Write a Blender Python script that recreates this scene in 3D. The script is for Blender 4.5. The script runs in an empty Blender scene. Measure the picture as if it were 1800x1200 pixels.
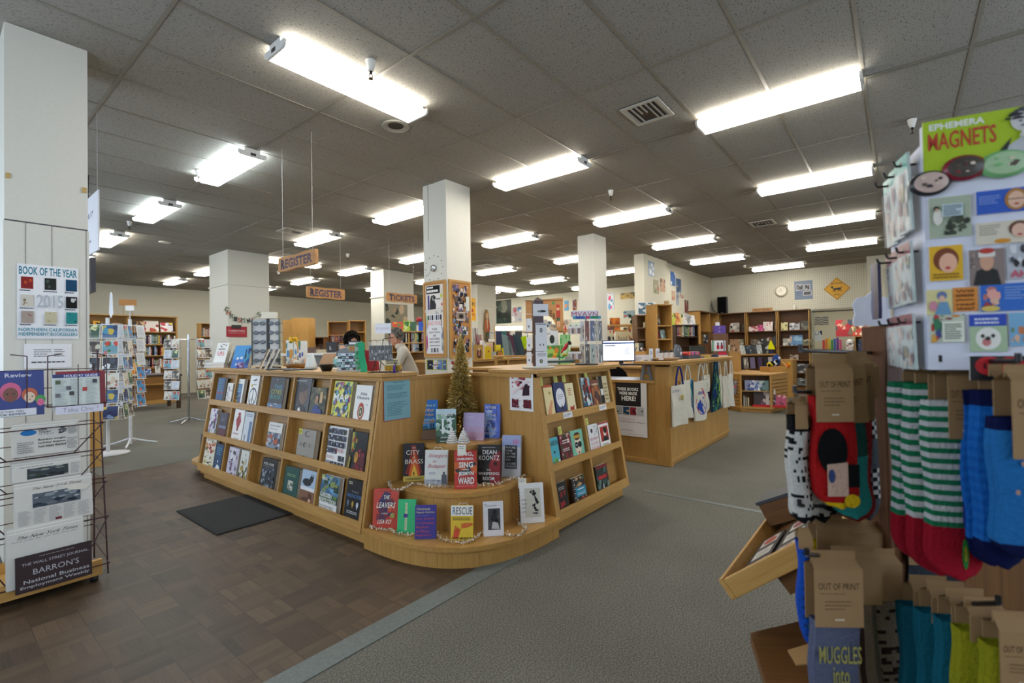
import bpy,math,random
from mathutils import Matrix,Vector
PI=math.pi;OX,OY,OZ,NX,NZ=(('ffffff',a)for a in('oakx','oaky','oakz','brownx','brownz'))
D=bpy.data;S=bpy.context.scene;COL=S.collection
# ---------------------------------------------------------------- camera
FPX=845.0;CX,CY=900.0,600.0;EYE=1.25
PSI=math.radians(38.9);PITCH=.0142;ROLL=-.0165
Fv=Vector((math.cos(PSI)*math.cos(PITCH),math.sin(PSI)*math.cos(PITCH),math.sin(PITCH)))
_r=Vector((math.sin(PSI),-math.cos(PSI),0));_u=_r.cross(Fv)
Rv=_r*math.cos(ROLL)+_u*math.sin(ROLL);Uv=_u*math.cos(ROLL)-_r*math.sin(ROLL)
C0=Vector((0,0,EYE))
cd=D.cameras.new('camera');cam=D.objects.new('camera',cd);COL.objects.link(cam)
cd.sensor_width=36;cd.lens=FPX/1800*36;cd.clip_start=.05;cd.clip_end=80
m3=Matrix((Rv,Uv,-Fv)).transposed();cam.matrix_world=Matrix.Translation(C0)@m3.to_4x4()
cd.dof.use_dof=True;cd.dof.focus_distance=3.4;cd.dof.aperture_fstop=3.2
S.camera=cam
# ---------------------------------------------------------------- light and exposure
S.view_settings.view_transform='Standard';S.view_settings.look='None'
S.view_settings.gamma=1;S.view_settings.use_curve_mapping=False
S.view_settings.exposure=1.2
LAMP=10.0 # strength of the fluorescent lenses
DAY=1.6 # daylight outside the shop windows
w=D.worlds.new('daylight');S.world=w;w.use_nodes=True
bg=w.node_tree.nodes['Background'];bg.inputs[0].default_value=(.72,.84,1,1);bg.inputs[1].default_value=DAY
S.cycles.max_bounces=8;S.cycles.diffuse_bounces=4;S.cycles.sample_clamp_indirect=6
# ---------------------------------------------------------------- pixel helpers (photo frame 1800x1200) giving real positions on real planes
def ray(x,y):return Fv+Rv*((x-CX)/FPX)+Uv*((CY-y)/FPX)
def onZ(x,y,z):r=ray(x,y);return C0+r*((z-EYE)/r.z)
def onX(x,y,X):r=ray(x,y);return C0+r*(X/r.x)
def onY(x,y,Y):r=ray(x,y);return C0+r*(Y/r.y)
def at(x,y,k):return C0+ray(x,y)*k
# ---------------------------------------------------------------- colour and materials
def lin(c):
    if isinstance(c,str):
        c=c if len(c)==6 else'ffffff';c=[int(c[i:i+2],16)/255 for i in(0,2,4)]
    return tuple((v/12.92 if v<=.04045 else((v+.055)/1.055)**2.4)for v in c[:3])+(1.0,)
MATS={}
def nodes(name):
    m=D.materials.new(name);m.use_nodes=True;nt=m.node_tree
    return m,nt,nt.nodes['Principled BSDF'],nt.nodes.new,nt.links.new
def print_mat(name,rough,metal=0,spec=.5,bump=0,trans=0,vary=.06,nscale=40):
    m,nt,b,N,L=nodes(name)
    a=N('ShaderNodeAttribute');a.attribute_name='Col'
    tc=N('ShaderNodeTexCoord');nz=N('ShaderNodeTexNoise');nz.inputs['Scale'].default_value=nscale
    L(tc.outputs['Object'],nz.inputs['Vector'])
    mr=N('ShaderNodeMapRange');mr.inputs['To Min'].default_value=1-vary;mr.inputs['To Max'].default_value=1+vary
    L(nz.outputs['Fac'],mr.inputs['Value'])
    mx=N('ShaderNodeMix');mx.data_type='RGBA';mx.blend_type='MULTIPLY';mx.inputs[0].default_value=1
    L(a.outputs['Color'],mx.inputs[6]);L(mr.outputs[0],mx.inputs[7]);L(mx.outputs[2],b.inputs['Base Color'])
    b.inputs['Roughness'].default_value=rough;b.inputs['Metallic'].default_value=metal
    b.inputs['Specular IOR Level'].default_value=spec
    if trans:b.inputs['Transmission Weight'].default_value=trans
    if bump:
        bp=N('ShaderNodeBump');bp.inputs['Strength'].default_value=bump;bp.inputs['Distance'].default_value=.003
        L(nz.outputs['Fac'],bp.inputs['Height']);L(bp.outputs[0],b.inputs['Normal'])
    MATS[name]=m;return m
print_mat('gloss',.28);print_mat('satin',.42);print_mat('paper',.75,spec=.2,vary=.04)
print_mat('cloth',.95,spec=.1,bump=.6,nscale=500,vary=.12);print_mat('metal',.3,1,vary=.04)
print_mat('wire',.4,.2);print_mat('plastic',.35);print_mat('foil',.3,.45,vary=.2);print_mat('skin',.55,vary=.05)
print_mat('knit',.95,spec=.1,bump=1,nscale=160,vary=.18)
def wood_mat(name,axis,c1,c2,c3,rough=.42):
    m,nt,b,N,L=nodes(name)
    tc=N('ShaderNodeTexCoord');mp=N('ShaderNodeMapping');L(tc.outputs['Object'],mp.inputs[0])
    sc=[34,34,34];sc[axis]=1.6;mp.inputs['Scale'].default_value=sc
    n1=N('ShaderNodeTexNoise');n1.inputs['Scale'].default_value=1;n1.inputs['Detail'].default_value=6;n1.inputs['Roughness'].default_value=.65
    L(mp.outputs[0],n1.inputs['Vector'])
    mp2=N('ShaderNodeMapping');L(tc.outputs['Object'],mp2.inputs[0]);s2=[160,160,160];s2[axis]=5;mp2.inputs['Scale'].default_value=s2
    n2=N('ShaderNodeTexNoise');n2.inputs['Scale'].default_value=1;n2.inputs['Detail'].default_value=2;L(mp2.outputs[0],n2.inputs['Vector'])
    n3=N('ShaderNodeTexNoise');n3.inputs['Scale'].default_value=1.3;L(tc.outputs['Object'],n3.inputs['Vector'])
    cr=N('ShaderNodeValToRGB');e=cr.color_ramp.elements;e[0].position=.3;e[0].color=lin(c1);e[1].position=.7;e[1].color=lin(c2)
    L(n1.outputs['Fac'],cr.inputs[0])
    r2=N('ShaderNodeMapRange');r2.inputs['From Min'].default_value=.52;r2.inputs['From Max'].default_value=.72;L(n2.outputs['Fac'],r2.inputs['Value'])
    mx=N('ShaderNodeMix');mx.data_type='RGBA';L(r2.outputs[0],mx.inputs[0]);mx.inputs[7].default_value=lin(c3);L(cr.outputs[0],mx.inputs[6])
    fm=N('ShaderNodeMath');fm.operation='MULTIPLY';fm.inputs[1].default_value=.55;L(r2.outputs[0],fm.inputs[0]);L(fm.outputs[0],mx.inputs[0])
    mm=N('ShaderNodeMix');mm.data_type='RGBA';mm.blend_type='MULTIPLY';mm.inputs[0].default_value=1
    mr=N('ShaderNodeMapRange');mr.inputs['To Min'].default_value=.85;mr.inputs['To Max'].default_value=1.12;L(n3.outputs['Fac'],mr.inputs['Value'])
    L(mx.outputs[2],mm.inputs[6]);L(mr.outputs[0],mm.inputs[7]);L(mm.outputs[2],b.inputs['Base Color'])
    b.inputs['Roughness'].default_value=rough;b.inputs['Specular IOR Level'].default_value=.4
    MATS[name]=m
OAK=('c69b58','b48646','936730')
for a,n in((0,'oakx'),(1,'oaky'),(2,'oakz')):wood_mat(n,a,*OAK)
for a,n in((0,'shelfx'),(2,'shelfz')):wood_mat(n,a,'ad8449','9c743c','80592b')
for a,n in((0,'brownx'),(2,'brownz')):wood_mat(n,a,'7a532c','694422','4f3018')
wood_mat('darkz',2,'4d3524','412a1a','2c1b10');wood_mat('postz',2,'6f4726','5f3a1d','3c2110',.5);wood_mat('pine',0,'d0a560','c08f48','a87a3a',.5)
def solid(name,c,rough=.6,bump=0,nscale=30,vary=.05,metal=0,spec=.5,dist=.004):
    m,nt,b,N,L=nodes(name)
    tc=N('ShaderNodeTexCoord');nz=N('ShaderNodeTexNoise');nz.inputs['Scale'].default_value=nscale;nz.inputs['Detail'].default_value=5;L(tc.outputs['Object'],nz.inputs['Vector'])
    cr=N('ShaderNodeValToRGB');e=cr.color_ramp.elements;c=lin(c)
    e[0].position=.3;e[0].color=tuple(v*(1-vary)for v in c[:3])+(1,);e[1].position=.7;e[1].color=tuple(min(1,v*(1+vary))for v in c[:3])+(1,)
    L(nz.outputs['Fac'],cr.inputs[0]);L(cr.outputs[0],b.inputs['Base Color'])
    b.inputs['Roughness'].default_value=rough;b.inputs['Metallic'].default_value=metal;b.inputs['Specular IOR Level'].default_value=spec
    if bump:
        bp=N('ShaderNodeBump');bp.inputs['Strength'].default_value=bump;bp.inputs['Distance'].default_value=dist;L(nz.outputs['Fac'],bp.inputs['Height']);L(bp.outputs[0],b.inputs['Normal'])
    MATS[name]=m;return m
solid('wallpaint','d9d6c4',.7,.15,60,.02);solid('pillarpaint','d6d5ca',.5,.1,50,.02);solid('housing','e0e0dc',.4)
solid('black','141416',.45);solid('rubber','2b2b2b',.85,.4,200,.2);solid('tbar','817c70',.5)  # tbar: shade on the ceiling bars is put into this brownish grey
solid('blackmetal','1b191b',.35,metal=.3);solid('maroonwire','3a1c24',.35,metal=.3);solid('chrome','b9bcc0',.15,metal=1);solid('whitemetal','d8dadd',.3);solid('strip','6d736f',.5,.3,90,.15)
solid('grille','b5b2a8',.5)
def glass_mat():
    m,nt,b,N,L=nodes('clear');b.inputs['Transmission Weight'].default_value=1;b.inputs['Roughness'].default_value=.05;b.inputs['IOR'].default_value=1.3
    nz=N('ShaderNodeTexNoise');nz.inputs['Scale'].default_value=20;mr=N('ShaderNodeMapRange');mr.inputs['To Min'].default_value=.03;mr.inputs['To Max'].default_value=.12
    L(nz.outputs['Fac'],mr.inputs['Value']);L(mr.outputs[0],b.inputs['Roughness']);MATS['clear']=m
glass_mat()
def film_mat():
    m,nt,b,N,L=nodes('film');b.inputs['Base Color'].default_value=(.9,.92,.95,1);b.inputs['Alpha'].default_value=.22;b.inputs['Roughness'].default_value=.12
    nz=N('ShaderNodeTexNoise');nz.inputs['Scale'].default_value=60;mr=N('ShaderNodeMapRange');mr.inputs['To Min'].default_value=.05;mr.inputs['To Max'].default_value=.2
    L(nz.outputs['Fac'],mr.inputs['Value']);L(mr.outputs[0],b.inputs['Alpha']);MATS['film']=m
film_mat()
def emit(name,c,s,noise=False):
    m,nt,b,N,L=nodes(name);b.inputs['Base Color'].default_value=(.8,.8,.8,1);b.inputs['Emission Color'].default_value=c;b.inputs['Emission Strength'].default_value=s
    MATS[name]=m;return m
emit('lamp_warm',(1,.94,.84,1),LAMP);emit('lamp_cool',(.80,.93,1,1),LAMP)
def ceiling_mat():
    m,nt,b,N,L=nodes('ceilingtile')
    tc=N('ShaderNodeTexCoord');mp=N('ShaderNodeMapping');L(tc.outputs['Object'],mp.inputs[0]);mp.inputs['Scale'].default_value=(60,150,60)
    n1=N('ShaderNodeTexNoise');n1.inputs['Scale'].default_value=1;n1.inputs['Detail'].default_value=3;n1.inputs['Distortion'].default_value=.8;L(mp.outputs[0],n1.inputs['Vector'])
    cr=N('ShaderNodeValToRGB');e=cr.color_ramp.elements;e[0].position=.33;e[0].color=lin('625d56');e[1].position=.43;e[1].color=lin('9a978f')
    L(n1.outputs['Fac'],cr.inputs[0])
    n2=N('ShaderNodeTexNoise');n2.inputs['Scale'].default_value=.9;n2.inputs['Detail'].default_value=4;L(tc.outputs['Object'],n2.inputs['Vector'])
    mr=N('ShaderNodeMapRange');mr.inputs['To Min'].default_value=.86;mr.inputs['To Max'].default_value=1.1;L(n2.outputs['Fac'],mr.inputs['Value'])
    mx=N('ShaderNodeMix');mx.data_type='RGBA';mx.blend_type='MULTIPLY';mx.inputs[0].default_value=1;L(cr.outputs[0],mx.inputs[6]);L(mr.outputs[0],mx.inputs[7])
    L(mx.outputs[2],b.inputs['Base Color']);b.inputs['Roughness'].default_value=.95;b.inputs['Specular IOR Level'].default_value=.1
    bp=N('ShaderNodeBump');bp.inputs['Strength'].default_value=.5;bp.inputs['Distance'].default_value=.003;L(n1.outputs['Fac'],bp.inputs['Height']);L(bp.outputs[0],b.inputs['Normal'])
    MATS['ceilingtile']=m
ceiling_mat()
def carpet_mat():
    m,nt,b,N,L=nodes('carpet')
    tc=N('ShaderNodeTexCoord');n1=N('ShaderNodeTexNoise');n1.inputs['Scale'].default_value=150;n1.inputs['Detail'].default_value=4;L(tc.outputs['Object'],n1.inputs['Vector'])
    n2=N('ShaderNodeTexNoise');n2.inputs['Scale'].default_value=1.6;n2.inputs['Detail'].default_value=5;L(tc.outputs['Object'],n2.inputs['Vector'])
    n3=N('ShaderNodeTexVoronoi');n3.inputs['Scale'].default_value=1.7;L(tc.outputs['Object'],n3.inputs['Vector'])
    cr=N('ShaderNodeValToRGB');e=cr.color_ramp.elements;e[0].position=.3;e[0].color=lin('504e47');e[1].position=.7;e[1].color=lin('939085');L(n1.outputs['Fac'],cr.inputs[0])
    mr=N('ShaderNodeMapRange');mr.inputs['To Min'].default_value=.75;mr.inputs['To Max'].default_value=1.15;L(n2.outputs['Fac'],mr.inputs['Value'])
    mx=N('ShaderNodeMix');mx.data_type='RGBA';mx.blend_type='MULTIPLY';mx.inputs[0].default_value=1;L(cr.outputs[0],mx.inputs[6]);L(mr.outputs[0],mx.inputs[7])
    sp=N('ShaderNodeMapRange');sp.inputs['From Min'].default_value=.012;sp.inputs['From Max'].default_value=.03;sp.inputs['To Min'].default_value=.35;L(n3.outputs['Distance'],sp.inputs['Value'])
    m2=N('ShaderNodeMix');m2.data_type='RGBA';m2.blend_type='MULTIPLY';m2.inputs[0].default_value=1;L(mx.outputs[2],m2.inputs[6]);L(sp.outputs[0],m2.inputs[7])
    L(m2.outputs[2],b.inputs['Base Color']);b.inputs['Roughness'].default_value=1;b.inputs['Specular IOR Level'].default_value=.05
    bp=N('ShaderNodeBump');bp.inputs['Strength'].default_value=.7;bp.inputs['Distance'].default_value=.004;L(n1.outputs['Fac'],bp.inputs['Height']);L(bp.outputs[0],b.inputs['Normal'])
    MATS['carpet']=m
carpet_mat()
def parquet_mat():
    # squares of 0.165 m, each of four strips, turned a quarter from one square to the next
    m,nt,b,N,L=nodes('parquet')
    tc=N('ShaderNodeTexCoord');sep=N('ShaderNodeSeparateXYZ');L(tc.outputs['Object'],sep.inputs[0])
    def M(op,a,c=None):
        n=N('ShaderNodeMath');n.operation=op
        for i,v in enumerate((a,c)):
            if v is None:continue
            if isinstance(v,(int,float)):n.inputs[i].default_value=v
            else:L(v,n.inputs[i])
        return n.outputs[0]
    s=1/.165
    u,v=M('MULTIPLY',sep.outputs[0],s),M('MULTIPLY',sep.outputs[1],s)
    iu,iv=M('FLOOR',u),M('FLOOR',v)
    chk=M('ABSOLUTE',M('MODULO',M('ADD',iu,iv),2))
    fu,fv=M('SUBTRACT',u,iu),M('SUBTRACT',v,iv)
    def mixf(f,a,c):return M('ADD',M('MULTIPLY',a,M('SUBTRACT',1,f)),M('MULTIPLY',c,f))
    across=mixf(chk,fu,fv)
    st=M('MULTIPLY',across,4);ist=M('FLOOR',st);fst=M('SUBTRACT',st,ist)
    cb=N('ShaderNodeCombineXYZ');L(iu,cb.inputs[0]);L(iv,cb.inputs[1]);L(ist,cb.inputs[2])
    wn=N('ShaderNodeTexWhiteNoise');L(cb.outputs[0],wn.inputs['Vector'])
    cb2=N('ShaderNodeCombineXYZ');L(iu,cb2.inputs[0]);L(iv,cb2.inputs[1]);wn2=N('ShaderNodeTexWhiteNoise');L(cb2.outputs[0],wn2.inputs['Vector'])
    # edges
    def edge(f,wdt):return M('LESS_THAN',M('MINIMUM',f,M('SUBTRACT',1,f)),wdt)
    sq=M('MAXIMUM',edge(fu,.014),edge(fv,.014));es=M('MULTIPLY',edge(fst,.03),.5)
    gap=M('MAXIMUM',sq,es)
    # grain
    gu=mixf(chk,M('MULTIPLY',u,22),M('MULTIPLY',u,1.5));gv=mixf(chk,M('MULTIPLY',v,1.5),M('MULTIPLY',v,22))
    cg=N('ShaderNodeCombineXYZ');L(gu,cg.inputs[0]);L(gv,cg.inputs[1]);ng=N('ShaderNodeTexNoise');ng.inputs['Scale'].default_value=1;ng.inputs['Detail'].default_value=4;L(cg.outputs[0],ng.inputs['Vector'])
    big=N('ShaderNodeTexNoise');big.inputs['Scale'].default_value=1.1;big.inputs['Detail'].default_value=6;L(tc.outputs['Object'],big.inputs['Vector'])
    val=M('ADD',M('MULTIPLY',wn.outputs['Value'],.28),M('ADD',M('MULTIPLY',wn2.outputs['Value'],.3),M('MULTIPLY',ng.outputs['Fac'],.55)))
    cr=N('ShaderNodeValToRGB');e=cr.color_ramp.elements;e[0].position=.15;e[0].color=lin('33271a');e[1].position=.95;e[1].color=lin('65503a')
    L(val,cr.inputs[0])
    mr=N('ShaderNodeMapRange');mr.inputs['From Min'].default_value=.3;mr.inputs['From Max'].default_value=.7;mr.inputs['To Min'].default_value=.7;mr.inputs['To Max'].default_value=1.25;L(big.outputs['Fac'],mr.inputs['Value'])
    mx=N('ShaderNodeMix');mx.data_type='RGBA';mx.blend_type='MULTIPLY';mx.inputs[0].default_value=1;L(cr.outputs[0],mx.inputs[6]);L(mr.outputs[0],mx.inputs[7])
    mg=N('ShaderNodeMix');mg.data_type='RGBA';L(M('MULTIPLY',gap,M('MULTIPLY',wn2.outputs['Value'],.8)),mg.inputs[0]);L(mx.outputs[2],mg.inputs[6]);mg.inputs[7].default_value=lin('2e2217')
    L(mg.outputs[2],b.inputs['Base Color'])
    r=N('ShaderNodeMapRange');r.inputs['To Min'].default_value=.38;r.inputs['To Max'].default_value=.62;L(big.outputs['Fac'],r.inputs['Value']);L(r.outputs[0],b.inputs['Roughness'])
    bp=N('ShaderNodeBump');bp.inputs['Strength'].default_value=.25;bp.inputs['Distance'].default_value=.002;L(M('SUBTRACT',1,gap),bp.inputs['Height']);L(bp.outputs[0],b.inputs['Normal'])
    MATS['parquet']=m
parquet_mat()
def peg_mat():
    m,nt,b,N,L=nodes('pegboard')
    tc=N('ShaderNodeTexCoord');vm=N('ShaderNodeVectorMath');vm.operation='SCALE';vm.inputs['Scale'].default_value=1/.0508;L(tc.outputs['Object'],vm.inputs[0])
    fr=N('ShaderNodeVectorMath');fr.operation='FRACTION';L(vm.outputs[0],fr.inputs[0]);sp=N('ShaderNodeSeparateXYZ');L(fr.outputs[0],sp.inputs[0])
    def M(op,a,c):
        n=N('ShaderNodeMath');n.operation=op
        for i,v in enumerate((a,c)):
            if isinstance(v,(int,float)):n.inputs[i].default_value=v
            else:L(v,n.inputs[i])
        return n.outputs[0]
    dy=M('SUBTRACT',sp.outputs[1],.5);dz=M('SUBTRACT',sp.outputs[2],.5)
    d=M('ADD',M('MULTIPLY',dy,dy),M('MULTIPLY',dz,dz));h=M('LESS_THAN',d,.02)
    mx=N('ShaderNodeMix');mx.data_type='RGBA';L(h,mx.inputs[0]);mx.inputs[6].default_value=lin('d3d0bf');mx.inputs[7].default_value=lin('5a584e');L(mx.outputs[2],b.inputs['Base Color'])
    b.inputs['Roughness'].default_value=.7;MATS['pegboard']=m
peg_mat()
# ---------------------------------------------------------------- mesh builder
def seg_frame(p0,p1):
    d=(p1-p0);L=d.length;d=d.normalized();a=Vector((0,0,1))if abs(d.z)<.9 else Vector((1,0,0))
    u=d.cross(a).normalized();return u,d.cross(u),d,L
class MB:
    def __init__(s):s.v=[];s.f=[];s.c=[];s.m=[];s.sm=[];s.M=Matrix.Identity(4)
    def add(s,vs,fs,col='808080',mat='satin',smooth=False):
        o=len(s.v);s.v+=[tuple(s.M@Vector(p))for p in vs];c=lin(col)
        for f in fs:s.f.append(tuple(i+o for i in f));s.c.append(c);s.m.append(mat);s.sm.append(smooth)
        return s
    def box(s,x0,x1,y0,y1,z0,z1,col='808080',mat='satin'):
        v=[(x0,y0,z0),(x1,y0,z0),(x1,y1,z0),(x0,y1,z0),(x0,y0,z1),(x1,y0,z1),(x1,y1,z1),(x0,y1,z1)]
        return s.add(v,[(0,3,2,1),(4,5,6,7),(0,1,5,4),(1,2,6,5),(2,3,7,6),(3,0,4,7)],col,mat)
    def prism(s,pts,a0,a1,axis='y',col='808080',mat='satin',smooth=False):
        n=len(pts)
        def P(p,a):return{'x':(a,p[0],p[1]),'y':(p[0],a,p[1]),'z':(p[0],p[1],a)}[axis]
        v=[P(p,a0)for p in pts]+[P(p,a1)for p in pts]
        s.add(v,[(i,(i+1)%n,n+(i+1)%n,n+i)for i in range(n)],col,mat,smooth)
        return s.add(v,[tuple(range(n))[::-1],tuple(range(n,2*n))],col,mat)
    def cyl(s,p0,p1,r0,r1=None,n=10,col='808080',mat='satin',cap=True):
        p0,p1=Vector(p0),Vector(p1);r1=r0 if r1 is None else r1;u,w_,d,L=seg_frame(p0,p1)
        v=[]
        for p,r in((p0,r0),(p1,r1)):
            for i in range(n):
                a=2*PI*i/n;v.append(tuple(p+u*(r*math.cos(a))+w_*(r*math.sin(a))))
        s.add(v,[(i,(i+1)%n,n+(i+1)%n,n+i)for i in range(n)],col,mat,n>5)
        if cap:s.add(v,[tuple(range(n))[::-1],tuple(range(n,2*n))],col,mat)
        return s
    def tube(s,pts,r,n=6,col='808080',mat='wire'):
        for a,b in zip(pts,pts[1:]):s.cyl(a,b,r,r,n,col,mat)
        return s
    def lathe(s,prof,c=(0,0,0),n=20,col='808080',mat='satin',smooth=True):
        v=[];k=len(prof)
        for i in range(n):
            a=2*PI*i/n
            for r,z in prof:v.append((c[0]+r*math.cos(a),c[1]+r*math.sin(a),c[2]+z))
        return s.add(v,[(i*k+j,((i+1)%n)*k+j,((i+1)%n)*k+j+1,i*k+j+1)for i in range(n)for j in range(k-1)],col,mat,smooth)
    def ball(s,c,rx,ry=None,rz=None,n=12,col='808080',mat='satin'):
        ry=rx if ry is None else ry;rz=rx if rz is None else rz;v=[];k=n//2+1
        for i in range(n):
            a=2*PI*i/n
            for j in range(k):
                t=PI*j/(k-1);v.append((c[0]+rx*math.sin(t)*math.cos(a),c[1]+ry*math.sin(t)*math.sin(a),c[2]+rz*math.cos(t)))
        return s.add(v,[(i*k+j,i*k+j+1,((i+1)%n)*k+j+1,((i+1)%n)*k+j)for i in range(n)for j in range(k-1)],col,mat,True)
    def build(s,name,parent=None,bevel=0,mx=None):
        me=D.meshes.new(name);me.from_pydata(s.v,[],s.f);ms=[]
        for x in s.m:
            if x not in ms:ms.append(x)
        for x in ms:me.materials.append(MATS[x])
        me.polygons.foreach_set('material_index',[ms.index(x)for x in s.m]);me.polygons.foreach_set('use_smooth',s.sm)
        ca=me.color_attributes.new('Col','FLOAT_COLOR','CORNER');buf=[]
        for f,c in zip(s.f,s.c):buf+=list(c)*len(f)
        ca.data.foreach_set('color',buf);me.update()
        o=D.objects.new(name,me);COL.objects.link(o)
        if parent:o.parent=parent
        if mx is not None:o.matrix_world=mx
        if bevel:
            b=o.modifiers.new('edge','BEVEL');b.width=bevel;b.segments=2;b.limit_method='ANGLE';b.angle_limit=.9
        return o
USED={}
def tag(o,label,cat,group=None):
    o['label']=label;o['category']=cat
    if group:o['group']=group
    USED.setdefault(label,[]).append(o);return o
def struct(o,label=None):
    o['kind']='structure'
    if label:o['label']=label
    return o
def thing(name,label,cat,loc=(0,0,0),rz=0,group=None):
    o=D.objects.new(name,None);COL.objects.link(o);o.location=loc;o.rotation_euler=(0,0,rz);o.empty_display_size=.1
    return tag(o,label,cat,group)
def TRS(loc,rz=0,tilt=0,roll=0): # tilt > 0 leans the top backwards
    return Matrix.Translation(Vector(loc))@Matrix.Rotation(rz,4,'Z')@Matrix.Rotation(-tilt,4,'X')@Matrix.Rotation(roll,4,'Y')
def dup(root,mx=None,label=None,group=None):
    r=root.copy();COL.objects.link(r)
    if mx is not None:r.matrix_world=mx
    if label:r['label']=label;USED.setdefault(label,[]).append(r)
    if group:r['group']=group
    for ch in list(root.children):
        c=ch.copy();COL.objects.link(c);c.parent=r
        for g in ch.children:d=g.copy();COL.objects.link(d);d.parent=c
    return r
def part(name,parent,fn,bevel=0,label=None):
    m=MB();fn(m);o=m.build(name,parent,bevel)
    if label:o['label']=label
    return o
def bpart(name,parent,x0,x1,y0,y1,z0,z1,mat,col='808080',bevel=.002):
    return MB().box(x0,x1,y0,y1,z0,z1,col,mat).build(name,parent,bevel)
# ---------------------------------------------------------------- lettering and cover art: thin ink layers inside an object's own mesh
TXT={}
def glyphs(s,bold=0):
    k=(s,bold)
    if k not in TXT:
        cu=D.curves.new('t','FONT');cu.body=s;cu.resolution_u=2;cu.offset=bold;cu.fill_mode='FRONT';cu.align_x='LEFT'
        ob=D.objects.new('t',cu);COL.objects.link(ob);dg=bpy.context.evaluated_depsgraph_get();ev=ob.evaluated_get(dg);me=ev.to_mesh()
        v=[(p.co.x,p.co.y)for p in me.vertices];f=[tuple(p.vertices)for p in me.polygons];ev.to_mesh_clear()
        D.objects.remove(ob);D.curves.remove(cu)
        if not v:v=[(0,0),(1,0),(1,1)];f=[]
        x0=min(p[0]for p in v);x1=max(p[0]for p in v);y0=min(p[1]for p in v);y1=max(p[1]for p in v)
        TXT[k]=([((p[0]-x0)/max(1e-6,x1-x0),(p[1]-y0)/max(1e-6,y1-y0))for p in v],f)
    return TXT[k]
class Art:
    """draws on a w x h sheet standing in the local xz plane, printed side towards -y"""
    def __init__(s,mb,w,h,x=0,z=0,y=0,mat='satin',back=False,step=.00035):
        s.mb,s.w,s.h,s.x,s.z,s.y,s.mat,s.n,s.step=mb,w,h,x,z,y,mat,0,step
    def lay(s):s.n+=1;return s.y-s.n*s.step
    def P(s,u,v,y):return(s.x+u*s.w,y,s.z+v*s.h)
    def poly(s,pts,col,mat=None):
        y=s.lay();s.mb.add([s.P(u,v,y)for u,v in pts],[tuple(range(len(pts)))],col,mat or s.mat);return s
    def rect(s,u0,v0,u1,v1,col):return s.poly([(u0,v0),(u1,v0),(u1,v1),(u0,v1)],col)
    def ell(s,u,v,a,b,col,n=14,rot=0):
        c,d=math.cos(rot),math.sin(rot)
        return s.poly([(u+a*math.cos(t)*c-b*math.sin(t)*d,v+b*math.sin(t)*c+a*math.cos(t)*d)for t in(2*PI*i/n for i in range(n))],col)
    def text(s,t,u0,v0,u1,v1,col,bold=.01,slant=0):
        v,f=glyphs(t,bold);y=s.lay()
        s.mb.add([s.P(u0+(p[0]+slant*p[1])*(u1-u0),v0+p[1]*(v1-v0),y)for p in v],f,col,s.mat);return s
    def lines(s,u0,v0,u1,v1,n,col,seed=1,fill=.5):
        r=random.Random(seed);y=s.lay();g=(v1-v0)/n
        for i in range(n):
            a=v1-(i+1)*g+g*(1-fill)/2;e=u1-(u1-u0)*r.random()*.35;x=u0
            while x<e:
                wd=(u1-u0)*r.uniform(.06,.16);x2=min(e,x+wd);s.mb.add([s.P(x,a,y),s.P(x2,a,y),s.P(x2,a+g*fill,y),s.P(x,a+g*fill,y)],[(0,1,2,3)],col,s.mat);x=x2+(u1-u0)*.025
        return s
    def blobs(s,u0,v0,u1,v1,n,pal,seed=1,size=.3):
        r=random.Random(seed)
        for i in range(n):
            y=s.lay()if i%3==0 else s.y-s.n*s.step-.00008*(i%3);a,b=u0+(u1-u0)*r.random(),v0+(v1-v0)*r.random();q=size*r.uniform(.3,1);k=r.randint(5,9);t0=r.random()*6
            pts=[]
            for j in range(k):
                t=t0+2*PI*j/k;rr=q*r.uniform(.6,1.1)
                pts.append((min(u1,max(u0,a+rr*(u1-u0)*math.cos(t))),min(v1,max(v0,b+rr*(v1-v0)*math.sin(t)))))
            s.mb.add([s.P(u,v,y)for u,v in pts],[tuple(range(k))],pal[i%len(pal)],s.mat)
        return s
    def head(s,u,v,q,skin='c08a68',hair='3a2416',shirt='33507a'):
        k=s.w/s.h
        s.poly([(u-q*1.5,v-q*2.6*k),(u-q*.8,v-q*1.3*k),(u+q*.8,v-q*1.3*k),(u+q*1.5,v-q*2.6*k)],shirt)
        s.ell(u,v+q*.2*k,q*.92,q*1.15*k,hair);s.ell(u,v-q*.1*k,q*.68,q*.95*k,skin)
        s.ell(u-q*.28,v,q*.1,q*.07*k,'1a1512',6);s.ell(u+q*.28,v,q*.1,q*.07*k,'1a1512',6);s.ell(u,v-q*.5*k,q*.22,q*.08*k,'8a3f36',8)
        return s
def book(w,h,t,col,spine=None,art=None,name='book',mat='satin',pages='d8d2c2',soft=False):
    """closed book, origin at the middle of its bottom edge, cover towards -y"""
    m=MB();x0,x1=-w/2,w/2;spine=spine or col;b=.0012 if soft else.0026;q=0 if soft else.004
    m.box(x0,x1,0,b,0,h,col,mat);m.box(x0,x1,t-b,t,0,h,col,mat)
    m.box(x0,x0+b,b,t-b,0,h,spine,mat);m.box(x0+b,x1-q,b,t-b,q,h-q,pages,'paper')
    if art:art(Art(m,w,h,x0,0,0,mat))
    return m
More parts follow.
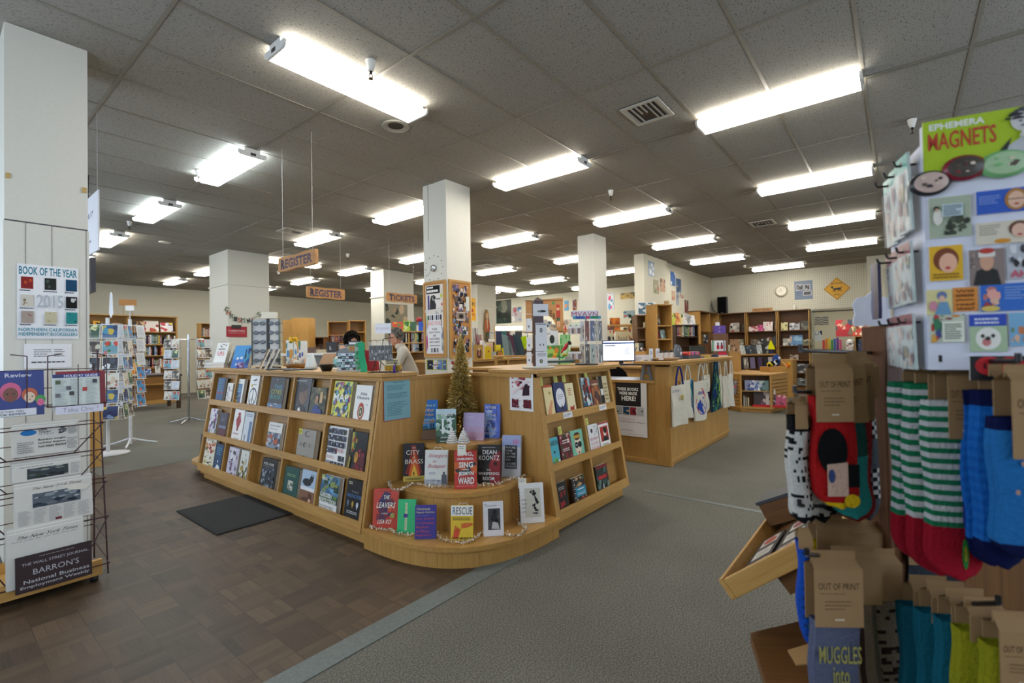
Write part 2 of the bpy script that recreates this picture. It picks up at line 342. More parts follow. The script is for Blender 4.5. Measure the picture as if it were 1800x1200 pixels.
# ================================================================ THE ROOM
H=3.3;BX=15.3;FY=17.7
def sbox(name,x0,x1,y0,y1,z0,z1,mat,label=None,bevel=0):
    return struct(MB().box(x0,x1,y0,y1,z0,z1,'ffffff',mat).build(name,None,bevel),label)
sbox('floor',-1.8,19,-3.2,18,-.1,0,'carpet','worn grey brown carpet')
sbox('floor',-1.6,1.98,1.9,6.48,0,.004,'parquet','dark worn parquet in front of the long display counter')
m=MB();m.box(-1.6,2.32,1.78,1.9,0,.005,'ffffff','strip')
struct(m.build('trim_1',None,.002),'grey rubber strip between the parquet and the carpet')
sbox('trim_2',3.93,3.98,-2.5,1.75,0,.0025,'strip','carpet seam tape')
sbox('ceiling',-1.8,BX+.1,-3.2,FY+.2,H,H+.1,'ceilingtile')
m=MB();i=-2
while.94+1.2192*i<BX:
    x=.94+1.2192*i;m.box(x-.012,x+.012,-3,FY,H-.006,H+.001,'a','tbar')if x>-1.5 else None;i+=1
    if i==4:m.box(x+.035,x+.055,-3,FY,H-.004,H+.001,'a','tbar')
j=-5
while.174+.6096*j<FY:
    y=.174+.6096*j;m.box(-1.6,BX,y-.012,y+.012,H-.005,H+.001,'a','tbar')if y>-3 else None;j+=1
for c in range(len(m.c)):m.c[c]=(1,1,1,1)
struct(m.build('trim_3'),'metal grid of the suspended ceiling')
# window wall left (daylight), front wall, far wall, back wall
m=MB();X0,X1=-1.75,-1.6;yy=[-3,.9,3.6,4.3,7.2,7.9,10.8,11.5,14.4,FY]
for a,b in zip(yy[0::2],yy[1::2]):m.box(X0,X1,a,b,0,H,'fff','wallpaint')if False else m.add(*(lambda q:(q.v,q.f))(MB().box(X0,X1,a,b,0,H)),'ffffff','wallpaint')
for a,b in zip(yy[1::2],yy[2::2]):
    m.box(X0,X1,a,b,0,.6,'ffffff','wallpaint');m.box(X0,X1,a,b,2.9,H,'ffffff','wallpaint')
struct(m.build('wall_window'),'wall with shop windows')
for k,(a,b)in enumerate(zip(yy[1::2],yy[2::2])):
    m=MB();c=(a+b)/2
    for y in(a,c-.03,b-.06):m.box(X0+.04,X1-.04,y,y+.06,.6,2.9,'d8d8d4','satin')
    m.box(X0+.04,X1-.04,a,b,.6,.66,'d8d8d4','satin');m.box(X0+.04,X1-.04,a,b,2.84,2.9,'d8d8d4','satin')
    struct(m.build('window_%d'%(k+1)))
    la=D.lights.new('window_portal','AREA');la.shape='RECTANGLE';la.size=2.3;la.size_y=b-a;la.cycles.is_portal=True
    lo=D.objects.new('window_portal',la);COL.objects.link(lo);lo.location=(X0-.02,c,1.75);lo.rotation_euler=(0,-PI/2,0)
m=MB();m.box(-1.75,BX,-3.15,-3,0,.8,'ffffff','wallpaint');m.box(-1.75,BX,-3.15,-3,2.8,H,'ffffff','wallpaint')
fx=[-1.75,-1.0,1.6,2.0,4.6,5.0,7.6,BX]
for a,b in zip(fx[0::2],fx[1::2]):m.box(a,b,-3.15,-3,.8,2.8,'ffffff','wallpaint')
struct(m.build('wall_front'),'shop front wall with display windows')
for k,(a,b)in enumerate(zip(fx[1::2],fx[2::2])):
    m=MB()
    for x in(a,(a+b)/2-.03,b-.06):m.box(x,x+.06,-3.11,-3.04,.8,2.8,'d8d8d4','satin')
    m.box(a,b,-3.11,-3.04,.8,.86,'d8d8d4','satin');m.box(a,b,-3.11,-3.04,2.74,2.8,'d8d8d4','satin');struct(m.build('window_%d'%(k+5)))
    la=D.lights.new('window_portal','AREA');la.shape='RECTANGLE';la.size=b-a;la.size_y=2.0;la.cycles.is_portal=True
    lo=D.objects.new('window_portal',la);COL.objects.link(lo);lo.location=((a+b)/2,-3.17,1.8);lo.rotation_euler=(PI/2,0,PI)
sbox('wall_far',-1.75,BX+.1,FY,FY+.15,0,H,'wallpaint')
m=MB()
m.box(BX,BX+.12,1.85,4.6,0,H,'ffffff','pegboard');m.box(BX,BX+.12,.45,1.85,2.17,H,'ffffff','pegboard');m.box(BX,BX+.12,-3,.45,0,H,'ffffff','pegboard')
m.box(BX,BX+.12,4.6,FY,0,H,'ffffff','wallpaint')
struct(m.build('wall_back'),'cream pegboard wall with an opening to the back room')
m=MB();m.box(10.1,11.46,4.37,4.6,0,H,'ffffff','wallpaint');m.box(11.46,11.95,4.42,4.6,0,H,'ffffff','wallpaint');m.box(11.95,BX,4.46,4.6,0,H,'ffffff','wallpaint')
struct(m.build('wall_side',None,.004),'cream side wall with a projecting pier')
# pillars
def pillar(x0,x1,y0,y1,label,band=None):
    m=MB().box(x0,x1,y0,y1,0,H,'ffffff','pillarpaint')
    if band:m.box(x0-.02,x1+.02,y0-.02,y1+.02,band-.03,band,'ffffff','pillarpaint')
    return struct(m.build('wall_pillar',None,.004),label)
m=MB();m.box(.335,.722,4.22,4.65,2.09,H,'ffffff','pillarpaint')
m.box(.33,.727,4.215,4.655,0,2.08,'ffffff','pillarpaint');m.box(.336,.721,4.221,4.649,2.08,2.09,'444444','satin')
for x in(.425,.545,.712):m.box(x-.0015,x+.0015,4.2125,4.2155,0,2.08,'8e8d84','satin')
struct(m.build('wall_pillar'),'white panelled pillar beside the newspaper rack')
m=MB();m.box(4.0,4.42,4.215,4.63,0,H,'ffffff','pillarpaint');m.box(3.996,3.999,4.53,4.536,2.6,H,'9a9a92','satin');struct(m.build('wall_pillar',None,.003),'white pillar rising behind the corner of the counter')
pillar(3.86,4.66,10.3,11.25,'wide white pillar with a moulding band',2.63)
pillar(7.4,8.36,10.1,10.65,'white pillar near the tickets sign',2.63)
pillar(7.68,8.14,4.26,4.6,'white pillar right of the clock pillar')
pillar(11.1,12.0,10.33,10.9,'cream pillar with a carved figure poster',2.63)
sbox('wall_pier',14.25,15.29,-1.6,.58,0,H,'wallpaint','plain cream pier at the right end of the pegboard wall')
# back room beyond the opening
m=MB();m.box(18.9,19.0,-1.5,4.5,0,2.6,'ffffff','wallpaint');m.box(BX+.12,19,2.9,3.0,0,2.6,'ffffff','wallpaint');m.box(BX+.12,19,-1.6,-1.5,0,2.6,'ffffff','wallpaint');m.box(BX+.12,19,-1.6,4.5,2.55,2.65,'ffffff','wallpaint')
struct(m.build('wall_storeroom'),'cream walls of the room behind the opening')
m=MB();m.box(BX-.03,BX+.03,.58,1.85,2.09,2.12,'ffffff','black');struct(m.build('trim_4'),'black rail across the opening')
m=MB();m.box(BX-.02,BX+.14,1.82,1.86,0,2.17,'c9d3bd','satin');struct(m.build('trim_5'),'pale green door jamb')
# ---------------------------------------------------------------- ceiling lights
def light_proto(mat):
    t=thing('ceiling_light','x','ceiling light');USED['x']=[]
    w2,L2=.13,.6
    part('housing',t,lambda m:m.box(-.075,.075,-L2,L2,-.045,0,'ffffff','housing'))
    pr=[(-.08,-.04),(-w2,-.05),(-w2,-.068),(-w2+.02,-.08),(w2-.02,-.08),(w2,-.068),(w2,-.05),(.08,-.04)]
    part('diffuser',t,lambda m:m.prism(pr,-L2+.012,L2-.012,'y','ffffff',mat))
    for s in(-1,1):
        part('end_cap',t,lambda m:(m.prism([(-w2-.004,-.035),(-w2-.004,-.068),(-w2+.02,-.084),(w2-.02,-.084),(w2+.004,-.068),(w2+.004,-.035)],*sorted((s*(L2-.012),s*(L2+.006))),'y','dddddd','housing'),m.box(-.02,.03,s*(L2+.006)-.003,s*(L2+.006)+.003,-.07,-.045,'333333')))
    return t
pw=light_proto('lamp_warm');pc=light_proto('lamp_cool')
LW={'a':'over the newspaper side of the shop','b':'in the row above the long counter','c':'in the row behind the clock pillar','d':'in the row over the middle of the shop','e':'in the row near the side wall','f':'in the row nearest the back wall'}
ORD=['nearest','second','third','fourth','fifth','sixth','farthest']
rows={'a':(2.12,[5.62,8.12,10.65,13.1]),'b':(4.52,[.78,3.2,5.66,8.08,13.2,15.6]),'c':(6.96,[.8,3.2,5.62,8.15,10.65,13.15,15.7]),'d':(9.46,[.85,3.26,5.65,8.1,10.6,13.1]),'e':(11.9,[.9,3.32,5.7,8.15,13.0]),'f':(14.2,[2.45,8.1,10.5,13.1])}
used={}
def put_light(x,y,cool,rot,label):
    p=pc if cool else pw
    M=Matrix.Translation((x,y,H-.004))@Matrix.Rotation(rot,4,'Z')
    if p not in used:used[p]=1;p.matrix_world=M;p['label']=label;p['group']='fluorescent ceiling lights';USED.setdefault(label,[]).append(p)
    else:dup(p,M,label,'fluorescent ceiling lights')
for k,(x,ys)in rows.items():
    for i,y in enumerate(ys):put_light(x,y,k=='a' and i<2,0,'white fluorescent ceiling light, %s %s'%(ORD[i],LW[k]))
put_light(2.08,3.16,False,PI/2,'large fluorescent ceiling light nearest the camera, turned crosswise')
put_light(5.35,10.62,False,PI/2,'crosswise fluorescent light beyond the hanging register sign')
put_light(12.5,10.5,False,PI/2,'crosswise fluorescent light behind the cream pillar')
put_light(12.9,11.6,False,0,'fluorescent light above the leaders sign');
m3_=MB();t=dup(pw,Matrix.Translation((17.0,1.45,2.545)),'fluorescent light in the back room beyond the opening','fluorescent ceiling lights')
# sprinklers
def sprinkler():
    t=thing('sprinkler_head','x','sprinkler');USED['x']=[]
    part('escutcheon',t,lambda m:m.lathe([(0,0),(.036,0),(.036,-.008),(.026,-.05),(.018,-.075),(0,-.075)],n=18,col='e6e5de',mat='satin'))
    part('nozzle',t,lambda m:(m.cyl((0,0,-.075),(0,0,-.095),.009,.009,8,'4a3c30','metal'),m.tube([(-.006,0,-.09),(-.014,0,-.11),(0,0,-.128),(.014,0,-.11),(.006,0,-.09)],.003,5,'4a3c30','metal'),m.cyl((0,0,-.128),(0,0,-.131),.016,.016,10,'4a3c30','metal')))
    return t
sp=sprinkler();first=True
for x,y,L in((2.01,2.86,'beside the large near ceiling light'),(1.98,6.05,'beside the nearest cool light on the left'),(2.05,9.15,'beside the second cool light on the left'),(5.7,9.0,'above the rear register sign'),(5.7,2.9,'in front of the right white pillar'),(5.75,-.13,'beside the magnet display'),(13.4,3.07,'above the loudspeaker'),(5.75,12.2,'beyond the front register sign'),(9.4,9.5,'above the jewellery stand'),(2.1,12.2,'above the farthest card spinner')):
    L='white ceiling sprinkler head '+L;M=Matrix.Translation((x,y,H-.006))
    if first:sp.matrix_world=M;sp['label']=L;sp['group']='ceiling sprinklers';USED.setdefault(L,[]).append(sp);first=False
    else:dup(sp,M,L,'ceiling sprinklers')
def vent(x,y,w,h,L):
    t=thing('ceiling_vent','square louvred air vent in the ceiling '+L,'vent',(x,y,H-.006),0,'ceiling air vents')
    part('backing',t,lambda m:m.box(-w/2,w/2,-h/2,h/2,-.002,0,'1a1a18','satin'))
    def fr(m):
        for a in((-w/2,w/2,-h/2,-h/2+.03),(-w/2,w/2,h/2-.03,h/2),(-w/2,-w/2+.03,-h/2+.03,h/2-.03),(w/2-.03,w/2,-h/2+.03,h/2-.03)):m.box(*a,-.014,-.002,'b9b6ac','satin')
    part('frame',t,fr)
    def sl(m):
        n=7
        for i in range(n):
            yy_=-h/2+.04+(h-.08)*i/(n-1)
            if i not in(3,4):m.box(-w/2+.03,w/2-.03,yy_-.006,yy_+.006,-.012,-.004,'a8a59b','satin')
            else:m.box(-w/2+.03,0,yy_-.006,yy_+.006,-.012,-.004,'a8a59b','satin')
    part('slat',t,sl)
for a in((4.0,1.67,.38,.34,'left of the bright right hand light'),(3.99,7.94,.4,.36,'above the register signs'),(8.96,1.76,.4,.36,'in front of the pegboard wall'),(13.9,1.95,.4,.36,'beside the light nearest the pegboard wall'),(8.8,7.86,.4,.36,'behind the clock pillar'),(9.9,6.2,.4,.36,'above the middle pillar'),(1.7,13.2,.5,.4,'over the far bookcases')):vent(*a)
t=thing('ceiling_speaker','round flush loudspeaker in the ceiling behind the nearest light','ceiling speaker',(2.74,3.53,H-.006))
part('rim',t,lambda m:m.lathe([(.07,0),(.12,0),(.125,-.006),(.118,-.012),(.09,-.012),(.07,-.004)],n=28,col='8f8d84'))
part('speaker_cone',t,lambda m:m.lathe([(0,-.001),(.07,-.004)],n=28,col='2c2b28',mat='satin'))
t=tag(MB().lathe([(0,-.02),(.05,-.02),(.09,-.012),(.1,0),(0,0)],n=24,col='c9c7bd').build('smoke_detector',mx=Matrix.Translation((2.85,10.4,H-.006))),'low round white smoke detector on the ceiling at left','smoke detector')
# ================================================================ THE LONG DISPLAY COUNTER AND ITS CORNER
SL=.168;TH=math.atan(SL)
def fz(z):return SL*(z-.1)
def sloped(name,origin,rz,xs,label,cat,cap0,cap1,capd,ov0=.0,ov1=.0):
    """local x runs along the bays, local -y is the customer's side"""
    t=thing(name,label,cat,origin,rz);L0,L1=xs[0],xs[-1];DP=.42
    def side(x,w,ftop=1.06):
        return lambda m:m.prism([(fz(.09),.09),(DP,.09),(DP,ftop),(fz(ftop),ftop)],x,x+w,'x',*OZ)
    part('side_panel',t,side(L0-.02,.035),.002);part('side_panel',t,side(L1-.015,.035),.002)
    for x in xs[1:-1]:part('divider',t,lambda m,x=x:m.prism([(fz(.1)+.001,.1),(fz(.1)+.12,.1),(fz(1.06)+.1,1.06),(fz(1.06)+.001,1.06)],x-.011,x+.011,'x',*OZ),.001)
    part('back_panel',t,lambda m:m.prism([(fz(.1)+.075,.1),(fz(.1)+.09,.1),(fz(1.06)+.085,1.06),(fz(1.06)+.07,1.06)],L0,L1,'x','ffffff','shelfx'))
    def holes(m):
        for x in xs[1:-1]:
            for zz in[.2+.032*i for i in range(27)]:
                if any(abs(zz-s)<.05 for s in(.43,.75)):continue
                for dy in(.025,.05):m.cyl((x-.0113,fz(zz)+dy,zz),(x-.0118,fz(zz)+dy,zz),.0025,None,6,'2a1b0c')
    for z0,z1,zs in((.088,.155,.12),(.41,.46,.425),(.73,.785,.745)):
        def sh(m,z0=z0,z1=z1,zs=zs):
            m.prism([(fz(z0),z0),(fz(z0)+.018,z0-.003),(fz(z1)+.018,z1-.003),(fz(z1),z1)],L0+.015,L1-.015,'x',*OX)
            m.prism([(fz(zs)+.018,zs-.016),(fz(zs)+.085,zs-.016),(fz(zs)+.085,zs),(fz(zs)+.018,zs)],L0+.015,L1-.015,'x',*OX)
        part('shelf',t,sh,.0015)
    part('top_rail',t,lambda m:m.prism([(fz(1.045),1.045),(fz(1.045)+.02,1.045),(fz(1.07)+.02,1.07),(fz(1.07),1.07)],L0-.02,L1+.02,'x',*OX))
    part('plinth',t,lambda m:m.box(L0+.02,L1,.05,DP,.003,.095,*OX))
    c=part('countertop',t,lambda m:m.box(cap0,cap1,fz(1.07)-.03,fz(1.07)+capd,1.071,1.098,*OX),.005)
    part('top_trim',t,lambda m:m.box(cap0+.03,cap1-.03,fz(1.07)-.012,fz(1.07)+capd-.02,1.058,1.071,*OX),.002)
    return t
LB=sloped('display_bookcase',(1.77,5.5,0),-PI/2,[0,.56,1.11,1.67,2.22,2.79],'long sloping oak display case with fifteen cubbies of face-out books under a counter','display case',-.16,2.87,.27)
RB=sloped('display_bookcase',(2.70,1.79,0),0,[0,.51,1.03],'short sloping oak display case with six cubbies to the right of the stepped corner','display case',-.05,1.19,.42)
# stepped quarter-round corner
CD=thing('corner_display','stepped quarter-round oak display in the corner of the counter','display unit',(2.66,2.66,0))
def qarc(r,n,k=26):
    pts=[]
    for i in range(k+1):
        a=PI/2*i/k;c,s=max(0,math.cos(a))**(2/n),max(0,math.sin(a))**(2/n);pts.append((-r*c,-r*s))
    return pts
def step(r,n,z0,z1,name,ex=.02,th=.028):
    def f(m):m.prism(qarc(r,n)+[(0,0)],z0,z1-th,'z',*OZ,False)
    part('riser',CD,f)
    def g(m):m.prism(qarc(r+ex,n)+[(0,0)],z1-th,z1,'z',*OX,False)
    part(name,CD,g,.004)
step(.885,3,.002,.13,'step');step(.665,3.6,.13,.37,'step');step(.455,3.6,.37,.61,'step')
part('side_panel',CD,lambda m:m.prism([(1.77-2.66+fz(.09),.1),(.04,.1),(.04,1.045),(1.77-2.66+fz(1.045),1.045)],0,.02,'y',*OZ),.002)
part('side_panel',CD,lambda m:m.prism([(1.79-2.66+fz(.09),.1),(0,.1),(0,1.045),(1.79-2.66+fz(1.045),1.045)],0,.02,'x',*OZ),.002)
part('top_trim',CD,lambda m:(m.box(-.74,.06,-.012,.035,1.045,1.07,*OX),m.box(-.012,.035,-.68,-.012,1.045,1.07,*OY)),.002)
# rounded end shelf at the far left
t=thing('end_shelf','low rounded oak shelf at the far left end of the long display case','shelf',(1.97,5.53,0))
part('plinth',t,lambda m:m.prism([(-.1,0)]+[(-.1+.0+.22*math.cos(a)-.0,.22*math.sin(a))for a in[PI*i/12 for i in range(13)]][0:0]+[(.3,0),(.3,.3),(.1,.4),(-.05,.34),(-.1,.2)],.003,.1,'z',*OX))
part('shelf_board',t,lambda m:m.prism([(.34,0)]+[(.14+.3*math.cos(a)*(.9 if math.cos(a)>0 else 1),.22+.3*math.sin(a))for a in[PI*i/14 for i in range(15)]]+[(-.16,0)],.1,.13,'z',*OX),.004)
# ---------------------------------------------------------------- books on the sloping cases
FACE=lambda z:1.77+fz(z)
ZS=[.12,.425,.745]
def ray_plane(px,py,side): # point on the plane where covers stand (just behind the lips)
    r=ray(px,py);off=.026
    if side=='L':a,o,C=r.x,0,1.77
    else:a,o,C=r.y,0,1.79
    t_=(C-SL*.1+off+SL*EYE)/(a-SL*r.z);return C0+r*t_
def slope_book(side,row,bl,br,tl,org,scl,name,label,art,col,spine=None,t=None,roll=0,soft=False,group=None,mat='satin'):
    q=[ray_plane(org[0]+p[0]*scl,org[1]+p[1]*scl,side)for p in(bl,br,tl)]
    z=ZS[row]+.001
    if side=='L':a,b=q[0].y,q[1].y;w=abs(a-b)
    else:a,b=q[0].x,q[1].x;w=abs(a-b)
    h=(q[2].z-z)/math.cos(TH);w=max(.09,min(.26,w));h=max(.14,min(.30,h))
    t=t or random.Random(label).uniform(.018,.03)
    tt=min(t,.034);c=(a+b)/2
    M=TRS((1.77+fz(z)+.022,c,z),-PI/2,TH,roll)if side=='L' else TRS((c,1.79+fz(z)+.022,z),0,TH,roll)
    o=book(w,h,tt,col,spine,art,soft=soft,mat=mat).build(name,mx=M);tag(o,label,'book',group);return o
W='f0efe9'
G_L='books on the long display case'
O4,S4=(320,620),.28330
def photoart(u0,v0,u1,v1,pal,seed,n=26,size=.28):return lambda A:A.blobs(u0,v0,u1,v1,n,pal,seed,size)
def c_cities(A):
    for t,v,c in(('THE',.66,'4aa8c8'),('CITIES',.52,'c9d84a'),('BOOK',.37,'5ac0b0')):A.text(t,.3 if t=='THE' else.14,v,.86,v+.12,c,-.008)
    A.rect(0,.12,1,.24,'5b7fa8');A.blobs(.02,.12,.98,.24,14,['dfe8f0','39516e','c05a4a','88a0b8'],3,.14);A.lines(.3,.03,.75,.07,1,'c0c0c0');A.ell(.5,.93,.03,.02,W)
def c_portrait(A):A.rect(0,0,1,1,'4a4d52');A.ell(.55,.56,.3,.3,'2f2a28');A.ell(.6,.56,.25,.26,'7a5c4a',rot=.1);A.ell(.48,.75,.28,.12,'2a2725');A.ell(.72,.5,.07,.05,'6a4c3c');A.ell(.62,.6,.04,.015,'1d1714');A.poly([(.1,0),(.95,0),(.8,.22),(.45,.3),(.2,.2)],'23262c');A.poly([(.35,0),(.62,0),(.5,.22),(.4,.2)],W);A.text('PORTRAIT'[0:0]or' ',0,0,1,1,W)if 0 else A.lines(.1,.9,.9,.96,1,'b9b9b9',5)
def c_woman(A):A.rect(0,0,1,1,'4a4a38');A.blobs(0,.35,1,1,20,['6a6a40','38402c','2a2c22','8a7a50'],5,.25);A.rect(.62,.5,.8,.85,'c8a878');A.head(.45,.62,.14,'b98a66','241813','27407a');A.poly([(.1,0),(.95,0),(.8,.3),(.3,.36)],'1f3c82');A.rect(.05,.1,.7,.17,'2a4fa8')
def c_map(A):
    A.rect(0,0,1,1,'e2e06a');A.blobs(.04,.02,.98,.98,70,['5a4a80','3f7fb0','3fa08a','b86a90','8a8a88','37405c','c9c9c4','6ab0d0'],8,.11);A.text('MAP',.1,.5,.92,.68,'f8f8f4',.02)
def c_atlas(A):
    A.text('Atlas',.3,.74,.72,.82,'1a1a1a');A.text('Obscura',.12,.64,.88,.72,'1a1a1a');A.ell(.45,.33,.2,.2,'a82a22');A.ell(.45,.32,.14,.15,'d8c9a0');A.ell(.45,.32,.1,.11,'26352f');A.ell(.45,.32,.05,.06,'d8c9a0');A.poly([(.3,.5),(.45,.56),(.62,.5),(.45,.45)],'c0392b');A.rect(.75,.5,.85,.515,'222222')
def c_peace(A):
    A.ell(.52,.35,.42,.27,'24324c',28);A.ell(.52,.35,.36,.225,'f1f1ee',28);A.rect(.49,.1,.55,.6,'24324c');A.poly([(.5,.36),(.54,.34),(.8,.2),(.77,.17)],'24324c');A.poly([(.5,.34),(.54,.36),(.27,.17),(.24,.2)],'24324c');A.poly([(.3,.84),(.7,.9),(.8,.86),(.5,.82)],'2f4468');A.ell(.3,.68,.1,.04,'d8b84a');A.lines(.4,.7,.8,.74,1,'7a8a6a')
def c_bluepic(A):A.rect(.2,.12,.8,.82,'3a6ea5');A.rect(.2,.12,.8,.42,'2a4f8a');A.blobs(.22,.14,.78,.42,14,['c0502f','d8c070','2a8a9a','6a3a7a'],4,.25);A.lines(.26,.5,.74,.8,5,'9fd0e0',2,.45)
def c_navy(A):A.rect(0,0,1,1,'254b78');A.lines(.1,.45,.9,.95,7,'4f9ab8',3,.35);A.rect(0,.38,1,.46,'7a3a5a')
def c_red(A):A.ell(.5,.86,.14,.05,'a3202a');A.poly([(.35,.5),(.6,.45),(.75,.65),(.6,.85),(.4,.8),(.25,.68)],'a3202a');A.poly([(.42,.35),(.56,.35),(.6,.5),(.4,.55)],'8a1a24');A.lines(.15,.22,.7,.3,1,'c8a0a0',1);A.lines(.3,.1,.8,.15,1,'b9b9b9')
def c_tower(A):A.rect(0,0,1,1,'d4dbe2');A.rect(.62,.05,.9,.72,'5a7aa5');A.rect(.05,0,.6,.1,'3a4a66');A.rect(.25,.1,.33,.3,'26304a');A.lines(.1,.85,.9,.95,2,'7a8aa5')
def c_white_photo(A):A.lines(.1,.86,.9,.92,1,'8a8a8a');A.lines(.1,.76,.75,.8,1,'a0a0a0',4);A.rect(0,.04,1,.66,'8e9cb0');A.blobs(0,.04,1,.66,30,['3c4a66','d0d4da','c05a3a','5a6a80','22262c','b0b8c4'],12,.24)
def c_faces(A):
    A.rect(0,0,1,1,'9c988f');k='1c1b1a';A.rect(0,.82,.2,1,'d8cf2a');A.lines(.03,.85,.17,.96,3,'3a3a10')
    for i in range(12):
        a=PI*(.55+i*.115);A.ell(.56+.16*math.cos(a),.86+.085*math.sin(a),.022,.014,k,6);
        b=PI*(.5+i*.09);A.ell(.5+.1*math.cos(b),.5+.07*math.sin(b),.018,.012,k,6)
    A.ell(.34,.52,.018,.014,k);A.ell(.64,.52,.018,.014,k);A.text('(',.22,.44,.27,.58,k);A.text(')',.74,.44,.79,.58,k)
    for i in range(8):A.ell(.32+i*.05,.13+.015*math.sin(i*1.8),.03,.012,k,6)
def c_1968(A):
    A.rect(0,0,1,1,'f2f2f0');r=random.Random(4)
    for j in range(6):
        x=.02
        while x<.95:
            w_=r.uniform(.16,.3);x2=min(.98,x+w_);y=.03+j*.16
            if not(j==2 and x>.35)and not(j==1 and x<.5):A.rect(x,y,x2-.03,y+.13,r.choice(['2a2f44','3c435c','1e2233']));A.blobs(x,y,x2-.03,y+.13,3,['8a92a8','b9bfcc','141824'],j*7+int(x*50),.3)
            x=x2
    A.text('1968',.5,.4,.92,.5,'b03a3a',-.01);A.lines(.06,.22,.45,.3,2,'c0a0a0')
def c_singer(A):
    A.rect(0,0,1,1,'16181c');A.poly([(.12,.55),(.25,.55),(.25,.97),(.1,.97)],'b8a438');A.blobs(.1,.5,.42,.98,10,['8a2a24','2f6a3a','c9b23a'],3,.2);A.poly([(.25,0),(.95,0),(.98,.35),(.9,.55),(.7,.62),(.5,.52),(.45,.3)],'5a1f2a');A.blobs(.45,.02,.95,.58,16,['8a2436','3a141c','a8364a'],6,.16);A.ell(.5,.4,.12,.13,'b07a2a');A.ell(.47,.33,.08,.07,'c9903a');A.poly([(.02,0),(.12,0),(.2,.35),(.1,.42)],'9a8a3a')
def c_floral(A):A.rect(0,0,1,1,'ece8da');A.blobs(.05,.45,.95,.9,26,['c0563f','d88a5a','7a8a4a','e0b06a','a83a30'],2,.16);A.blobs(.1,.05,.9,.42,26,['23232a','8a9a4a','d8c04a','f0f0e8'],9,.12);A.lines(.15,.9,.85,.96,2,'a08060')
def c_blue(A):A.rect(0,0,1,1,'1f4a72');A.lines(.15,.6,.85,.9,4,'6fb0d0',3,.35);A.poly([(.1,0),(.95,0),(.8,.2),(.5,.28),(.3,.15)],'e9eef2');A.ell(.5,.38,.06,.05,W)
def c_lav(A):A.rect(0,0,1,1,'cfcadb');A.rect(.2,.55,.7,.95,'e6e2ea');A.blobs(.1,.1,.9,.95,22,['4a4456','8a84a0','2b2836','f4f2f6','9a6a8a'],15,.12);A.rect(.28,.56,.5,.6,'26242c')
def c_olive(A):A.rect(0,0,1,1,'e4e4dc');A.blobs(.05,.05,.95,.9,26,['5a6a3a','8a9a5a','d0d0c4','2c3026','b9963a'],16,.14)
def c_ansel(A):A.rect(0,0,1,1,'15171c');A.rect(.1,.06,.9,.72,'39414e');A.blobs(.1,.06,.9,.72,46,['5c6878','8a96a8','22262e','aab4c4','2f3640'],21,.12);A.text('ANSEL ADAMS',.16,.8,.86,.88,'e4e4e4',.01);A.lines(.14,.745,.9,.775,1,'a0a0a0');A.blobs(.15,.06,.85,.16,16,['f4f4f4','d0d4dc'],5,.08)
def c_green(A):A.rect(0,0,1,1,'1a5450');A.lines(.2,.7,.8,.8,2,'8aa878');A.rect(.32,.28,.68,.58,'c4c8bc');A.blobs(.32,.28,.68,.58,14,['8a9480','e8e8e0','56604e'],3,.25)
def c_rabbit(A):
    A.rect(0,.52,1,1,'b4cbe4');A.rect(0,.42,1,.52,'e9eaf0');A.rect(0,0,1,.42,'8a5f48');d='262a32'
    A.ell(.42,.66,.32,.11,d);A.ell(.7,.76,.13,.1,d);A.poly([(.64,.8),(.7,.95),(.74,.8)],d);A.poly([(.76,.8),(.86,.93),(.84,.78)],d)
    d='5a3a2c';A.ell(.45,.12,.34,.12,d);A.ell(.74,.26,.12,.1,d);A.poly([(.66,.3),(.6,.42),(.74,.32)],d);A.ell(.75,.16,.08,.06,'d8b89a')
def c_garden(A):
    A.rect(0,0,1,1,'eef0ee');A.rect(0,.28,1,1,'5a8ab0');A.blobs(0,.42,1,1,40,['3f6f9a','7ab0d8','8a9a5a','2f4a3a','a8b86a','4a6a7a'],3,.2);A.rect(0,.28,1,.5,'3f6a4e');A.blobs(0,.28,1,.5,14,['2c4a34','6a8a4a'],4,.2)
    A.text('JAMES'[0:0]or'KARI',.06,.9,.3,.95,W)if 0 else A.lines(.06,.86,.4,.95,2,'f0f0f0');A.text('GARDEN',.06,.42,.72,.54,'f4f4ee',.02);A.text('REVOLUTION',.04,.28,.98,.4,'f4f4ee',.02);A.lines(.08,.13,.9,.22,2,'9a9a9a')
def c_innov(A):
    A.rect(0,0,1,1,'15181e');A.lines(.1,.88,.35,.96,2,'e0e0c0');A.text('The Story of',.35,.7,.8,.75,'d0d4d8',-.01);A.text('INNOVATION',.08,.58,.98,.67,'5a84b8',.01)
    for i,c in enumerate(('6a7a8a','b8963a','c9d4e4')):A.ell(.2+.3*i,.44,.07,.07,c);A.rect(.18+.3*i,.34,.22+.3*i,.42,c)
    A.lines(.2,.2,.9,.28,2,'c4c8cc',3);A.lines(.35,.07,.75,.11,1,'b8a838')
def c_floralw(A):A.blobs(.05,.1,.95,.9,18,['8a7a9a','5a6a5a','c9a0b0','9a9aa8'],22,.1)
def c_dark(A):A.rect(0,0,1,1,'343048');A.lines(.2,.66,.8,.82,3,'8a8aa8',3,.3);A.rect(0,0,1,.4,'5a2a3a');A.rect(0,.4,1,.5,'7a84a0')
def c_pattern(A):A.rect(0,0,1,1,'e8e6ee');A.blobs(.02,.02,.98,.98,40,['4a3a78','2a2a34','3a8a8a','9a4a9a','6a7a9a','ffffff'],19,.13)
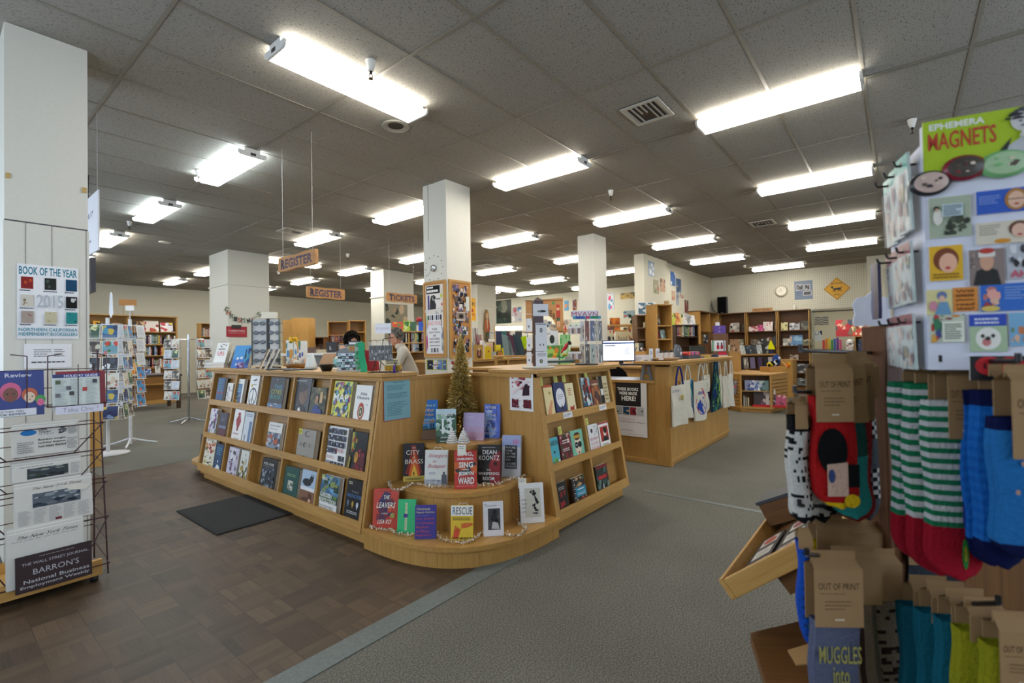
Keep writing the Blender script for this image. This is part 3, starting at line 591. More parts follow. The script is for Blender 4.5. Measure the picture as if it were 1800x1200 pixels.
LBK=[
 (2,(207,295),(250,301),(230,152),c_navy,'254b78','navy blue hardback with pale lines, top row at the far left end',{}),
 (2,(270,300),(303,306),(288,185),c_floralw,W,'small white flowered book beside the navy hardback at the far left',{}),
 (2,(322,315),(368,320),(340,160),c_bluepic,'e9e9e6','white book with a tall blue picture, top row, second cubby',{}),
 (2,(402,325),(458,331),(430,138),c_peace,'f1f1ee','tall white book with a peace symbol on its cover',{}),
 (2,(522,380),(612,392),(558,150),c_cities,'23262e','thick charcoal hardback titled The Cities Book',{'t':.034}),
 (2,(680,370),(780,378),(710,155),c_portrait,'4a4d52','grey hardback with a man in profile on its cover',{}),
 (2,(785,385),(882,393),(815,212),c_woman,'4a4a38','dark book with a woman in blue beside the profile portrait',{}),
 (2,(922,405),(1035,418),(948,172),c_map,'d8d660','yellow patterned hardback titled Map',{'t':.034}),
 (2,(1058,428),(1158,438),(1088,197),c_atlas,'f4f3ef','white hardback titled Atlas Obscura with a red emblem',{}),
 (1,(162,480),(207,487),(190,343),c_pattern,'e8e6ee','white book with purple and teal shapes, middle row far left',{}),
 (1,(222,498),(267,508),(245,368),c_dark,'343048','dark plum book beside the patterned one, middle row far left',{}),
 (1,(305,528),(367,538),(330,345),c_red,'f2f1ee','white book with a red dancing figure',{}),
 (1,(372,540),(424,550),(395,362),c_tower,'d4dbe2','pale book with a blue tower, right of the red figure book',{}),
 (1,(522,580),(605,600),(542,425),c_white_photo,'f0f0ee','white book with a street photograph, alone in the third cubby',{}),
 (1,(702,628),(822,658),(725,465),c_faces,'9c988f','grey book with a face drawn from brush strokes',{'t':.034}),
 (1,(892,680),(1008,712),(922,450),c_1968,'f2f2f0','white hardback with a grid of small photos and 1968',{'t':.03}),
 (1,(1025,715),(1130,745),(1062,482),c_singer,'16181c','black book with a singer with long red hair',{}),
 (0,(130,680),(192,697),(155,517),c_floral,'ece8da','cream book with orange flowers, bottom row far left',{}),
 (0,(197,700),(240,715),(215,560),c_blue,'1f4a72','small blue book with a white wave, bottom row far left',{}),
 (0,(275,735),(337,752),(295,577),c_lav,'cfcadb','lavender patterned book, bottom row second cubby',{}),
 (0,(350,760),(398,775),(372,598),c_olive,'e4e4dc','white and olive book beside the lavender one',{}),
 (0,(475,810),(578,850),(497,642),c_ansel,'15171c','black hardback with a misty landscape lettered Ansel Adams',{'t':.032}),
 (0,(622,870),(708,905),(645,697),c_green,'1a5450','dark green cloth hardback with a small pale picture',{'t':.03}),
 (0,(727,910),(812,945),(752,718),c_rabbit,'e9eaf0','book with two rabbits, blue above and brown below',{}),
 (0,(848,960),(955,1005),(885,752),c_garden,'eef0ee','hardback titled Garden Revolution with a meadow',{'t':.034}),
 (0,(1003,1015),(1098,1055),(1025,775),c_innov,'15181e','black book titled The Story of Innovation',{}),
]
for row,bl,br,tl,art,col,lab,kw in LBK:slope_book('L',row,bl,br,tl,O4,S4,'book',lab,art,col,group=G_L,**kw)
def r_cream(A):A.rect(0,0,1,1,'ecd9a0');A.rect(0,.93,1,1,'c0502f');A.ell(.62,.76,.1,.05,'b8933a');A.poly([(.1,.05),(.5,.1),(.85,.5),(.7,.55),(.2,.25)],'e0a070')
def r_moon(A):A.rect(0,0,1,1,'2e3a66');A.ell(.52,.55,.4,.28,'e9e9ee',24);A.lines(.25,.5,.8,.66,3,'a8a8b8');A.ell(.55,.25,.1,.06,'18203c');A.rect(.53,.24,.57,.36,'18203c')
def r_shoe(A):A.rect(0,0,1,1,'ece0b4');A.poly([(.2,.1),(.75,.15),(.8,.3),(.5,.24),(.3,.28)],'b0332a');A.lines(.25,.6,.7,.85,4,'c07a4a')
def r_col(A):A.rect(0,0,1,1,'9ab8c0');A.blobs(0,.1,1,1,30,['c0392b','3a6a8a','22303c','d8e4e4','6a2a24'],3,.22);A.rect(0,0,1,.16,'1f2a44')
def r_rust(A):A.rect(0,0,1,1,'7a4a3c');A.blobs(0,.1,1,.9,22,['a8663c','5a2f2a','3c3c44','c08a5a'],5,.24);A.lines(.1,.8,.9,.9,1,'d8c0a0')
def r_dark(A):A.rect(0,0,1,1,'d0c4a0');A.rect(0,0,.4,1,'1d1c1e');A.lines(.5,.2,.9,.8,5,'a08c5a');A.rect(.05,.4,.35,.6,'e4e0d8')
def r_aaron(A):A.rect(0,0,1,1,'52b4c4');A.text('AARON',.06,.72,.94,.9,'1a2a34',.02);A.blobs(.02,.02,.98,.3,16,['4a9a3a','7ac04a','e8f0e0'],3,.2);A.ell(.45,.5,.08,.05,'2a2a2a')
def r_red2(A):A.rect(0,0,1,1,'6a2a2c');A.blobs(0,0,1,1,34,['8a3036','b0485a','3a4a2c','d8b0a8','4a1a1c'],8,.16);A.lines(.2,.66,.85,.82,2,'f0dcd8');A.lines(.15,.4,.8,.52,2,'f0dcd8',4)
def r_teal(A):
    A.rect(0,0,1,1,'7fc4a8');A.ell(.5,.48,.27,.36,'ecdcc4',22);A.ell(.5,.78,.28,.14,'4a1f16');A.rect(.22,.72,.78,.82,'c8a03a');A.ell(.37,.48,.15,.11,'15161a');A.ell(.65,.48,.15,.11,'15161a');A.poly([(.42,.22),(.5,.26),(.58,.22),(.5,.15)],'b02a2a');A.text('BOOK',.27,.46,.47,.51,W,.02)
def r_doors(A):A.rect(0,0,1,1,'e8e8e8');A.ell(.35,.78,.11,.08,'2a2c34');A.blobs(.5,.6,.95,.95,8,['c4c8cc','a0a4aa'],3,.2);[A.text(t,.1,v,.95,v+.1,'c0454a',-.012)for t,v in(('BEHIND',.44),('CLOSED',.28),('DOORS',.12))]
def r_redw(A):A.rect(0,0,1,1,'f0ece8');A.rect(.12,.3,.9,.85,'b0302a');A.ell(.55,.62,.14,.15,'f0e0d0');A.ell(.6,.7,.16,.12,'221614');A.poly([(.25,.3),(.85,.3),(.75,.48),(.4,.48)],'1a1a1e');A.lines(.2,.15,.8,.22,1,'8a8a8a');A.rect(0,.95,1,1,'b0302a')
def r_black(A):A.rect(0,0,1,1,'1c1a1c');A.blobs(.2,.15,.8,.7,14,['7a1f24','a82a2c','3a1416'],4,.25);A.lines(.2,.74,.8,.86,2,'b0a8a0')
def r_wall(A):
    A.rect(0,0,1,1,'3a2a26');A.blobs(.1,.6,1,1,12,['8a6a4a','241a18','c09a70','4a5a3c'],4,.25);A.blobs(.2,0,1,.25,10,['a83a30','6a4a3a','d0b090'],5,.25);A.rect(.2,.28,1,.62,'2f8fae');A.text('WALLS',.3,.33,.9,.43,'f0f4f4',-.01);A.lines(.35,.5,.85,.58,1,'f0f4f4')
    for i in range(12):A.ell(.1,.05+i*.08,.05,.016,'f0f0ec' if i%2 else'2f8fae',8)
def r_green(A):A.rect(0,0,1,1,'2a3a38');A.blobs(0,0,1,1,30,['3f5a54','1a2624','6a8a80','20302e'],9,.2);A.rect(0,.88,1,1,'7a1f24');A.rect(.1,.48,.9,.64,'8a1f26');A.lines(.15,.5,.85,.62,1,'d03a3a',3,.7);A.rect(.42,.05,.5,.3,'c9d4d0')
O3,S3=(860,640),.24164;G_R='books on the short display case'
RBK=[
 (2,(412,335),(475,325),(380,155),r_cream,'ecd9a0','cream paperback with an orange swirl, top row left'),
 (2,(485,320),(562,310),(457,137),r_moon,'2e3a66','navy paperback with a big white moon'),
 (2,(570,308),(627,298),(548,140),r_shoe,'ece0b4','cream paperback with a red shoe shape'),
 (2,(685,268),(746,258),(660,100),r_col,'9ab8c0','leaning blue and red paperback, top row right cubby'),
 (2,(750,255),(808,243),(722,118),r_rust,'7a4a3c','rust brown paperback in the top right cubby'),
 (2,(812,245),(872,235),(780,90),r_dark,'d0c4a0','black and cream paperback leaning in the top right cubby'),
 (1,(455,735),(518,710),(433,540),r_aaron,'52b4c4','turquoise paperback lettered Aaron'),
 (1,(530,712),(610,690),(508,515),r_red2,'6a2a2c','dark red flowered paperback, middle row'),
 (1,(614,688),(697,655),(578,490),r_teal,'7fc4a8','mint green paperback with a face in sunglasses'),
 (1,(738,630),(805,605),(712,445),r_doors,'e8e8e8','white paperback titled Behind Closed Doors'),
 (1,(812,600),(882,575),(790,430),r_redw,'f0ece8','white and red paperback with a woman in black'),
 (0,(510,1090),(582,1057),(482,870),r_black,'1c1a1c','black paperback with a dark red picture, bottom row left'),
 (0,(622,1030),(712,995),(592,835),r_wall,'3a2a26','paperback with a turquoise panel lettered Walls'),
 (0,(795,943),(877,905),(770,745),r_green,'2a3a38','dark green paperback with red band, bottom right cubby'),
]
for row,bl,br,tl,art,col,lab in RBK:slope_book('R',row,bl,br,tl,O3,S3,'paperback',lab,art,col,group=G_R,soft=True,t=.022)
# paper slips on the sloping case and shelf labels
def slip(name,M,w,h,col,lab,cat,art=None,group=None,t=.0006):
    m=MB();m.box(-w/2,w/2,0,t,0,h,col,'paper')
    if art:art(Art(m,w,h,-w/2,0,0,'paper'))
    return tag(m.build(name,mx=M),lab,cat,group)
for i,(u,v,wh)in enumerate(((385,122,'cream swirl book'),(490,98,'navy moon book'),(551,97,'red shoe book'),(714,90,'rust brown book'),(525,484,'dark red flowered book'),(720,422,'closed doors book'))):
    p=ray_plane(O3[0]+u*S3,O3[1]+v*S3,'R');row=1 if v>300 else 2
    slip('note_card',TRS((p.x,1.79+fz(p.z-.02)+.036,p.z-.035),0,TH),.042,.065,'dcdc7a','small yellow note card sticking up behind the '+wh,'note card',lambda A:A.lines(.15,.15,.85,.85,4,'4a4a30',3,.35),'yellow note cards')
for x,z,wh in((2.97,.737,'left'),(3.5,.737,'right')):
    slip('shelf_label',TRS((x+.02,1.79+fz(z)-.0015,z),0,TH),.12,.042,'e8e8ea','white printed label on the upper lip of the short case, %s cubby'%wh,'label',lambda A:A.lines(.08,.2,.92,.8,3,'55555a',4,.4),'shelf lip labels')
# sheets taped on the corner panels
def a_teal(A):A.rect(-.02,-.015,1,1.01,'a03050');A.rect(0,0,1,1,'86b4bc');A.lines(.35,.93,.75,.96,1,'3a5a66');A.lines(.12,.74,.9,.88,6,'4a6e7a',3,.35);A.lines(.12,.54,.95,.68,5,'4a6e7a',4,.35);A.lines(.12,.1,.9,.46,9,'4a6e7a',8,.3)
q0,q1=onY(675,740,2.66),onY(720,666,2.66)
slip('notice_sheet',TRS(((q0.x+q1.x)/2,2.657,q0.z)),abs(q1.x-q0.x),q1.z-q0.z,'86b4bc','teal typed notice taped to the oak panel left of the tinsel tree','notice',a_teal)
def a_redp(A):A.rect(.06,.05,.94,.95,'f0eef0');A.blobs(.1,.55,.9,.95,20,['a84a5a','c88a90','6a2a38','e8d8dc'],5,.16);A.poly([(.55,.4),(.85,.42),(.85,.62),(.7,.75),(.6,.6)],'3c2a34');A.rect(.1,.08,.38,.3,'6a2a38');A.rect(.6,.08,.92,.3,'6a2a38');A.blobs(.1,.06,.92,.32,18,['2a2028','c8a0a8'],6,.08);A.poly([(.12,.5),(.8,.82),(.85,.78),(.18,.45)],'e8dadc')
q0,q1=onX(897,720,2.66),onX(937,661,2.66)
slip('poster',TRS((2.657,(q0.y+q1.y)/2,q0.z),-PI/2),abs(q1.y-q0.y),q1.z-q0.z+.02,'f4f4f6','small white poster with red and black drawing on the oak panel','poster',a_redp)
# ---------------------------------------------------------------- books standing on the steps
O5,S5=(620,640),.3001
def step_book(lv,bl,br,tl,art,col,lab,t=.026,tilt=.16,group='books on the stepped corner display',roll=0,soft=False,lift=0):
    z=[.13,.37,.61][lv]+.001+lift;P=[(O5[0]+a*S5,O5[1]+b*S5)for a,b in(bl,br,tl)]
    A_,B_=onZ(P[0][0],P[0][1],z),onZ(P[1][0],P[1][1],z);mid=(A_+B_)/2;k=(mid-C0).dot(Fv)
    h=(P[0][1]-P[2][1])*k/FPX*1.03/math.cos(tilt*.6);wpx=math.hypot(P[1][0]-P[0][0],P[1][1]-P[0][1])
    ang=math.atan2(B_.y-A_.y,B_.x-A_.x);base=math.atan2(Rv.y,Rv.x)
    d=(ang-base+PI)%(2*PI)-PI;d=max(-.5,min(.5,d*.5));mid=mid-Vector((.04,.032,0))*(lv==2)
    w=wpx*k/FPX/math.cos(d)
    o=book(w,h,t,col,None,art,soft=soft).build('book',mx=TRS(mid+Vector((0,0,t*math.sin(tilt)*0)),base+d,tilt,roll));tag(o,lab,'book',group);return o,mid,base+d,h
def s_leavers(A):
    A.rect(0,0,1,1,'c8402c');A.blobs(.15,.2,.85,.92,14,['5a2a4a','3a2a5c','7a2a3a'],3,.3);A.blobs(.55,.1,1,.6,8,['d8542f','c8402c'],4,.3);A.lines(.25,.93,.75,.96,1,'7a2a2a')
    A.text('THE',.4,.74,.65,.84,W,.01,.1);A.text('LEAVERS',.14,.52,.88,.66,W,.012,.05);A.text('a novel',.36,.36,.6,.41,W,0);A.ell(.8,.33,.1,.065,'a8a050',18);A.text('LISA KO',.2,.12,.74,.23,W,.01,.08)
def s_green(A):A.rect(0,0,1,1,'2fc07a');A.rect(.42,.08,.54,.9,'d8dcb4');A.poly([(.34,.46),(.54,.46),(.6,.54),(.5,.58),(.36,.58)],'4a2f8a');A.lines(.44,.12,.52,.42,8,'a0a87a');A.lines(.44,.62,.52,.86,8,'a0a87a')
def s_purple(A):
    A.rect(0,0,1,1,'433c94')
    for t,v,c in(('Chimamanda',.86,'d8d0a0'),('Ngozi Adichie',.75,'d8d0a0'),('Dear Ijeawele',.56,'c05a70'),('or A Feminist',.44,'c05a70'),('Manifesto',.32,'c05a70'),('in Fifteen',.2,'c05a70'),('Suggestions',.08,'c05a70')):A.text(t,.06,v,.06+.066*len(t),v+.075,c,.008)
    A.lines(.06,.68,.7,.71,1,'8a84c0')
def s_rescue(A):
    A.rect(0,0,1,1,'e8c43a');A.rect(0,.7,1,1,'f0f0ea');A.text('RESCUE',.08,.74,.96,.95,'1d2230',.0);A.rect(.08,.74,.11,.95,'3f8ac8');A.lines(.08,.56,.95,.66,2,'4a4020',3)
    A.poly([(.95,.5),(.6,.5),(.5,.42),(.56,.34),(.72,.36),(1,.44)],'d86a30')
    for i in range(4):A.poly([(.62-.03*i,.38+.03*i),(.46,.32+.04*i),(.47,.35+.04*i),(.62-.02*i,.42+.03*i)],'d86a30')
    A.poly([(.1,.05),(.3,.05),(.4,.2),(.3,.3),(.14,.22)],'d8502f')
    for i in range(4):A.poly([(.14+.06*i,.24),(.2+.07*i,.42-.03*i),(.23+.07*i,.41-.03*i),(.2+.06*i,.22)],'d8502f')
    A.text('DAVID MILIBAND',.06,.03,.94,.09,'2a2a22')
def s_gray(A):A.rect(0,0,1,1,'eceaee');A.rect(.24,.18,.84,.8,'46464a');A.blobs(.3,.3,.8,.76,12,['2c2c30','1e1e22','5c5c60'],3,.25);A.poly([(.4,.22),(.8,.2),(.72,.38),(.46,.42)],'c4c4c6');A.lines(.1,.86,.7,.9,1,'a0a0a8');A.rect(.05,.92,.2,.93,'803a7a')
def s_figure(A):
    A.rect(0,0,1,1,'f0efee');A.rect(.2,.14,.86,.88,'d4d2c4');k='26262a'
    for p in([(.4,.78),(.5,.84),(.5,.74)],[(.5,.76),(.66,.78),(.7,.72),(.55,.68)],[(.6,.72),(.72,.6),(.8,.5),(.7,.46),(.62,.58)],[(.66,.5),(.52,.46),(.5,.42),(.62,.42)],[(.6,.44),(.7,.34),(.64,.28),(.56,.38)],[(.62,.3),(.76,.34),(.74,.28)],[(.5,.26),(.74,.26),(.7,.22),(.52,.24)]):A.poly(p,k)
    A.ell(.58,.8,.05,.035,k)
    for i,v in enumerate((.58,.48,.38,.28)):A.lines(.06,v,.3,v+.025,1,'3a3a3a',i+3)
def s_brass(A):
    A.rect(0,0,1,1,'22222c');A.poly([(.1,.2),(.9,.2),(.75,.55),(.6,.95),(.4,.95),(.28,.55)],'8a2a1e');A.poly([(.25,.15),(.8,.15),(.68,.5),(.55,.8),(.42,.6)],'d8602a');A.poly([(.36,.12),(.7,.12),(.6,.34),(.5,.46)],'f0c040');A.rect(0,0,1,.14,'c8b050');A.ell(.5,.2,.03,.05,'201410')
    A.text('THE',.42,.86,.58,.9,'e8e0d0',0);A.text('CITY',.14,.7,.78,.82,'ece6d8',0);A.text('of',.45,.6,.55,.66,'ece6d8');A.text('BRASS',.1,.46,.95,.58,'ece6d8',0);A.text('S.A.CHAKRABORTY',.12,.04,.9,.09,'4a3a1a',0)
def s_budapest(A):
    A.rect(0,0,1,1,'d8dcd8');A.rect(0,0,1,.16,'a0a8b4');A.blobs(0,.02,.7,.2,12,['8a909c','c4cad0','6a7280'],3,.16);A.rect(.76,.04,.98,.3,'4a505c');A.rect(.82,.3,.9,.38,'3a404c')
    A.text('Strangers',.12,.76,.92,.9,'c8385a',-.008,.12);A.text('in',.36,.64,.5,.72,'c8385a',-.008,.12);A.text('Budapest',.12,.46,.86,.6,'c8385a',-.008,.12);A.lines(.2,.3,.5,.38,2,'9aa4b8')
def s_sing(A):
    A.rect(0,0,1,1,'c8403c');A.rect(0,.4,1,.7,'d8683a');A.poly([(0,.5),(.3,.55),(.2,.48),(.55,.5),(.5,.62),(.95,.7),(1,.62),(.7,.55),(.8,.4),(.4,.36),(.1,.44)],'3a3a40');A.blobs(.3,.2,.9,.36,8,['3a3a40','8a8a8c'],3,.12)
    for t,u0,v0,u1,v1 in(('SING,',.14,.84,.86,.96),('UNBURIED,',.12,.74,.88,.81),('SING',.2,.55,.84,.7),('A NOVEL',.36,.48,.66,.52),('JESMYN',.18,.32,.86,.45),('WARD',.16,.12,.88,.3)):A.text(t,u0,v0,u1,v1,'eef2f0',.03)
    A.lines(.1,.06,.9,.09,1,'e0b0a8')
def s_koontz(A):
    A.rect(0,0,1,1,'1d1b1e');A.poly([(.55,0),(1,0),(1,.85),(.7,.75),(.5,.5)],'8a1c24');A.ell(.75,.55,.16,.1,'a82a30');A.ell(.78,.52,.1,.06,'3a0f14');A.blobs(.02,.4,.5,.9,8,['2c2a2e','100f12'],3,.3);A.lines(.2,.92,.8,.95,1,'b0b0b4')
    for t,u0,v0,u1,v1 in(('DEAN',.22,.76,.84,.87),('KOONTZ',.06,.61,.96,.73),('THE',.4,.34,.58,.38),('WHISPERING',.04,.23,.95,.31),('ROOM',.24,.1,.74,.19)):A.text(t,u0,v0,u1,v1,'f0eef0',.005)
def s_future(base,panel=True):
    def f(A):
        A.rect(0,0,1,1,base)
        if panel:A.rect(0,.72,1,1,'9aa8d4');A.ell(.75,.84,.2,.07,'b48ab8');A.rect(.16,.2,.82,.76,'24262c');L=(.22,.76)
        else:A.blobs(0,0,1,1,24,['3a5ac8','2a48b0','5a7ae0','8ab0f0','24388a'],3,.3);L=(.1,.8)
        ts=('FUTURE','HOME','OF THE','LIVING','GOD')if panel else('FUTURE','HOME','OF THE','LIVING','GOD')
        for i,t in enumerate(ts):v=(.68-.072*i)if panel else(.86-.115*i);hh=.045 if panel else.075;A.text(t,L[0],v,L[0]+(.085 if panel else.11)*len(t),v+hh,'d8dce4',.01)
        for i,t in enumerate(('LOUISE','ERDRICH')):v=(.3-.07*i)if panel else(.22-.13*i);A.text(t,L[0],v,L[1],v+(.05 if panel else.085),'c0c8d8',.01)
    return f
def s_arthur(A):
    A.rect(0,0,1,1,'2f78c8');A.rect(0,.26,1,.5,'4a98d8');A.rect(0,.24,1,.28,'2a4a3a');A.rect(0,0,1,.24,'7a5c44')
    for t,u0,v0,u1,v1,c in(('The Story of',.16,.82,.88,.89,'d8e4c8'),('Arthur',.24,.7,.82,.79,'e8c8a0'),('Truluv',.24,.59,.8,.68,'e8c8a0'),('Elizabeth',.2,.47,.84,.55,'b8d8e0'),('Berg',.28,.38,.6,.45,'e0a890')):A.text(t,u0,v0,u1,v1,c,.01)
    A.rect(.15,.3,.48,.33,'22303c');A.rect(.18,.26,.2,.3,'22303c');A.rect(.43,.26,.45,.3,'22303c');A.rect(.62,.26,.68,.4,'1c2c50');A.rect(.74,.26,.8,.4,'1c2c50');A.ell(.72,.45,.12,.025,'c07a3a')
def s_thirteen(A):
    A.rect(0,0,1,1,'4a6e5a');A.rect(0,.78,1,1,'c4d8e0');A.blobs(0,.3,1,.85,22,['2c4a3a','8ab09a','d0e4e0','3a5a48','a8c8c0'],6,.25);A.rect(0,0,1,.2,'34493c')
    A.text('RESERVOIR',.25,.78,.85,.86,'eef4f2',.01);A.text('13',.28,.26,.8,.72,'e4eeec',.03);A.text('JON McGREGOR',.22,.12,.84,.19,'e4eeec',.01);A.lines(.2,.03,.7,.07,1,'c0d0c8')
def s_lilac(A):A.rect(0,0,1,1,'aa9ac4');A.rect(0,0,1,.3,'b890ac');A.rect(0,.3,1,.5,'b096bc');A.lines(.1,.78,.6,.88,3,'cfc4e0',3,.3);A.blobs(0,0,1,.08,8,['6a5070','e0d0dc'],3,.1)
SB=[
 (0,(113,958),(262,965),(120,742),s_leavers,'c8402c','red hardback The Leavers on the lowest step at left',.03),
 (0,(258,985),(365,992),(262,803),s_green,'2fc07a','bright green book with a purple knot on a pale bar',.02),
 (0,(363,1025),(487,1022),(367,842),s_purple,'433c94','purple book with pink title lettering on the lowest step',.018),
 (0,(573,1028),(705,1032),(575,840),s_rescue,'e8c43a','yellow and white book titled Rescue with two orange hands',.016),
 (0,(767,1012),(885,1000),(755,825),s_gray,'eceaee','white book with a dark grey seated picture',.016),
 (0,(985,938),(1125,920),(963,722),s_figure,'f0efee','white hardback with a black leaping figure and striped spine',.028),
 (1,(297,690),(418,680),(282,480),s_brass,'22222c','hardback The City of Brass with flames',.034),
 (1,(418,705),(553,712),(427,510),s_budapest,'d8dcd8','pale hardback Strangers in Budapest',.024),
 (1,(597,733),(727,725),(583,522),s_sing,'c8403c','red hardback Sing, Unburied, Sing',.026),
 (1,(730,700),(865,705),(735,482),s_koontz,'1d1b1e','black and red hardback The Whispering Room',.032),
 (1,(872,655),(980,668),(865,422),s_future('c4c8d0'),'c4c8d0','grey and lilac copy of Future Home of the Living God on the middle step',.04),
 (2,(390,437),(505,430),(387,217),s_arthur,'2f78c8','blue hardback The Story of Arthur Truluv',.024),
 (2,(497,455),(612,448),(487,268),s_thirteen,'4a6e5a','misty green book with a large 13',.022),
 (2,(648,432),(770,442),(648,280),s_lilac,'aa9ac4','plain lilac hardback on the top step',.024),
 (2,(768,420),(860,428),(752,232),s_future('3a5ac8',False),'3a5ac8','bright blue copy of Future Home of the Living God on the top step',.03),
]
SBO={}
for lv,bl,br,tl,art,col,lab,t_ in SB:SBO[lab[:12]]=step_book(lv,bl,br,tl,art,col,lab,t_)
def wire_stand(key,h,lab):
    o,mid,a,hh=SBO[key];M=o.matrix_world.copy();m=MB()
    for s in(-1,1):m.tube([(s*.03,-.018,.004),(s*.03,.0,-.0),(s*.03,.034,.004),(s*.03,.036,h-.01),(s*.018,.036,h+.006),(0,.036,h)],.0016,6,'e8e4dc')
    tag(m.build('wire_easel',mx=M),lab,'easel','wire book easels')
wire_stand('pale hardbac',.235,'white wire easel holding Strangers in Budapest');wire_stand('yellow and w',.2,'white wire easel behind the yellow Rescue book')
for key,off,lab,h in(('red hardback',-.03,'x',0),):pass
for p,lv,lab,d in(((637,502),1,'white handwritten card above the red Sing book',2.99),((992,697),0,'white handwritten card above the leaping figure book',3.12)):
    q=at(O5[0]+p[0]*S5,O5[1]+p[1]*S5,d);slip('note_card',TRS(q-Vector((0,0,.03)),math.atan2(Rv.y,Rv.x),.15,.03),.052,.062,'eceade',lab,'note card',lambda A:A.lines(.15,.55,.85,.9,2,'7a7a80',3,.35),'white note cards')
# spiral-striped spine of the leaping figure book is a strip of its own mesh
o=SBO['white hardba'][0];m=MB()
for i in range(13):m.box(-.083,-.079,0,.026,.01+i*.016,.018+i*.016,'1a1a1e')
c=m.build('spine_stripe',o);
# tinsel tree, nutcracker, white trees, garlands
def tinsel(m,c,r,hgt,n,cols,seed,z0=0):
    rd=random.Random(seed)
    for i in range(n):
        f=rd.random();z=z0+hgt*f;rr=r*(1-f)**.85+.006;a=rd.random()*6.283;ln=rr*rd.uniform(.75,1.08)
        p0=Vector((c[0]+.3*ln*math.cos(a),c[1]+.3*ln*math.sin(a),c[2]+z));a2=a+rd.uniform(-.5,.5);p1=Vector((c[0]+ln*math.cos(a2),c[1]+ln*math.sin(a2),c[2]+z+rd.uniform(-.02,.012)))
        u=Vector((-math.sin(a),math.cos(a),rd.uniform(-.6,.6))).normalized()*rd.uniform(.0015,.0035)
        m.add([p0-u,p0+u,p1+u,p1-u],[(0,1,2,3)],rd.choice(cols),'foil')
q=onZ(806,768,.61);
T=thing('tinsel_tree','tall narrow gold tinsel tree standing on the top step','decoration',(2.53,2.53,.61))
part('trunk',T,lambda m:m.cyl((0,0,.0),(0,0,.74),.005,.003,8,'a8862f','metal'))
part('tinsel',T,lambda m:tinsel(m,(0,0,0),.125,.62,6500,['ecd070','f8e8a0','c8a84c','fff4cc','a88f44'],4,.13))
part('base',T,lambda m:m.lathe([(0,0),(.04,0),(.042,.012),(.012,.03),(0,.03)],n=16,col='9a7c30',mat='foil'))
q=onZ(808,773,.611)
T=thing('nutcracker_figurine','small gold soldier figurine in front of the tinsel tree','figurine',q+Vector((.03,.03,0)),math.atan2(Rv.y,Rv.x))
part('body',T,lambda m:(m.cyl((-.012,0,.0),(-.01,0,.055),.008,.009,8,'8a6e34','metal'),m.cyl((.012,0,0),(.01,0,.055),.008,.009,8,'8a6e34','metal'),m.lathe([(0,.05),(.02,.05),(.024,.075),(.026,.105),(.012,.112),(0,.112)],n=12,col='a08040',mat='metal'),m.cyl((-.027,0,.1),(-.031,-.004,.06),.007,.005,8,'8a6e34','metal'),m.cyl((.027,0,.1),(.031,-.004,.06),.007,.005,8,'8a6e34','metal')))
part('head',T,lambda m:(m.ball((0,0,.124),.015,.015,.017,12,'b8985a','metal'),m.lathe([(0,.135),(.016,.135),(.018,.162),(0,.164)],n=12,col='8a6e34',mat='metal')))
part('stand',T,lambda m:m.box(-.03,.03,-.022,.022,-.001,.006,'7a6030','metal'))
for px,wh in((797,'left'),(817,'right')):
    q=onZ(px,779,.611);q=Vector((q.x+.02,q.y+.03,.611));m=MB();r_=random.Random(px)
    for i in range(6):
        zz=.004+.014*i;rr=.036*(1-i/6.6)
        k=max(5,int(16*(1-i/7)))
        for j in range(k):a=6.283*j/k+i*.3;m.ball((rr*math.cos(a),rr*math.sin(a),zz),.0085,None,.007,8,'e6e4e0','satin')
    m.cyl((0,0,0),(0,0,.09),.026,.004,12,'dcdad6');m.ball((0,0,.094),.007,None,None,8,'e6e4e0')
    tag(m.build('ceramic_tree',mx=TRS(q)),'small white ceramic tree on the top step, the %s one of two'%wh,'decoration','white ceramic trees')
def garland(px,z,name,lab,seed,extra=None):
    r_=random.Random(seed);m=MB();pts=[onZ(O5[0]+a*S5,O5[1]+b*S5,z+.008)for a,b in px]
    for a,b in zip(pts,pts[1:]):
        n=max(2,int((b-a).length/.0042))
        for i in range(n):
            p=a.lerp(b,i/n);o_=Vector((r_.gauss(0,.005),r_.gauss(0,.005),abs(r_.gauss(0,.006))));q_=p+o_;q_.z=max(z+.004,q_.z)
            if r_.random()<.55:m.ball(q_,.0056,None,None,6,r_.choice(['e8dcc8','c9b898','f4ece0','9c8a6c']),'foil')
            else:
                d=Vector((r_.gauss(0,1),r_.gauss(0,1),r_.gauss(0,1))).normalized()*.012;u=Vector((d.y,-d.x,d.z*.3)).normalized()*.002;m.add([q_-d-u,q_-d+u,q_+d+u,q_+d-u],[(0,1,2,3)],r_.choice(['f4ece0','c9b898','e8dcc8']),'foil')
    tag(m.build(name),lab,'garland','silver bead garlands')
garland([(285,652),(225,668),(212,700),(235,735),(275,745),(310,722),(355,700),(420,712),(480,718),(545,714),(590,716)],.37,'bead_garland','silver bead garland lying around the left part of the middle step',1)
garland([(735,712),(790,706),(850,705),(880,690),(930,672),(985,672),(1010,650)],.37,'bead_garland','silver bead garland on the right part of the middle step',2)
garland([(85,935),(105,955),(150,965),(235,975),(255,995),(310,998),(370,1000)],.13,'bead_garland','silver bead garland at the left end of the lowest step',3)
garland([(490,995),(520,1025),(575,1040),(640,1048),(690,1040),(730,1010),(765,985)],.13,'bead_garland','silver bead garland under the yellow Rescue book',4)
garland([(885,990),(930,1005),(985,1000),(1015,970),(1010,948),(975,938),(965,915)],.13,'bead_garland','silver bead garland beside the leaping figure book',5)
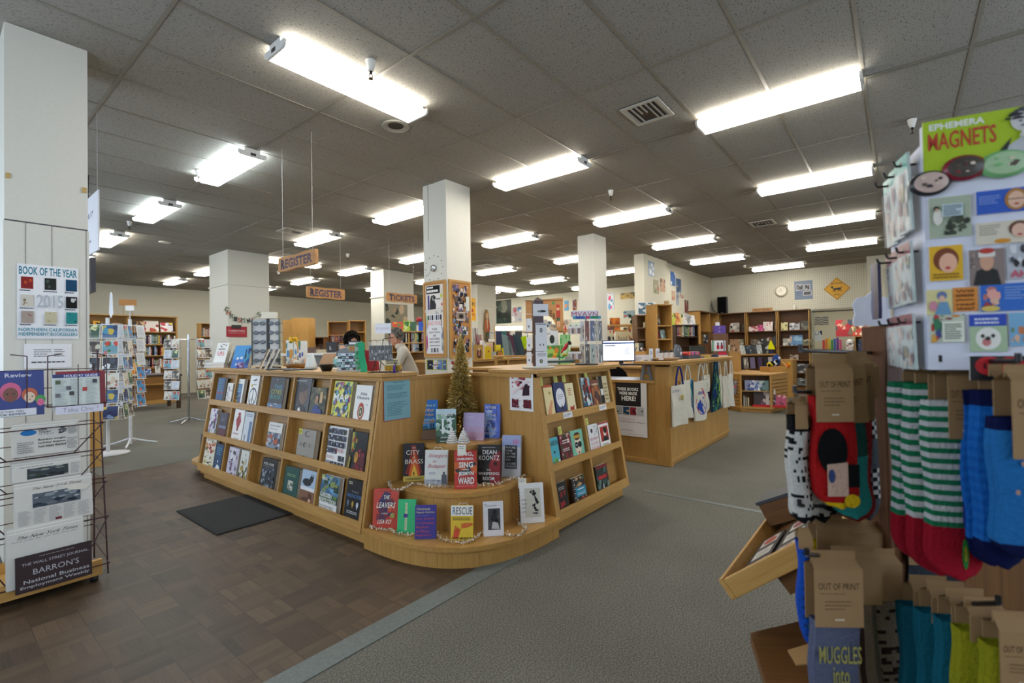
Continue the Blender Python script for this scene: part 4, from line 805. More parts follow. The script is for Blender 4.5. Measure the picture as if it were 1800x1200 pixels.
# book leaning on the far left end shelf, mat on the parquet
o=book(.2,.26,.03,'33303a',None,lambda A:A.lines(.1,.6,.9,.9,3,'8a8a94')).build('book',mx=TRS((1.93,5.72,.131),-PI/2+.5,.12));tag(o,'dark book leaning on the rounded shelf at the far left end','book')
m=MB();m.box(1.29,1.815,3.66,4.47,.0045,.014,'ffffff','rubber');m.box(1.305,1.8,3.675,4.455,.014,.016,'ffffff','rubber')
tag(m.build('floor_mat',None,.003),'black rubber mat on the parquet in front of the long display case','mat')
# ================================================================ ON AND AROUND THE COUNTERS
YB=math.atan2(Rv.y,Rv.x)
def I(name,label,cat,px0,px1,pyb,pyt,k,d=.03,col='f0f0ee',art=None,yaw=None,tilt=0,mat='satin',group=None,base=None,roll=0,side=None,bevel=0):
    """a box-like thing of real size standing at distance k, its face towards yaw"""
    P=at((px0+px1)/2,pyb,k);yaw=YB if yaw is None else yaw;P.z=P.z if base is None else base
    fs=max(.35,math.cos(yaw-YB));w=(px1-px0)*k/FPX/fs;h=(pyb-pyt)*k/FPX/math.cos(tilt)
    m=MB();m.box(-w/2,w/2,0,d,0,h,side or col,mat)
    m.add([(-w/2,-.0002,0),(w/2,-.0002,0),(w/2,-.0002,h),(-w/2,-.0002,h)],[(0,1,2,3)],col,mat)
    if art:art(Art(m,w,h,-w/2,0,-.0002,mat))
    o=m.build(name,None,bevel,TRS(P,yaw,tilt,roll));tag(o,label,cat,group);return o
def LC(px,X=2.05,z=1.099):p=onX(px,645,X);return Vector((X,p.y,z))
def kk(p):return(Vector(p)-C0).dot(Fv)
def A_txt(bgc,items,extra=None):
    def f(A):
        if bgc:A.rect(0,0,1,1,bgc)
        if extra:extra(A)
        for it in items:A.text(it[0],*it[1:5],it[5],*(it[6:]))
    return f
def A_ph(pal,seed,n=16,size=.3,bgc=None,fr=None):
    def f(A):
        if bgc:A.rect(0,0,1,1,bgc)
        e=fr or 0;A.rect(e,e,1-e,1-e,pal[0]);A.blobs(e,e,1-e,1-e,n,pal,seed,size)
    return f
CT=1.099
# --- left end of the long counter top
q=LC(383,2.0)
for i,(w_,c)in enumerate(((.21,'eeece8'),(.2,'e0ded8'),(.19,'f2f0ee'))):
    m=MB();m.box(-w_/2,w_/2,-.07,.08,0,.017,c,'satin');m.box(-w_/2+.004,w_/2+.0005,-.066,.0805,.002,.015,'d6d0c0','paper')
    tag(m.build('book',mx=TRS(q+Vector((0,0,.0175*i)),YB+.05*i)),'white book lying flat at the far left end of the counter top, %s of three'%('bottom','middle','top')[i],'book','flat white books')
q2=q+Vector((0,-.03,.054));o=book(.15,.215,.05,'eeeeea',None,A_txt('eeeeea',[('BLACK',.2,.8,.8,.92,'1a1a1a',.03),('INK',.25,.66,.6,.75,'1a1a1a',.02),('L.B.L',.2,.44,.8,.56,'d83a5a',.02),('WHITE',.2,.34,.8,.4,'d83a5a',.01)][2:],lambda A:(A.blobs(.2,.78,.85,.94,7,['1a1a1c'],3,.2),A.lines(.2,.64,.8,.72,1,'1a1a1c')))).build('book',mx=TRS(q2,YB-.25,.3));tag(o,'thick white book with black and pink lettering leaning on the counter end','book')
o=book(.16,.2,.03,'5a5a58',None).build('book',mx=TRS(q+Vector((.06,-.12,0)),YB-.9,.35));tag(o,'grey book leaning behind the thick white one','book')
q=LC(420,2.02);o=book(.2,.235,.045,'4a9ad8','2a5a9a',lambda A:(A.rect(0,0,1,1,'4a9ad8'),A.rect(0,0,1,.4,'3a7ad0'),A.blobs(.15,.1,.6,.5,10,['e8f0f4','d0e0f0'],4,.2),A.blobs(.7,.1,1,.9,12,['1f4a8a','4ab0c8','2a2a3a'],5,.3))).build('book',mx=TRS(q,YB-.25,.3));tag(o,'large sky blue hardback with white drawing leaning at the counter end','book')
q=LC(433,2.03);o=slip('card_box',TRS(q+Vector((-.06,.0,0)),YB),.055,.06,'8a7ab8','small lilac box in front of the blue hardback','box',A_ph(['8a7ab8','c8c0d8','5a4a8a'],3),t=.03)
# sunglasses stand
q=LC(472,2.12);SG=thing('sunglasses_stand','tall white and black revolving stand of reading glasses on the counter','display stand',q,YB+.2)
part('base',SG,lambda m:m.lathe([(0,0),(.11,0),(.11,.012),(.02,.02),(0,.02)],n=20,col='222224'))
part('pole',SG,lambda m:m.box(-.012,.012,-.012,.012,.015,.52,'141416','satin'))
part('panel',SG,lambda m:m.box(-.14,-.014,-.004,.004,.03,.47,'b9bdc0','satin'));part('panel',SG,lambda m:m.box(.014,.1,-.004,.004,.03,.47,'c4c6c6','satin'))
part('header_sign',SG,lambda m:m.box(-.05,.08,-.03,.03,.475,.535,'dcd8c8','satin'))
for px_,s in((-.14,0),(.1,1)):part('edge_strip',SG,lambda m:m.box(px_-.003,px_+.003,-.02,.02,.03,.47,'4a5a58','satin'))
def glasses():
    m=MB()
    for s in(-1,1):
        m.tube([(s*.03+.022*math.cos(a),-.0,.014*math.sin(a))for a in[6.283*i/12 for i in range(13)]],.0022,5,'23252c','gloss');m.tube([(s*.052,0,.004),(s*.058,.05,.004),(s*.056,.09,-.008)],.0018,5,'23252c','gloss')
        m.cyl((s*.03,-.0006,0),(s*.03,.0006,0),.02,.02,12,'5c6a74','gloss')
    m.tube([(-.009,0,.004),(0,0,.007),(.009,0,.004)],.002,5,'23252c','gloss');return m
g0=None
for i in range(5):
    for j,x in enumerate((-.075,.058)):
        M=SG.matrix_basis@Matrix.Translation((x,-.018,.075+.09*i))
        M=TRS(q,YB+.2)@Matrix.Translation((x,-.012,.075+.088*i));lab='pair of dark reading glasses on the revolving stand, %s column, row %s'%(('left','right')[j],('one from the bottom','two','three','four','five at the top')[i])
        if g0 is None:g0=glasses().build('reading_glasses',mx=M);tag(g0,lab,'glasses','reading glasses on the stand')
        else:dup(g0,M,lab)
for i,(px,c,lab)in enumerate(((455,'b08a5a','brown photo cover'),(464,'d0ccc4','pale cover'),(472,'8a8a88','grey cover'))):
    q=LC(px,1.97);o=book(.16,.2,.014,c,None,A_ph([c,'4a3424','d8a860','7a5a3c'],i+3)if i==0 else None,soft=True).build('magazine',mx=TRS(q,YB-1.05,.42));tag(o,'magazine with %s leaning on the counter before the glasses stand'%lab,'magazine','magazines leaning on the counter')
for i,(px0,px1,c,lab)in enumerate(((445,478,'9a9a96','grey'),(480,510,'39424a','dark'),(508,545,'2c3438','black'))):
    q=LC((px0+px1)/2,2.0);w_=.22;tag(MB().box(-w_/2,w_/2,-.06,.06,0,.008,c,'satin').build('folder',mx=TRS(q,YB+.1*i),bevel=.001),'%s flat folder lying on the long counter top'%lab,'folder')
I('card','white card with a blue and green picture behind the sunglasses stand','card',503,522,638,590,5.3,.01,'e8ecea',A_ph(['e8ecea','4a8a8a','e0a040','5a9ad0'],5,12,.25),base=1.081);I('card','white card with a bluebell picture right of the vase','card',525,540,638,592,5.3,.01,'e8ecea',A_ph(['e8ecea','3a5ab0','5a8a6a'],8,10,.3),base=1.081)
V=thing('flower_vase','clear slim vase with a yellow flower behind the counter top','vase',at(516,626,5.15).xy.to_3d()+Vector((0,0,1.081)))
part('vase',V,lambda m:m.lathe([(0,0),(.03,0),(.032,.05),(.016,.12),(.014,.2),(.012,.2),(.01,.02),(0,.02)],n=16,col='c9d4c8',mat='film'))
def fl(m):
    m.cyl((0,0,.05),(0,0,.27),.003,.003,6,'4a7a3a');r_=random.Random(2)
    for i in range(16):a=6.283*i/16;m.ball((.035*math.cos(a),.012*math.sin(a),.3+.018*math.sin(a*3)),.016,.012,.012,8,r_.choice(['e8c02a','f0d040','d8a820']))
    m.ball((-.03,0,.27),.02,.008,.01,8,'5a7a3a')
part('flower',V,fl)
B=thing('bread_basket','wicker tray with pamphlets behind the counter top','basket',at(521,641,4.9).xy.to_3d()+Vector((0.02,0,1.081)),YB)
part('basket_body',B,lambda m:m.lathe([(0,0),(.1,0),(.14,.05),(.135,.05),(.095,.008),(0,.008)],n=20,col='a8783c',mat='satin'))
part('pamphlets',B,lambda m:[m.box(-.1+.022*i,-.085+.022*i,-.05,.05,.02,.08+.02*math.sin(i),('e8e6dc','c4d0d4','e0c8b8')[i%3])for i in range(9)])
m=MB();m.lathe([(0,0),(.055,0),(.05,.03),(.022,.12),(.018,.13),(0,.13)],n=18,col='d4dcdc',mat='satin');tag(m.build('table_lamp_cone',mx=TRS(LC(547,2.15))),'white plastic cone standing on the long counter','cone')
I('clipboard','tan clipboard leaning on the counter beside the white cone','clipboard',556,584,643,621,4.2,.01,'b08a68',None,YB-.5,.5)
I('paper_sheet','white sheet leaning behind the black bowl','paper',571,594,638,616,4.6,.004,'ecece8',lambda A:A.lines(.1,.2,.9,.8,5,'b0b0b0'),None,.6,base=1.081)
m=MB();m.lathe([(0,.004),(.035,.004),(.055,.045),(.06,.05),(.058,.052),(.033,.0),(0,0)],n=20,col='18181a',mat='satin');tag(m.build('bowl',mx=TRS(LC(574,1.98))),'black plastic bowl on the edge of the long counter','bowl')
I('box','small aqua patterned box beside the wire pen rack','box',586,600,646,630,3.75,.05,'8ad0c8',A_ph(['8ad0c8','d0ecec','4aa8a0'],4),YB)
# wire rack of tins
PR=thing('tin_rack','clear rack of small silver and black mint tins on the counter','rack',LC(612,2.0),YB)
def tins(m):
    for i in range(6):m.box(-.07,.07,-.015+.0*i,.03,.012+.021*i,.028+.021*i,('30343a','9aa4ac')[i%2],'metal');[m.box(-.068+.028*j,-.046+.028*j,-.0165,-.015,.014+.021*i,.026+.021*i,('c8d0d4','22262a','6a9a9a')[(i+j)%3])for j in range(5)]
part('tins',PR,tins);part('rack_frame',PR,lambda m:(m.box(-.08,.08,.03,.036,0,.2,'d0d6d6','film'),[m.box(s*.08-.002,s*.08+.002,-.02,.036,0,.15,'d0d6d6','film')for s in(-1,1)],m.box(-.08,.08,-.02,.036,0,.006,'c0c6c6','satin')))
part('header_card',PR,lambda m:(m.box(-.005,.075,.026,.029,.15,.225,'3a3f44'),m.box(-.004,.074,.024,.026,.15,.19,'7ab85a'),[m.box(.002+.014*i,.01+.014*i,.022,.024,.152,.188,'c8502f')for i in range(5)],m.box(.0,.07,.024,.026,.2,.215,'e8e8e8')))
for i,(x0,x1,c,lab)in enumerate(((625,636,'b8c0b8','grey and green floral'),(633,644,'3fb080','bright green'))):
    P=LC((x0+x1)/2,1.99);m=MB();h=.21;n=8
    for j in range(n):z0,z1=h*j/n,h*(j+1)/n;x=.004*math.sin(j*.9+i);m.add([(-.022+x,0,z0),(.022+x,0,z0),(.02+x,0,z1),(-.02+x,0,z1),(-.022+x,.02,z0),(.022+x,.02,z0),(.02+x,.02,z1),(-.02+x,.02,z1)],[(0,1,2,3),(4,7,6,5),(0,4,5,1),(3,2,6,7),(0,3,7,4),(1,5,6,2)],c,'cloth')
    if i==0:[m.ball((random.Random(j).uniform(-.025,.025),-.002,.02+.19*random.Random(j+50).random()),.01,.002,.016,6,'3f9a6a')for j in range(16)]
    tag(m.build('fabric_bag',mx=TRS(P,YB,.06*i,-.1*i)),'%s folded fabric bag hanging in the counter rack'%lab,'bag')
I('folder','red folder standing behind the wire bookmark rack','folder',640,664,643,607,3.62,.03,'a01c28',None,YB-.3,-.1,base=CT)
# black wire rack with bagged bookmarks
P=LC(676,2.0);BR=thing('bookmark_rack','black wire rack with long hooks of bagged bookmarks','rack',P,YB)
part('rack_frame',BR,lambda m:(m.tube([(-.1,-.05,.004),(.1,-.05,.004),(.1,.06,.004),(-.1,.06,.004),(-.1,-.05,.004)],.003,6,'18181a','satin'),m.tube([(.1,-.05,.004),(.02,.03,.22)],.003,6,'18181a','satin'),m.tube([(-.05,.06,.004),(-.02,.05,.23),(.05,.05,.24)],.003,6,'18181a','satin'),m.tube([(.03,.05,.004),(-.06,.03,.1),(-.1,.06,.004)],.003,6,'18181a','satin')))
part('hook',BR,lambda m:[m.tube([(-.08+.04*i,.06,.225),(-.08+.04*i,-.04,.215),(-.084+.04*i,-.05,.222)],.0022,5,'18181a','satin')for i in range(4)])
M0=TRS(P,YB)
for i in range(6):
    x=-.085+.027*i
    m=MB();m.box(-.012,.012,0,.004,0,.1,('30343a','1d2024')[i%2],'satin');A=Art(m,.024,.1,-.012,0,0);A.blobs(.1,.05,.9,.7,6,['b8bcc0','5a6068','e0e0e0'],i+2,.25);m.box(-.014,.014,-.002,.006,-.004,.125,'e0e4e8','film')
    tag(m.build('bookmark_packet',mx=M0@TRS((x,-.02-.004*i,.085),.1)),'clear bagged black bookmark on the wire rack, %s from the left'%('first','second','third','fourth','fifth','last')[i],'packet','bagged bookmarks')
SGB=I('sign','white paper sign reading Bookmarks above the wire rack','sign',659,688,586,568,3.5,.002,'ecebf0',A_txt('ecebf0',[('BOOKMARKS',.08,.35,.92,.62,'c0b8cc',0)]),YB-.15);o=MB().cyl((.05,.004,-.26),(.05,.004,.02),.003,None,6,'18181a').build('rod',SGB)
m=MB();m.box(-.05,.05,-.02,.04,0,.03,'b8902a');A=Art(m,.1,.05,-.05,.03,0);A.rect(0,0,1,1,'d8cca8');A.lines(.1,.2,.9,.8,2,'2a2a22');tag(m.build('display_box',mx=M0@TRS((.06,-.01,.02),0,-.3)),'small yellow display box inside the wire rack','box')
m=MB();m.lathe([(0,0),(.008,0),(.009,.04),(.006,.05),(0,.055)],n=10,col='4a2a8a');tag(m.build('lip_balm',mx=TRS(LC(693,2.0))),'small purple tube standing at the end of the long counter','tube')
# --- people behind the counter
def skin_geo(joints,edges,sub=2):
    me=D.meshes.new('s');me.from_pydata([j[:3]for j in joints],edges,[]);ob=D.objects.new('s',me);COL.objects.link(ob)
    sm=ob.modifiers.new('s','SKIN');sm.use_smooth_shade=True;ms=ob.modifiers.new('u','SUBSURF');ms.levels=sub;ms.render_levels=sub
    for v,j in zip(me.skin_vertices[0].data,joints):v.radius=(j[3],j[4]if len(j)>4 else j[3])
    me.skin_vertices[0].data[0].use_root=True
    dg=bpy.context.evaluated_depsgraph_get();ev=ob.evaluated_get(dg);e=ev.to_mesh();r=([tuple(v.co)for v in e.vertices],[tuple(p.vertices)for p in e.polygons]);ev.to_mesh_clear();D.objects.remove(ob);return r
def person(root,sk,shirt,trousers,hair,hairfn,lean,hands,hz,sleeve,extra=None,collar=True):
    """figure at the origin facing -y, leaning forward; hands are points on the desk"""
    L=lean
    hip,wst,che,nek,hd=(0,.04,.92),(0,.02-L*.25,1.07),(0,-L*.62,1.27),(0,-L*.95,1.40),(0,-L*1.15-.02,1.50)
    J=[(*hip,.1,.08),(*wst,.09,.07),(*che,.12,.08),(*nek,.052,.05),(hd[0],hd[1],hd[2]-.02,.05)];E=[(0,1),(1,2),(2,3),(3,4)]
    for s,hnd in((-1,hands[0]),(1,hands[1])):
        b=len(J);sh=(s*.165,che[1]+.0,1.325);el=((sh[0]+hnd[0])/2+s*.07,(sh[1]+hnd[1])/2+.07,(sh[2]+hnd[2])/2-.1);wr=Vector(hnd)
        J+=[(*sh,.052),(*el,.04),(*wr,.026)];E+=[(2,b),(b,b+1),(b+1,b+2)]
        d=(Vector(hnd)-Vector(el)).normalized();pm=wr+d*.045;J+=[(*pm,.03,.014)];E.append((b+2,b+3));sd=d.cross(Vector((0,0,1))).normalized()
        for i,f in enumerate((-.03,-.01,.01,.028)):
            c=len(J);p1=pm+d*.045+sd*f;p2=p1+d*(.03+.006*(1.5-abs(i-1.5)))-Vector((0,0,.016));J+=[(*p1,.0085),(*p2,.007)];E+=[(b+3,c),(c,c+1)]
        c=len(J);t1=wr+d*.03-sd*(.04*s);t2=t1+d*.03-Vector((0,0,.01));J+=[(*t1,.01),(*t2,.008)];E+=[(b+2,c),(c,c+1)]
    for s in(-1,1):
        b=len(J);J+=[(s*.09,.04,.84,.09),(s*.1,.02,.48,.06),(s*.1,.06,.1,.042),(s*.1,-.08,.05,.038)];E+=[(0,b),(b,b+1),(b+1,b+2),(b+2,b+3)]
    v,f=skin_geo(J,E);m=MB();m.add(v,f,sk,'skin',True)
    H=Vector(hd)+Vector((0,0,.02))
    # head: skull, jaw, nose, lips, ears, eyes
    vs,fs=[],[];n,k=24,17
    for i in range(n):
        a=6.283*i/n
        for j in range(k):
            t=PI*j/(k-1);x,y,z=math.sin(t)*math.cos(a),math.sin(t)*math.sin(a),math.cos(t)
            rx=.074*(1-.28*max(0,-z)**1.3);ry=.095;rz=.118;fy=y*ry
            if y<0:fy=y*ry*(1-.05*max(0,z));fy-=.010*max(0,-z-.25)*(1-abs(x))
            else:fy*=1-.35*max(0,-z)
            nose=math.exp(-((x/.2)**2)-((z+.12)/.2)**2)*.022 if y<0 else 0;brow=math.exp(-((z-.2)/.12)**2)*.004 if y<0 else 0
            eye=sum(math.exp(-((x-s*.38)/.16)**2-((z-.06)/.12)**2)for s in(-1,1))*.007 if y<0 else 0
            mouth=math.exp(-((x/.34)**2)-((z+.5)/.07)**2)*.006 if y<0 else 0
            vs.append((H.x+x*rx,H.y+fy-nose-brow+eye-mouth,H.z+z*rz))
    fs=[(i*k+j,i*k+j+1,((i+1)%n)*k+j+1,((i+1)%n)*k+j)for i in range(n)for j in range(k-1)];m.add(vs,fs,sk,'skin',True)
    for s in(-1,1):
        m.ball((H.x+s*.029,H.y-.082,H.z+.007),.011,.009,.008,8,'e8e4dc');m.ball((H.x+s*.029,H.y-.089,H.z+.007),.005,.004,.005,6,'2a201a');m.ball((H.x+s*.075,H.y+.008,H.z-.008),.012,.018,.03,10,sk,'skin');m.box(H.x+s*.029-.014,H.x+s*.029+.014,H.y-.096,H.y-.088,H.z+.026,H.z+.03,hair)
    m.ball((H.x,H.y-.092,H.z-.058),.022,.007,.007,10,'a85a50','skin')
    m.build('body',root)
    cl=[(*hip,.135,.115),(*wst,.122,.1),(*che,.145,.105),(nek[0],nek[1]+.005,nek[2]-.01,.06,.06)];J2=[(j[0],j[1],j[2],j[3]+.014,(j[4]if len(j)>4 else j[3])+.014)for j in cl];E2=[(0,1),(1,2),(2,3)];idx=5
    for s in(-1,1):
        b=len(J2);a0,a1,a2=J[idx],J[idx+1],J[idx+2];J2+=[(*a0[:3],.068),(*a1[:3],.054),(a2[0]*.9+a1[0]*.1,a2[1]*.9+a1[1]*.1,a2[2]*.9+a1[2]*.1,.04)];E2+=[(2,b),(b,b+1),(b+1,b+2)];idx+=14
    v,f=skin_geo(J2,E2);m=MB();m.add(v,f,shirt,'knit',True)
    if collar:m.lathe([(.062,0),(.074,.02),(.07,.055),(.058,.075),(.05,.07),(.05,.0)],(nek[0],nek[1]+.004,nek[2]-.035),20,shirt,'knit')
    m.build('sweater',root)
    tl=[];E3=[];J3=[(*hip,.145,.125)]
    for s in(-1,1):b=len(J3);J3+=[(s*.09,.04,.84,.1),(s*.1,.02,.48,.072),(s*.1,.06,.12,.06)];E3+=[(0,b),(b,b+1),(b+1,b+2)]
    v,f=skin_geo(J3,E3);m=MB();m.add(v,f,trousers,'cloth',True);m.build('trousers',root)
    m=MB();hairfn(m,H);m.build('hair',root)
    if extra:extra(H)
    return H
def hair_short(m,H):
    r_=random.Random(7);n,k=26,12;vs=[]
    for i in range(n):
        a=6.283*i/n
        for j in range(k):
            t=PI*.62*j/(k-1);y=math.sin(a);cut=1.0
            tt=t*(.62 if y<-.25 else(1.0 if y>.0 else.8));nz_=1+.035*math.sin(a*9+j*2.1)+.02*r_.random()
            vs.append((H.x+.089*math.sin(tt)*math.cos(a)*nz_,H.y+.014+.105*math.sin(tt)*math.sin(a)*nz_,H.z+.018+.122*math.cos(tt)*nz_))
    m.add(vs,[(i*k+j,i*k+j+1,((i+1)%n)*k+j+1,((i+1)%n)*k+j)for i in range(n)for j in range(k-1)],'6e6a64','knit',True)
    for i in range(150):
        a=r_.random()*6.283;t=r_.random()*1.7*(1 if math.sin(a)>-.2 else.6);p=Vector((H.x+.09*math.sin(t)*math.cos(a),H.y+.014+.106*math.sin(t)*math.sin(a),H.z+.018+.124*math.cos(t)));m.ball(p,.013,.011,.013,6,r_.choice(['7a766e','55514c','8e8a82','46423e']),'knit')
def hair_curly(m,H):
    r_=random.Random(9)
    for i in range(420):
        a=r_.random()*6.283;t=r_.random()*2.3
        if math.sin(a)<-.3 and t>1.0:continue
        p=Vector((H.x+.115*math.sin(t)*math.cos(a),H.y+.02+.125*math.sin(t)*math.sin(a),H.z+.01+.14*math.cos(t)));m.ball(p,.024,.02,.022,6,r_.choice(['1a1614','241d1a','100d0c']),'knit')
    m.ball((H.x,H.y+.02,H.z+.02),.105,.112,.125,14,'1a1614','knit')
q=at(722,613,6.4);WO=thing('person','person with short grey hair, glasses and a light grey turtleneck behind the counter','person',(q.x,q.y,0),math.atan2(-Rv.y,-Rv.x)+PI/2+.2)
def wx(H):
    m=MB()
    for s in(-1,1):m.tube([(H.x+s*.03+.02*math.cos(a),H.y-.103,H.z+.006+.015*math.sin(a))for a in[6.283*i/10 for i in range(11)]],.0018,5,'5a2a24','gloss');m.tube([(H.x+s*.05,H.y-.103,H.z+.01),(H.x+s*.078,H.y-.0,H.z+.008)],.0016,5,'5a2a24','gloss')
    m.tube([(H.x-.01,H.y-.106,H.z+.01),(H.x+.01,H.y-.106,H.z+.01)],.0018,5,'5a2a24','gloss');m.build('glasses',WO)
    m=MB();[m.ball((H.x+s*.08,H.y+.0,H.z-.046),.008,None,None,8,'f0ece4','gloss')for s in(-1,1)];m.build('earring',WO)
WO.scale=(.93,)*3
person(WO,'c08a70','c6c0b4','3a3f4c','6e6a64',hair_short,.16,[(-.1,-.5,1.0),(.13,-.46,1.0)],1.0,1,wx)
q=at(611,613,7.2);PO=thing('person','person with big dark curly hair bent behind the counter racks','person',(q.x,q.y,0),math.atan2(-Rv.y,-Rv.x)+PI/2+2.2)
PO.scale=(.92,)*3
person(PO,'a8765a','3a3a44','2a2c34','1a1614',hair_curly,.2,[(-.12,-.46,1.05),(.12,-.46,1.05)],1.0,1,None,False)
# staff desk the two work at (its top is hidden behind the long counter)
SD=thing('staff_desk','oak staff desk behind the long counter','desk',(3.05,4.95,0))
part('raised_shelf',SD,lambda m:(m.box(-.72,-.3,-.9,1.3,1.06,1.08,*OY),m.box(-.5,-.47,-.85,1.25,.925,1.06,*OZ)),.002);part('desktop',SD,lambda m:(m.box(-.5,.12,-1.2,1.6,.89,.925,*OY),m.box(.12,.74,-.2,1.0,.89,.925,*OY)),.003);part('pedestal',SD,lambda m:m.box(-.45,.05,-1.1,1.4,0.002,.89,*OZ),.003)
# --- corner pillar boards
def a_board_left(A):
    A.rect(0,0,1,1,'b8824a');A.rect(.04,.02,.96,.98,'d8d4cc');A.rect(.08,.86,.8,.97,'17181a');A.lines(.12,.93,.6,.96,1,'f0f0ee',2,.8);A.lines(.12,.875,.76,.915,1,'f0f0ee',4,.8)
    A.rect(.2,.66,.86,.85,'e4e0dc');A.rect(.15,.64,.24,.84,'4a4a8a');A.poly([(.25,.64),(.58,.64),(.6,.7),(.52,.76),(.6,.8),(.5,.84),(.34,.83),(.27,.76)],'3a3a3c');A.ell(.46,.79,.07,.03,'9a9a9a');A.ell(.5,.8,.05,.015,'1a1a1a');A.lines(.62,.76,.84,.8,1,'6a6a6a')
    A.rect(0,.6,.22,.64,'cfcfd0');A.ell(.88,.82,.06,.025,'b8c83a');A.ell(.9,.7,.04,.02,'c83a3a');A.blobs(.5,.58,.95,.63,6,['8aa8c8','e8e8ea','4a6a9a'],3,.2)
    A.rect(.1,.03,.94,.57,'e4e6ea')
    for i in range(7):A.rect(.14+.11*i,.49,.22+.11*i,.56,('3a4656','8a8e96','1f2228','c4c8cc')[i%4])
    A.text('INDIE FOUND',.16,.42,.86,.475,'d04a50',-.01)
    for t,v in(('WHERE',.35),('GREAT BOOKS',.305),('ARE',.26),('DISCOVERED',.215),('AND SHARED',.17)):wd=.055*len(t);A.text(t,.5-wd/2,v,.5+wd/2,v+.028,'3a3c42',0)
    A.lines(.25,.125,.8,.145,1,'5a5c62')
    for i in range(3):A.rect(.3+.15*i,.04,.4+.15*i,.1,('8a8e96','4a4e56')[i%2])
    A.blobs(.06,.06,.16,.56,14,['c8506a','5ab0c8','d8c04a','8a5ac8','6ac07a'],4,.3);A.blobs(.86,.06,.95,.5,12,['c8c85a','5a8ac8','3a3a3c'],8,.3)
def a_board_right(A):
    A.rect(0,0,1,1,'b8824a');r=random.Random(5)
    for i in range(70):
        u,v=r.uniform(.05,.82),r.uniform(.02,.93);A.rect(u,v,min(.96,u+r.uniform(.1,.2)),min(.98,v+r.uniform(.04,.07)),r.choice(['2a2c34','8a8c94','5a5470','c4c4c8','3a4258','9a7a8a','6a5a50','d8d4d0','1c1d22','7a8aa0']))
    A.blobs(.05,.5,.95,.97,60,['2a2a34','6a6480','b0a8b8','15161a','d0ccd0'],6,.07);A.rect(.24,.48,.72,.6,'d0c4b8');A.rect(.27,.5,.69,.585,'8a7a70');A.ell(.5,.54,.12,.03,'2a2422');A.rect(.78,.62,.97,.82,'cfd4cc');A.blobs(.05,.02,.95,.47,70,['1d1f26','4a4a58','a8a4b0','d8d8dc','3a4a3a','7ab0d0'],16,.07)
def board(art,M,w,h,lab):
    t=D.objects.new('bulletin_board',None);COL.objects.link(t);t.matrix_world=M;tag(t,lab,'notice board')
    def fr(m):m.box(-w/2,w/2,0,.02,0,.03,*OX);m.box(-w/2,w/2,0,.02,h-.03,h,*OX);m.box(-w/2,-w/2+.03,0,.02,.03,h-.03,*OZ);m.box(w/2-.03,w/2,0,.02,.03,h-.03,*OZ)
    part('frame',t,fr,.001);part('pinned_papers',t,lambda m:(m.box(-w/2+.03,w/2-.03,.006,.018,.03,h-.03,'b8824a','paper'),art(Art(m,w-.06,h-.06,-w/2+.03,.03,.006,'paper',step=.00012))));return t
board(a_board_left,TRS((3.975,4.425,1.15),-PI/2),.40,.94,'oak framed notice board with an Indie Found poster on the clock pillar')
board(a_board_right,TRS((4.205,4.194,1.14),0),.37,.955,'oak framed notice board crowded with snapshots on the clock pillar')
def a_four(A):A.rect(0,0,1,1,'b8b83a');A.rect(.05,.05,.33,.95,'2a2c3a');A.rect(.36,.05,.54,.95,'d8dce0');A.rect(.57,.05,.78,.95,'6a8ac0');A.rect(.81,.05,.97,.95,'4a7aa0');A.blobs(.05,.1,.97,.9,16,['c8c4b8','3a5a8a','8a3a4a','e8e8e8'],5,.12)
slip('poster',TRS((3.9995,4.42,1.0),-PI/2),.37,.125,'b8b83a','small yellow edged poster low on the left face of the clock pillar','poster',a_four)
slip('poster',TRS((4.2,4.2145,.98),0),.3,.13,'e8e8e8','small poster low on the right face of the clock pillar behind the tree','poster',A_ph(['e8e8e8','a83a3a','3a3a44','6a7a9a'],9,14,.25))
CK=thing('wall_clock','frameless clock of twelve dots and two hands on the pillar','clock',(3.9985,4.44,2.25),-PI/2)
part('clock_hub',CK,lambda m:m.lathe([(0,-.001),(.044,-.001),(.042,-.02),(.035,-.03),(0,-.03)],n=24,col='d4d6da',mat='metal'));CK.children[0].rotation_euler=(-PI/2,0,0);CK.children[0].scale=(1,1,1)
part('clock_hands',CK,lambda m:(m.box(-.002,.002,-.034,-.032,0,.05,'111111')if 0 else m.tube([(.0,-.034,0),(-.075,-.034,-.09)],.002,5,'111111'),m.tube([(-.01,-.036,.01),(.05,-.036,-.035)],.0025,5,'111111')))
for i in range(12):part('hour_dot',CK,lambda m:m.cyl((.155*math.sin(i*PI/6),0,.155*math.cos(i*PI/6)),(.155*math.sin(i*PI/6),-.004,.155*math.cos(i*PI/6)),.006,None,8,'222222'))
# --- the counter with the tote bags
TC=thing('service_counter','oak counter with tote bags hung along its front','counter',(4.87,1.85,0))
part('corner_post',TC,lambda m:m.box(0,.06,0,.16,.003,1.05,*OZ),.003);part('front_panel',TC,lambda m:m.box(.06,2.16,.012,.04,.05,1.03,*OZ),.002)
part('base_rail',TC,lambda m:(m.box(.06,2.18,.002,.04,.05,.075,*OX),m.box(.06,2.16,.02,.05,.003,.05,*OX)),.002)
part('top_trim',TC,lambda m:m.box(.0,2.18,-.014,.2,1.03,1.06,*OX),.003);part('countertop',TC,lambda m:m.box(-.09,2.22,-.05,.36,1.06,1.092,*OX),.006)
part('end_panel',TC,lambda m:m.box(2.13,2.16,.04,.5,.003,1.03,*OZ));part('cabinet_body',TC,lambda m:m.box(.07,2.13,.04,.34,.003,1.05,*OZ))
LD=thing('low_desk','lower oak desk section with a grey top beside the tote bag counter','desk',(4.87,2.02,0))
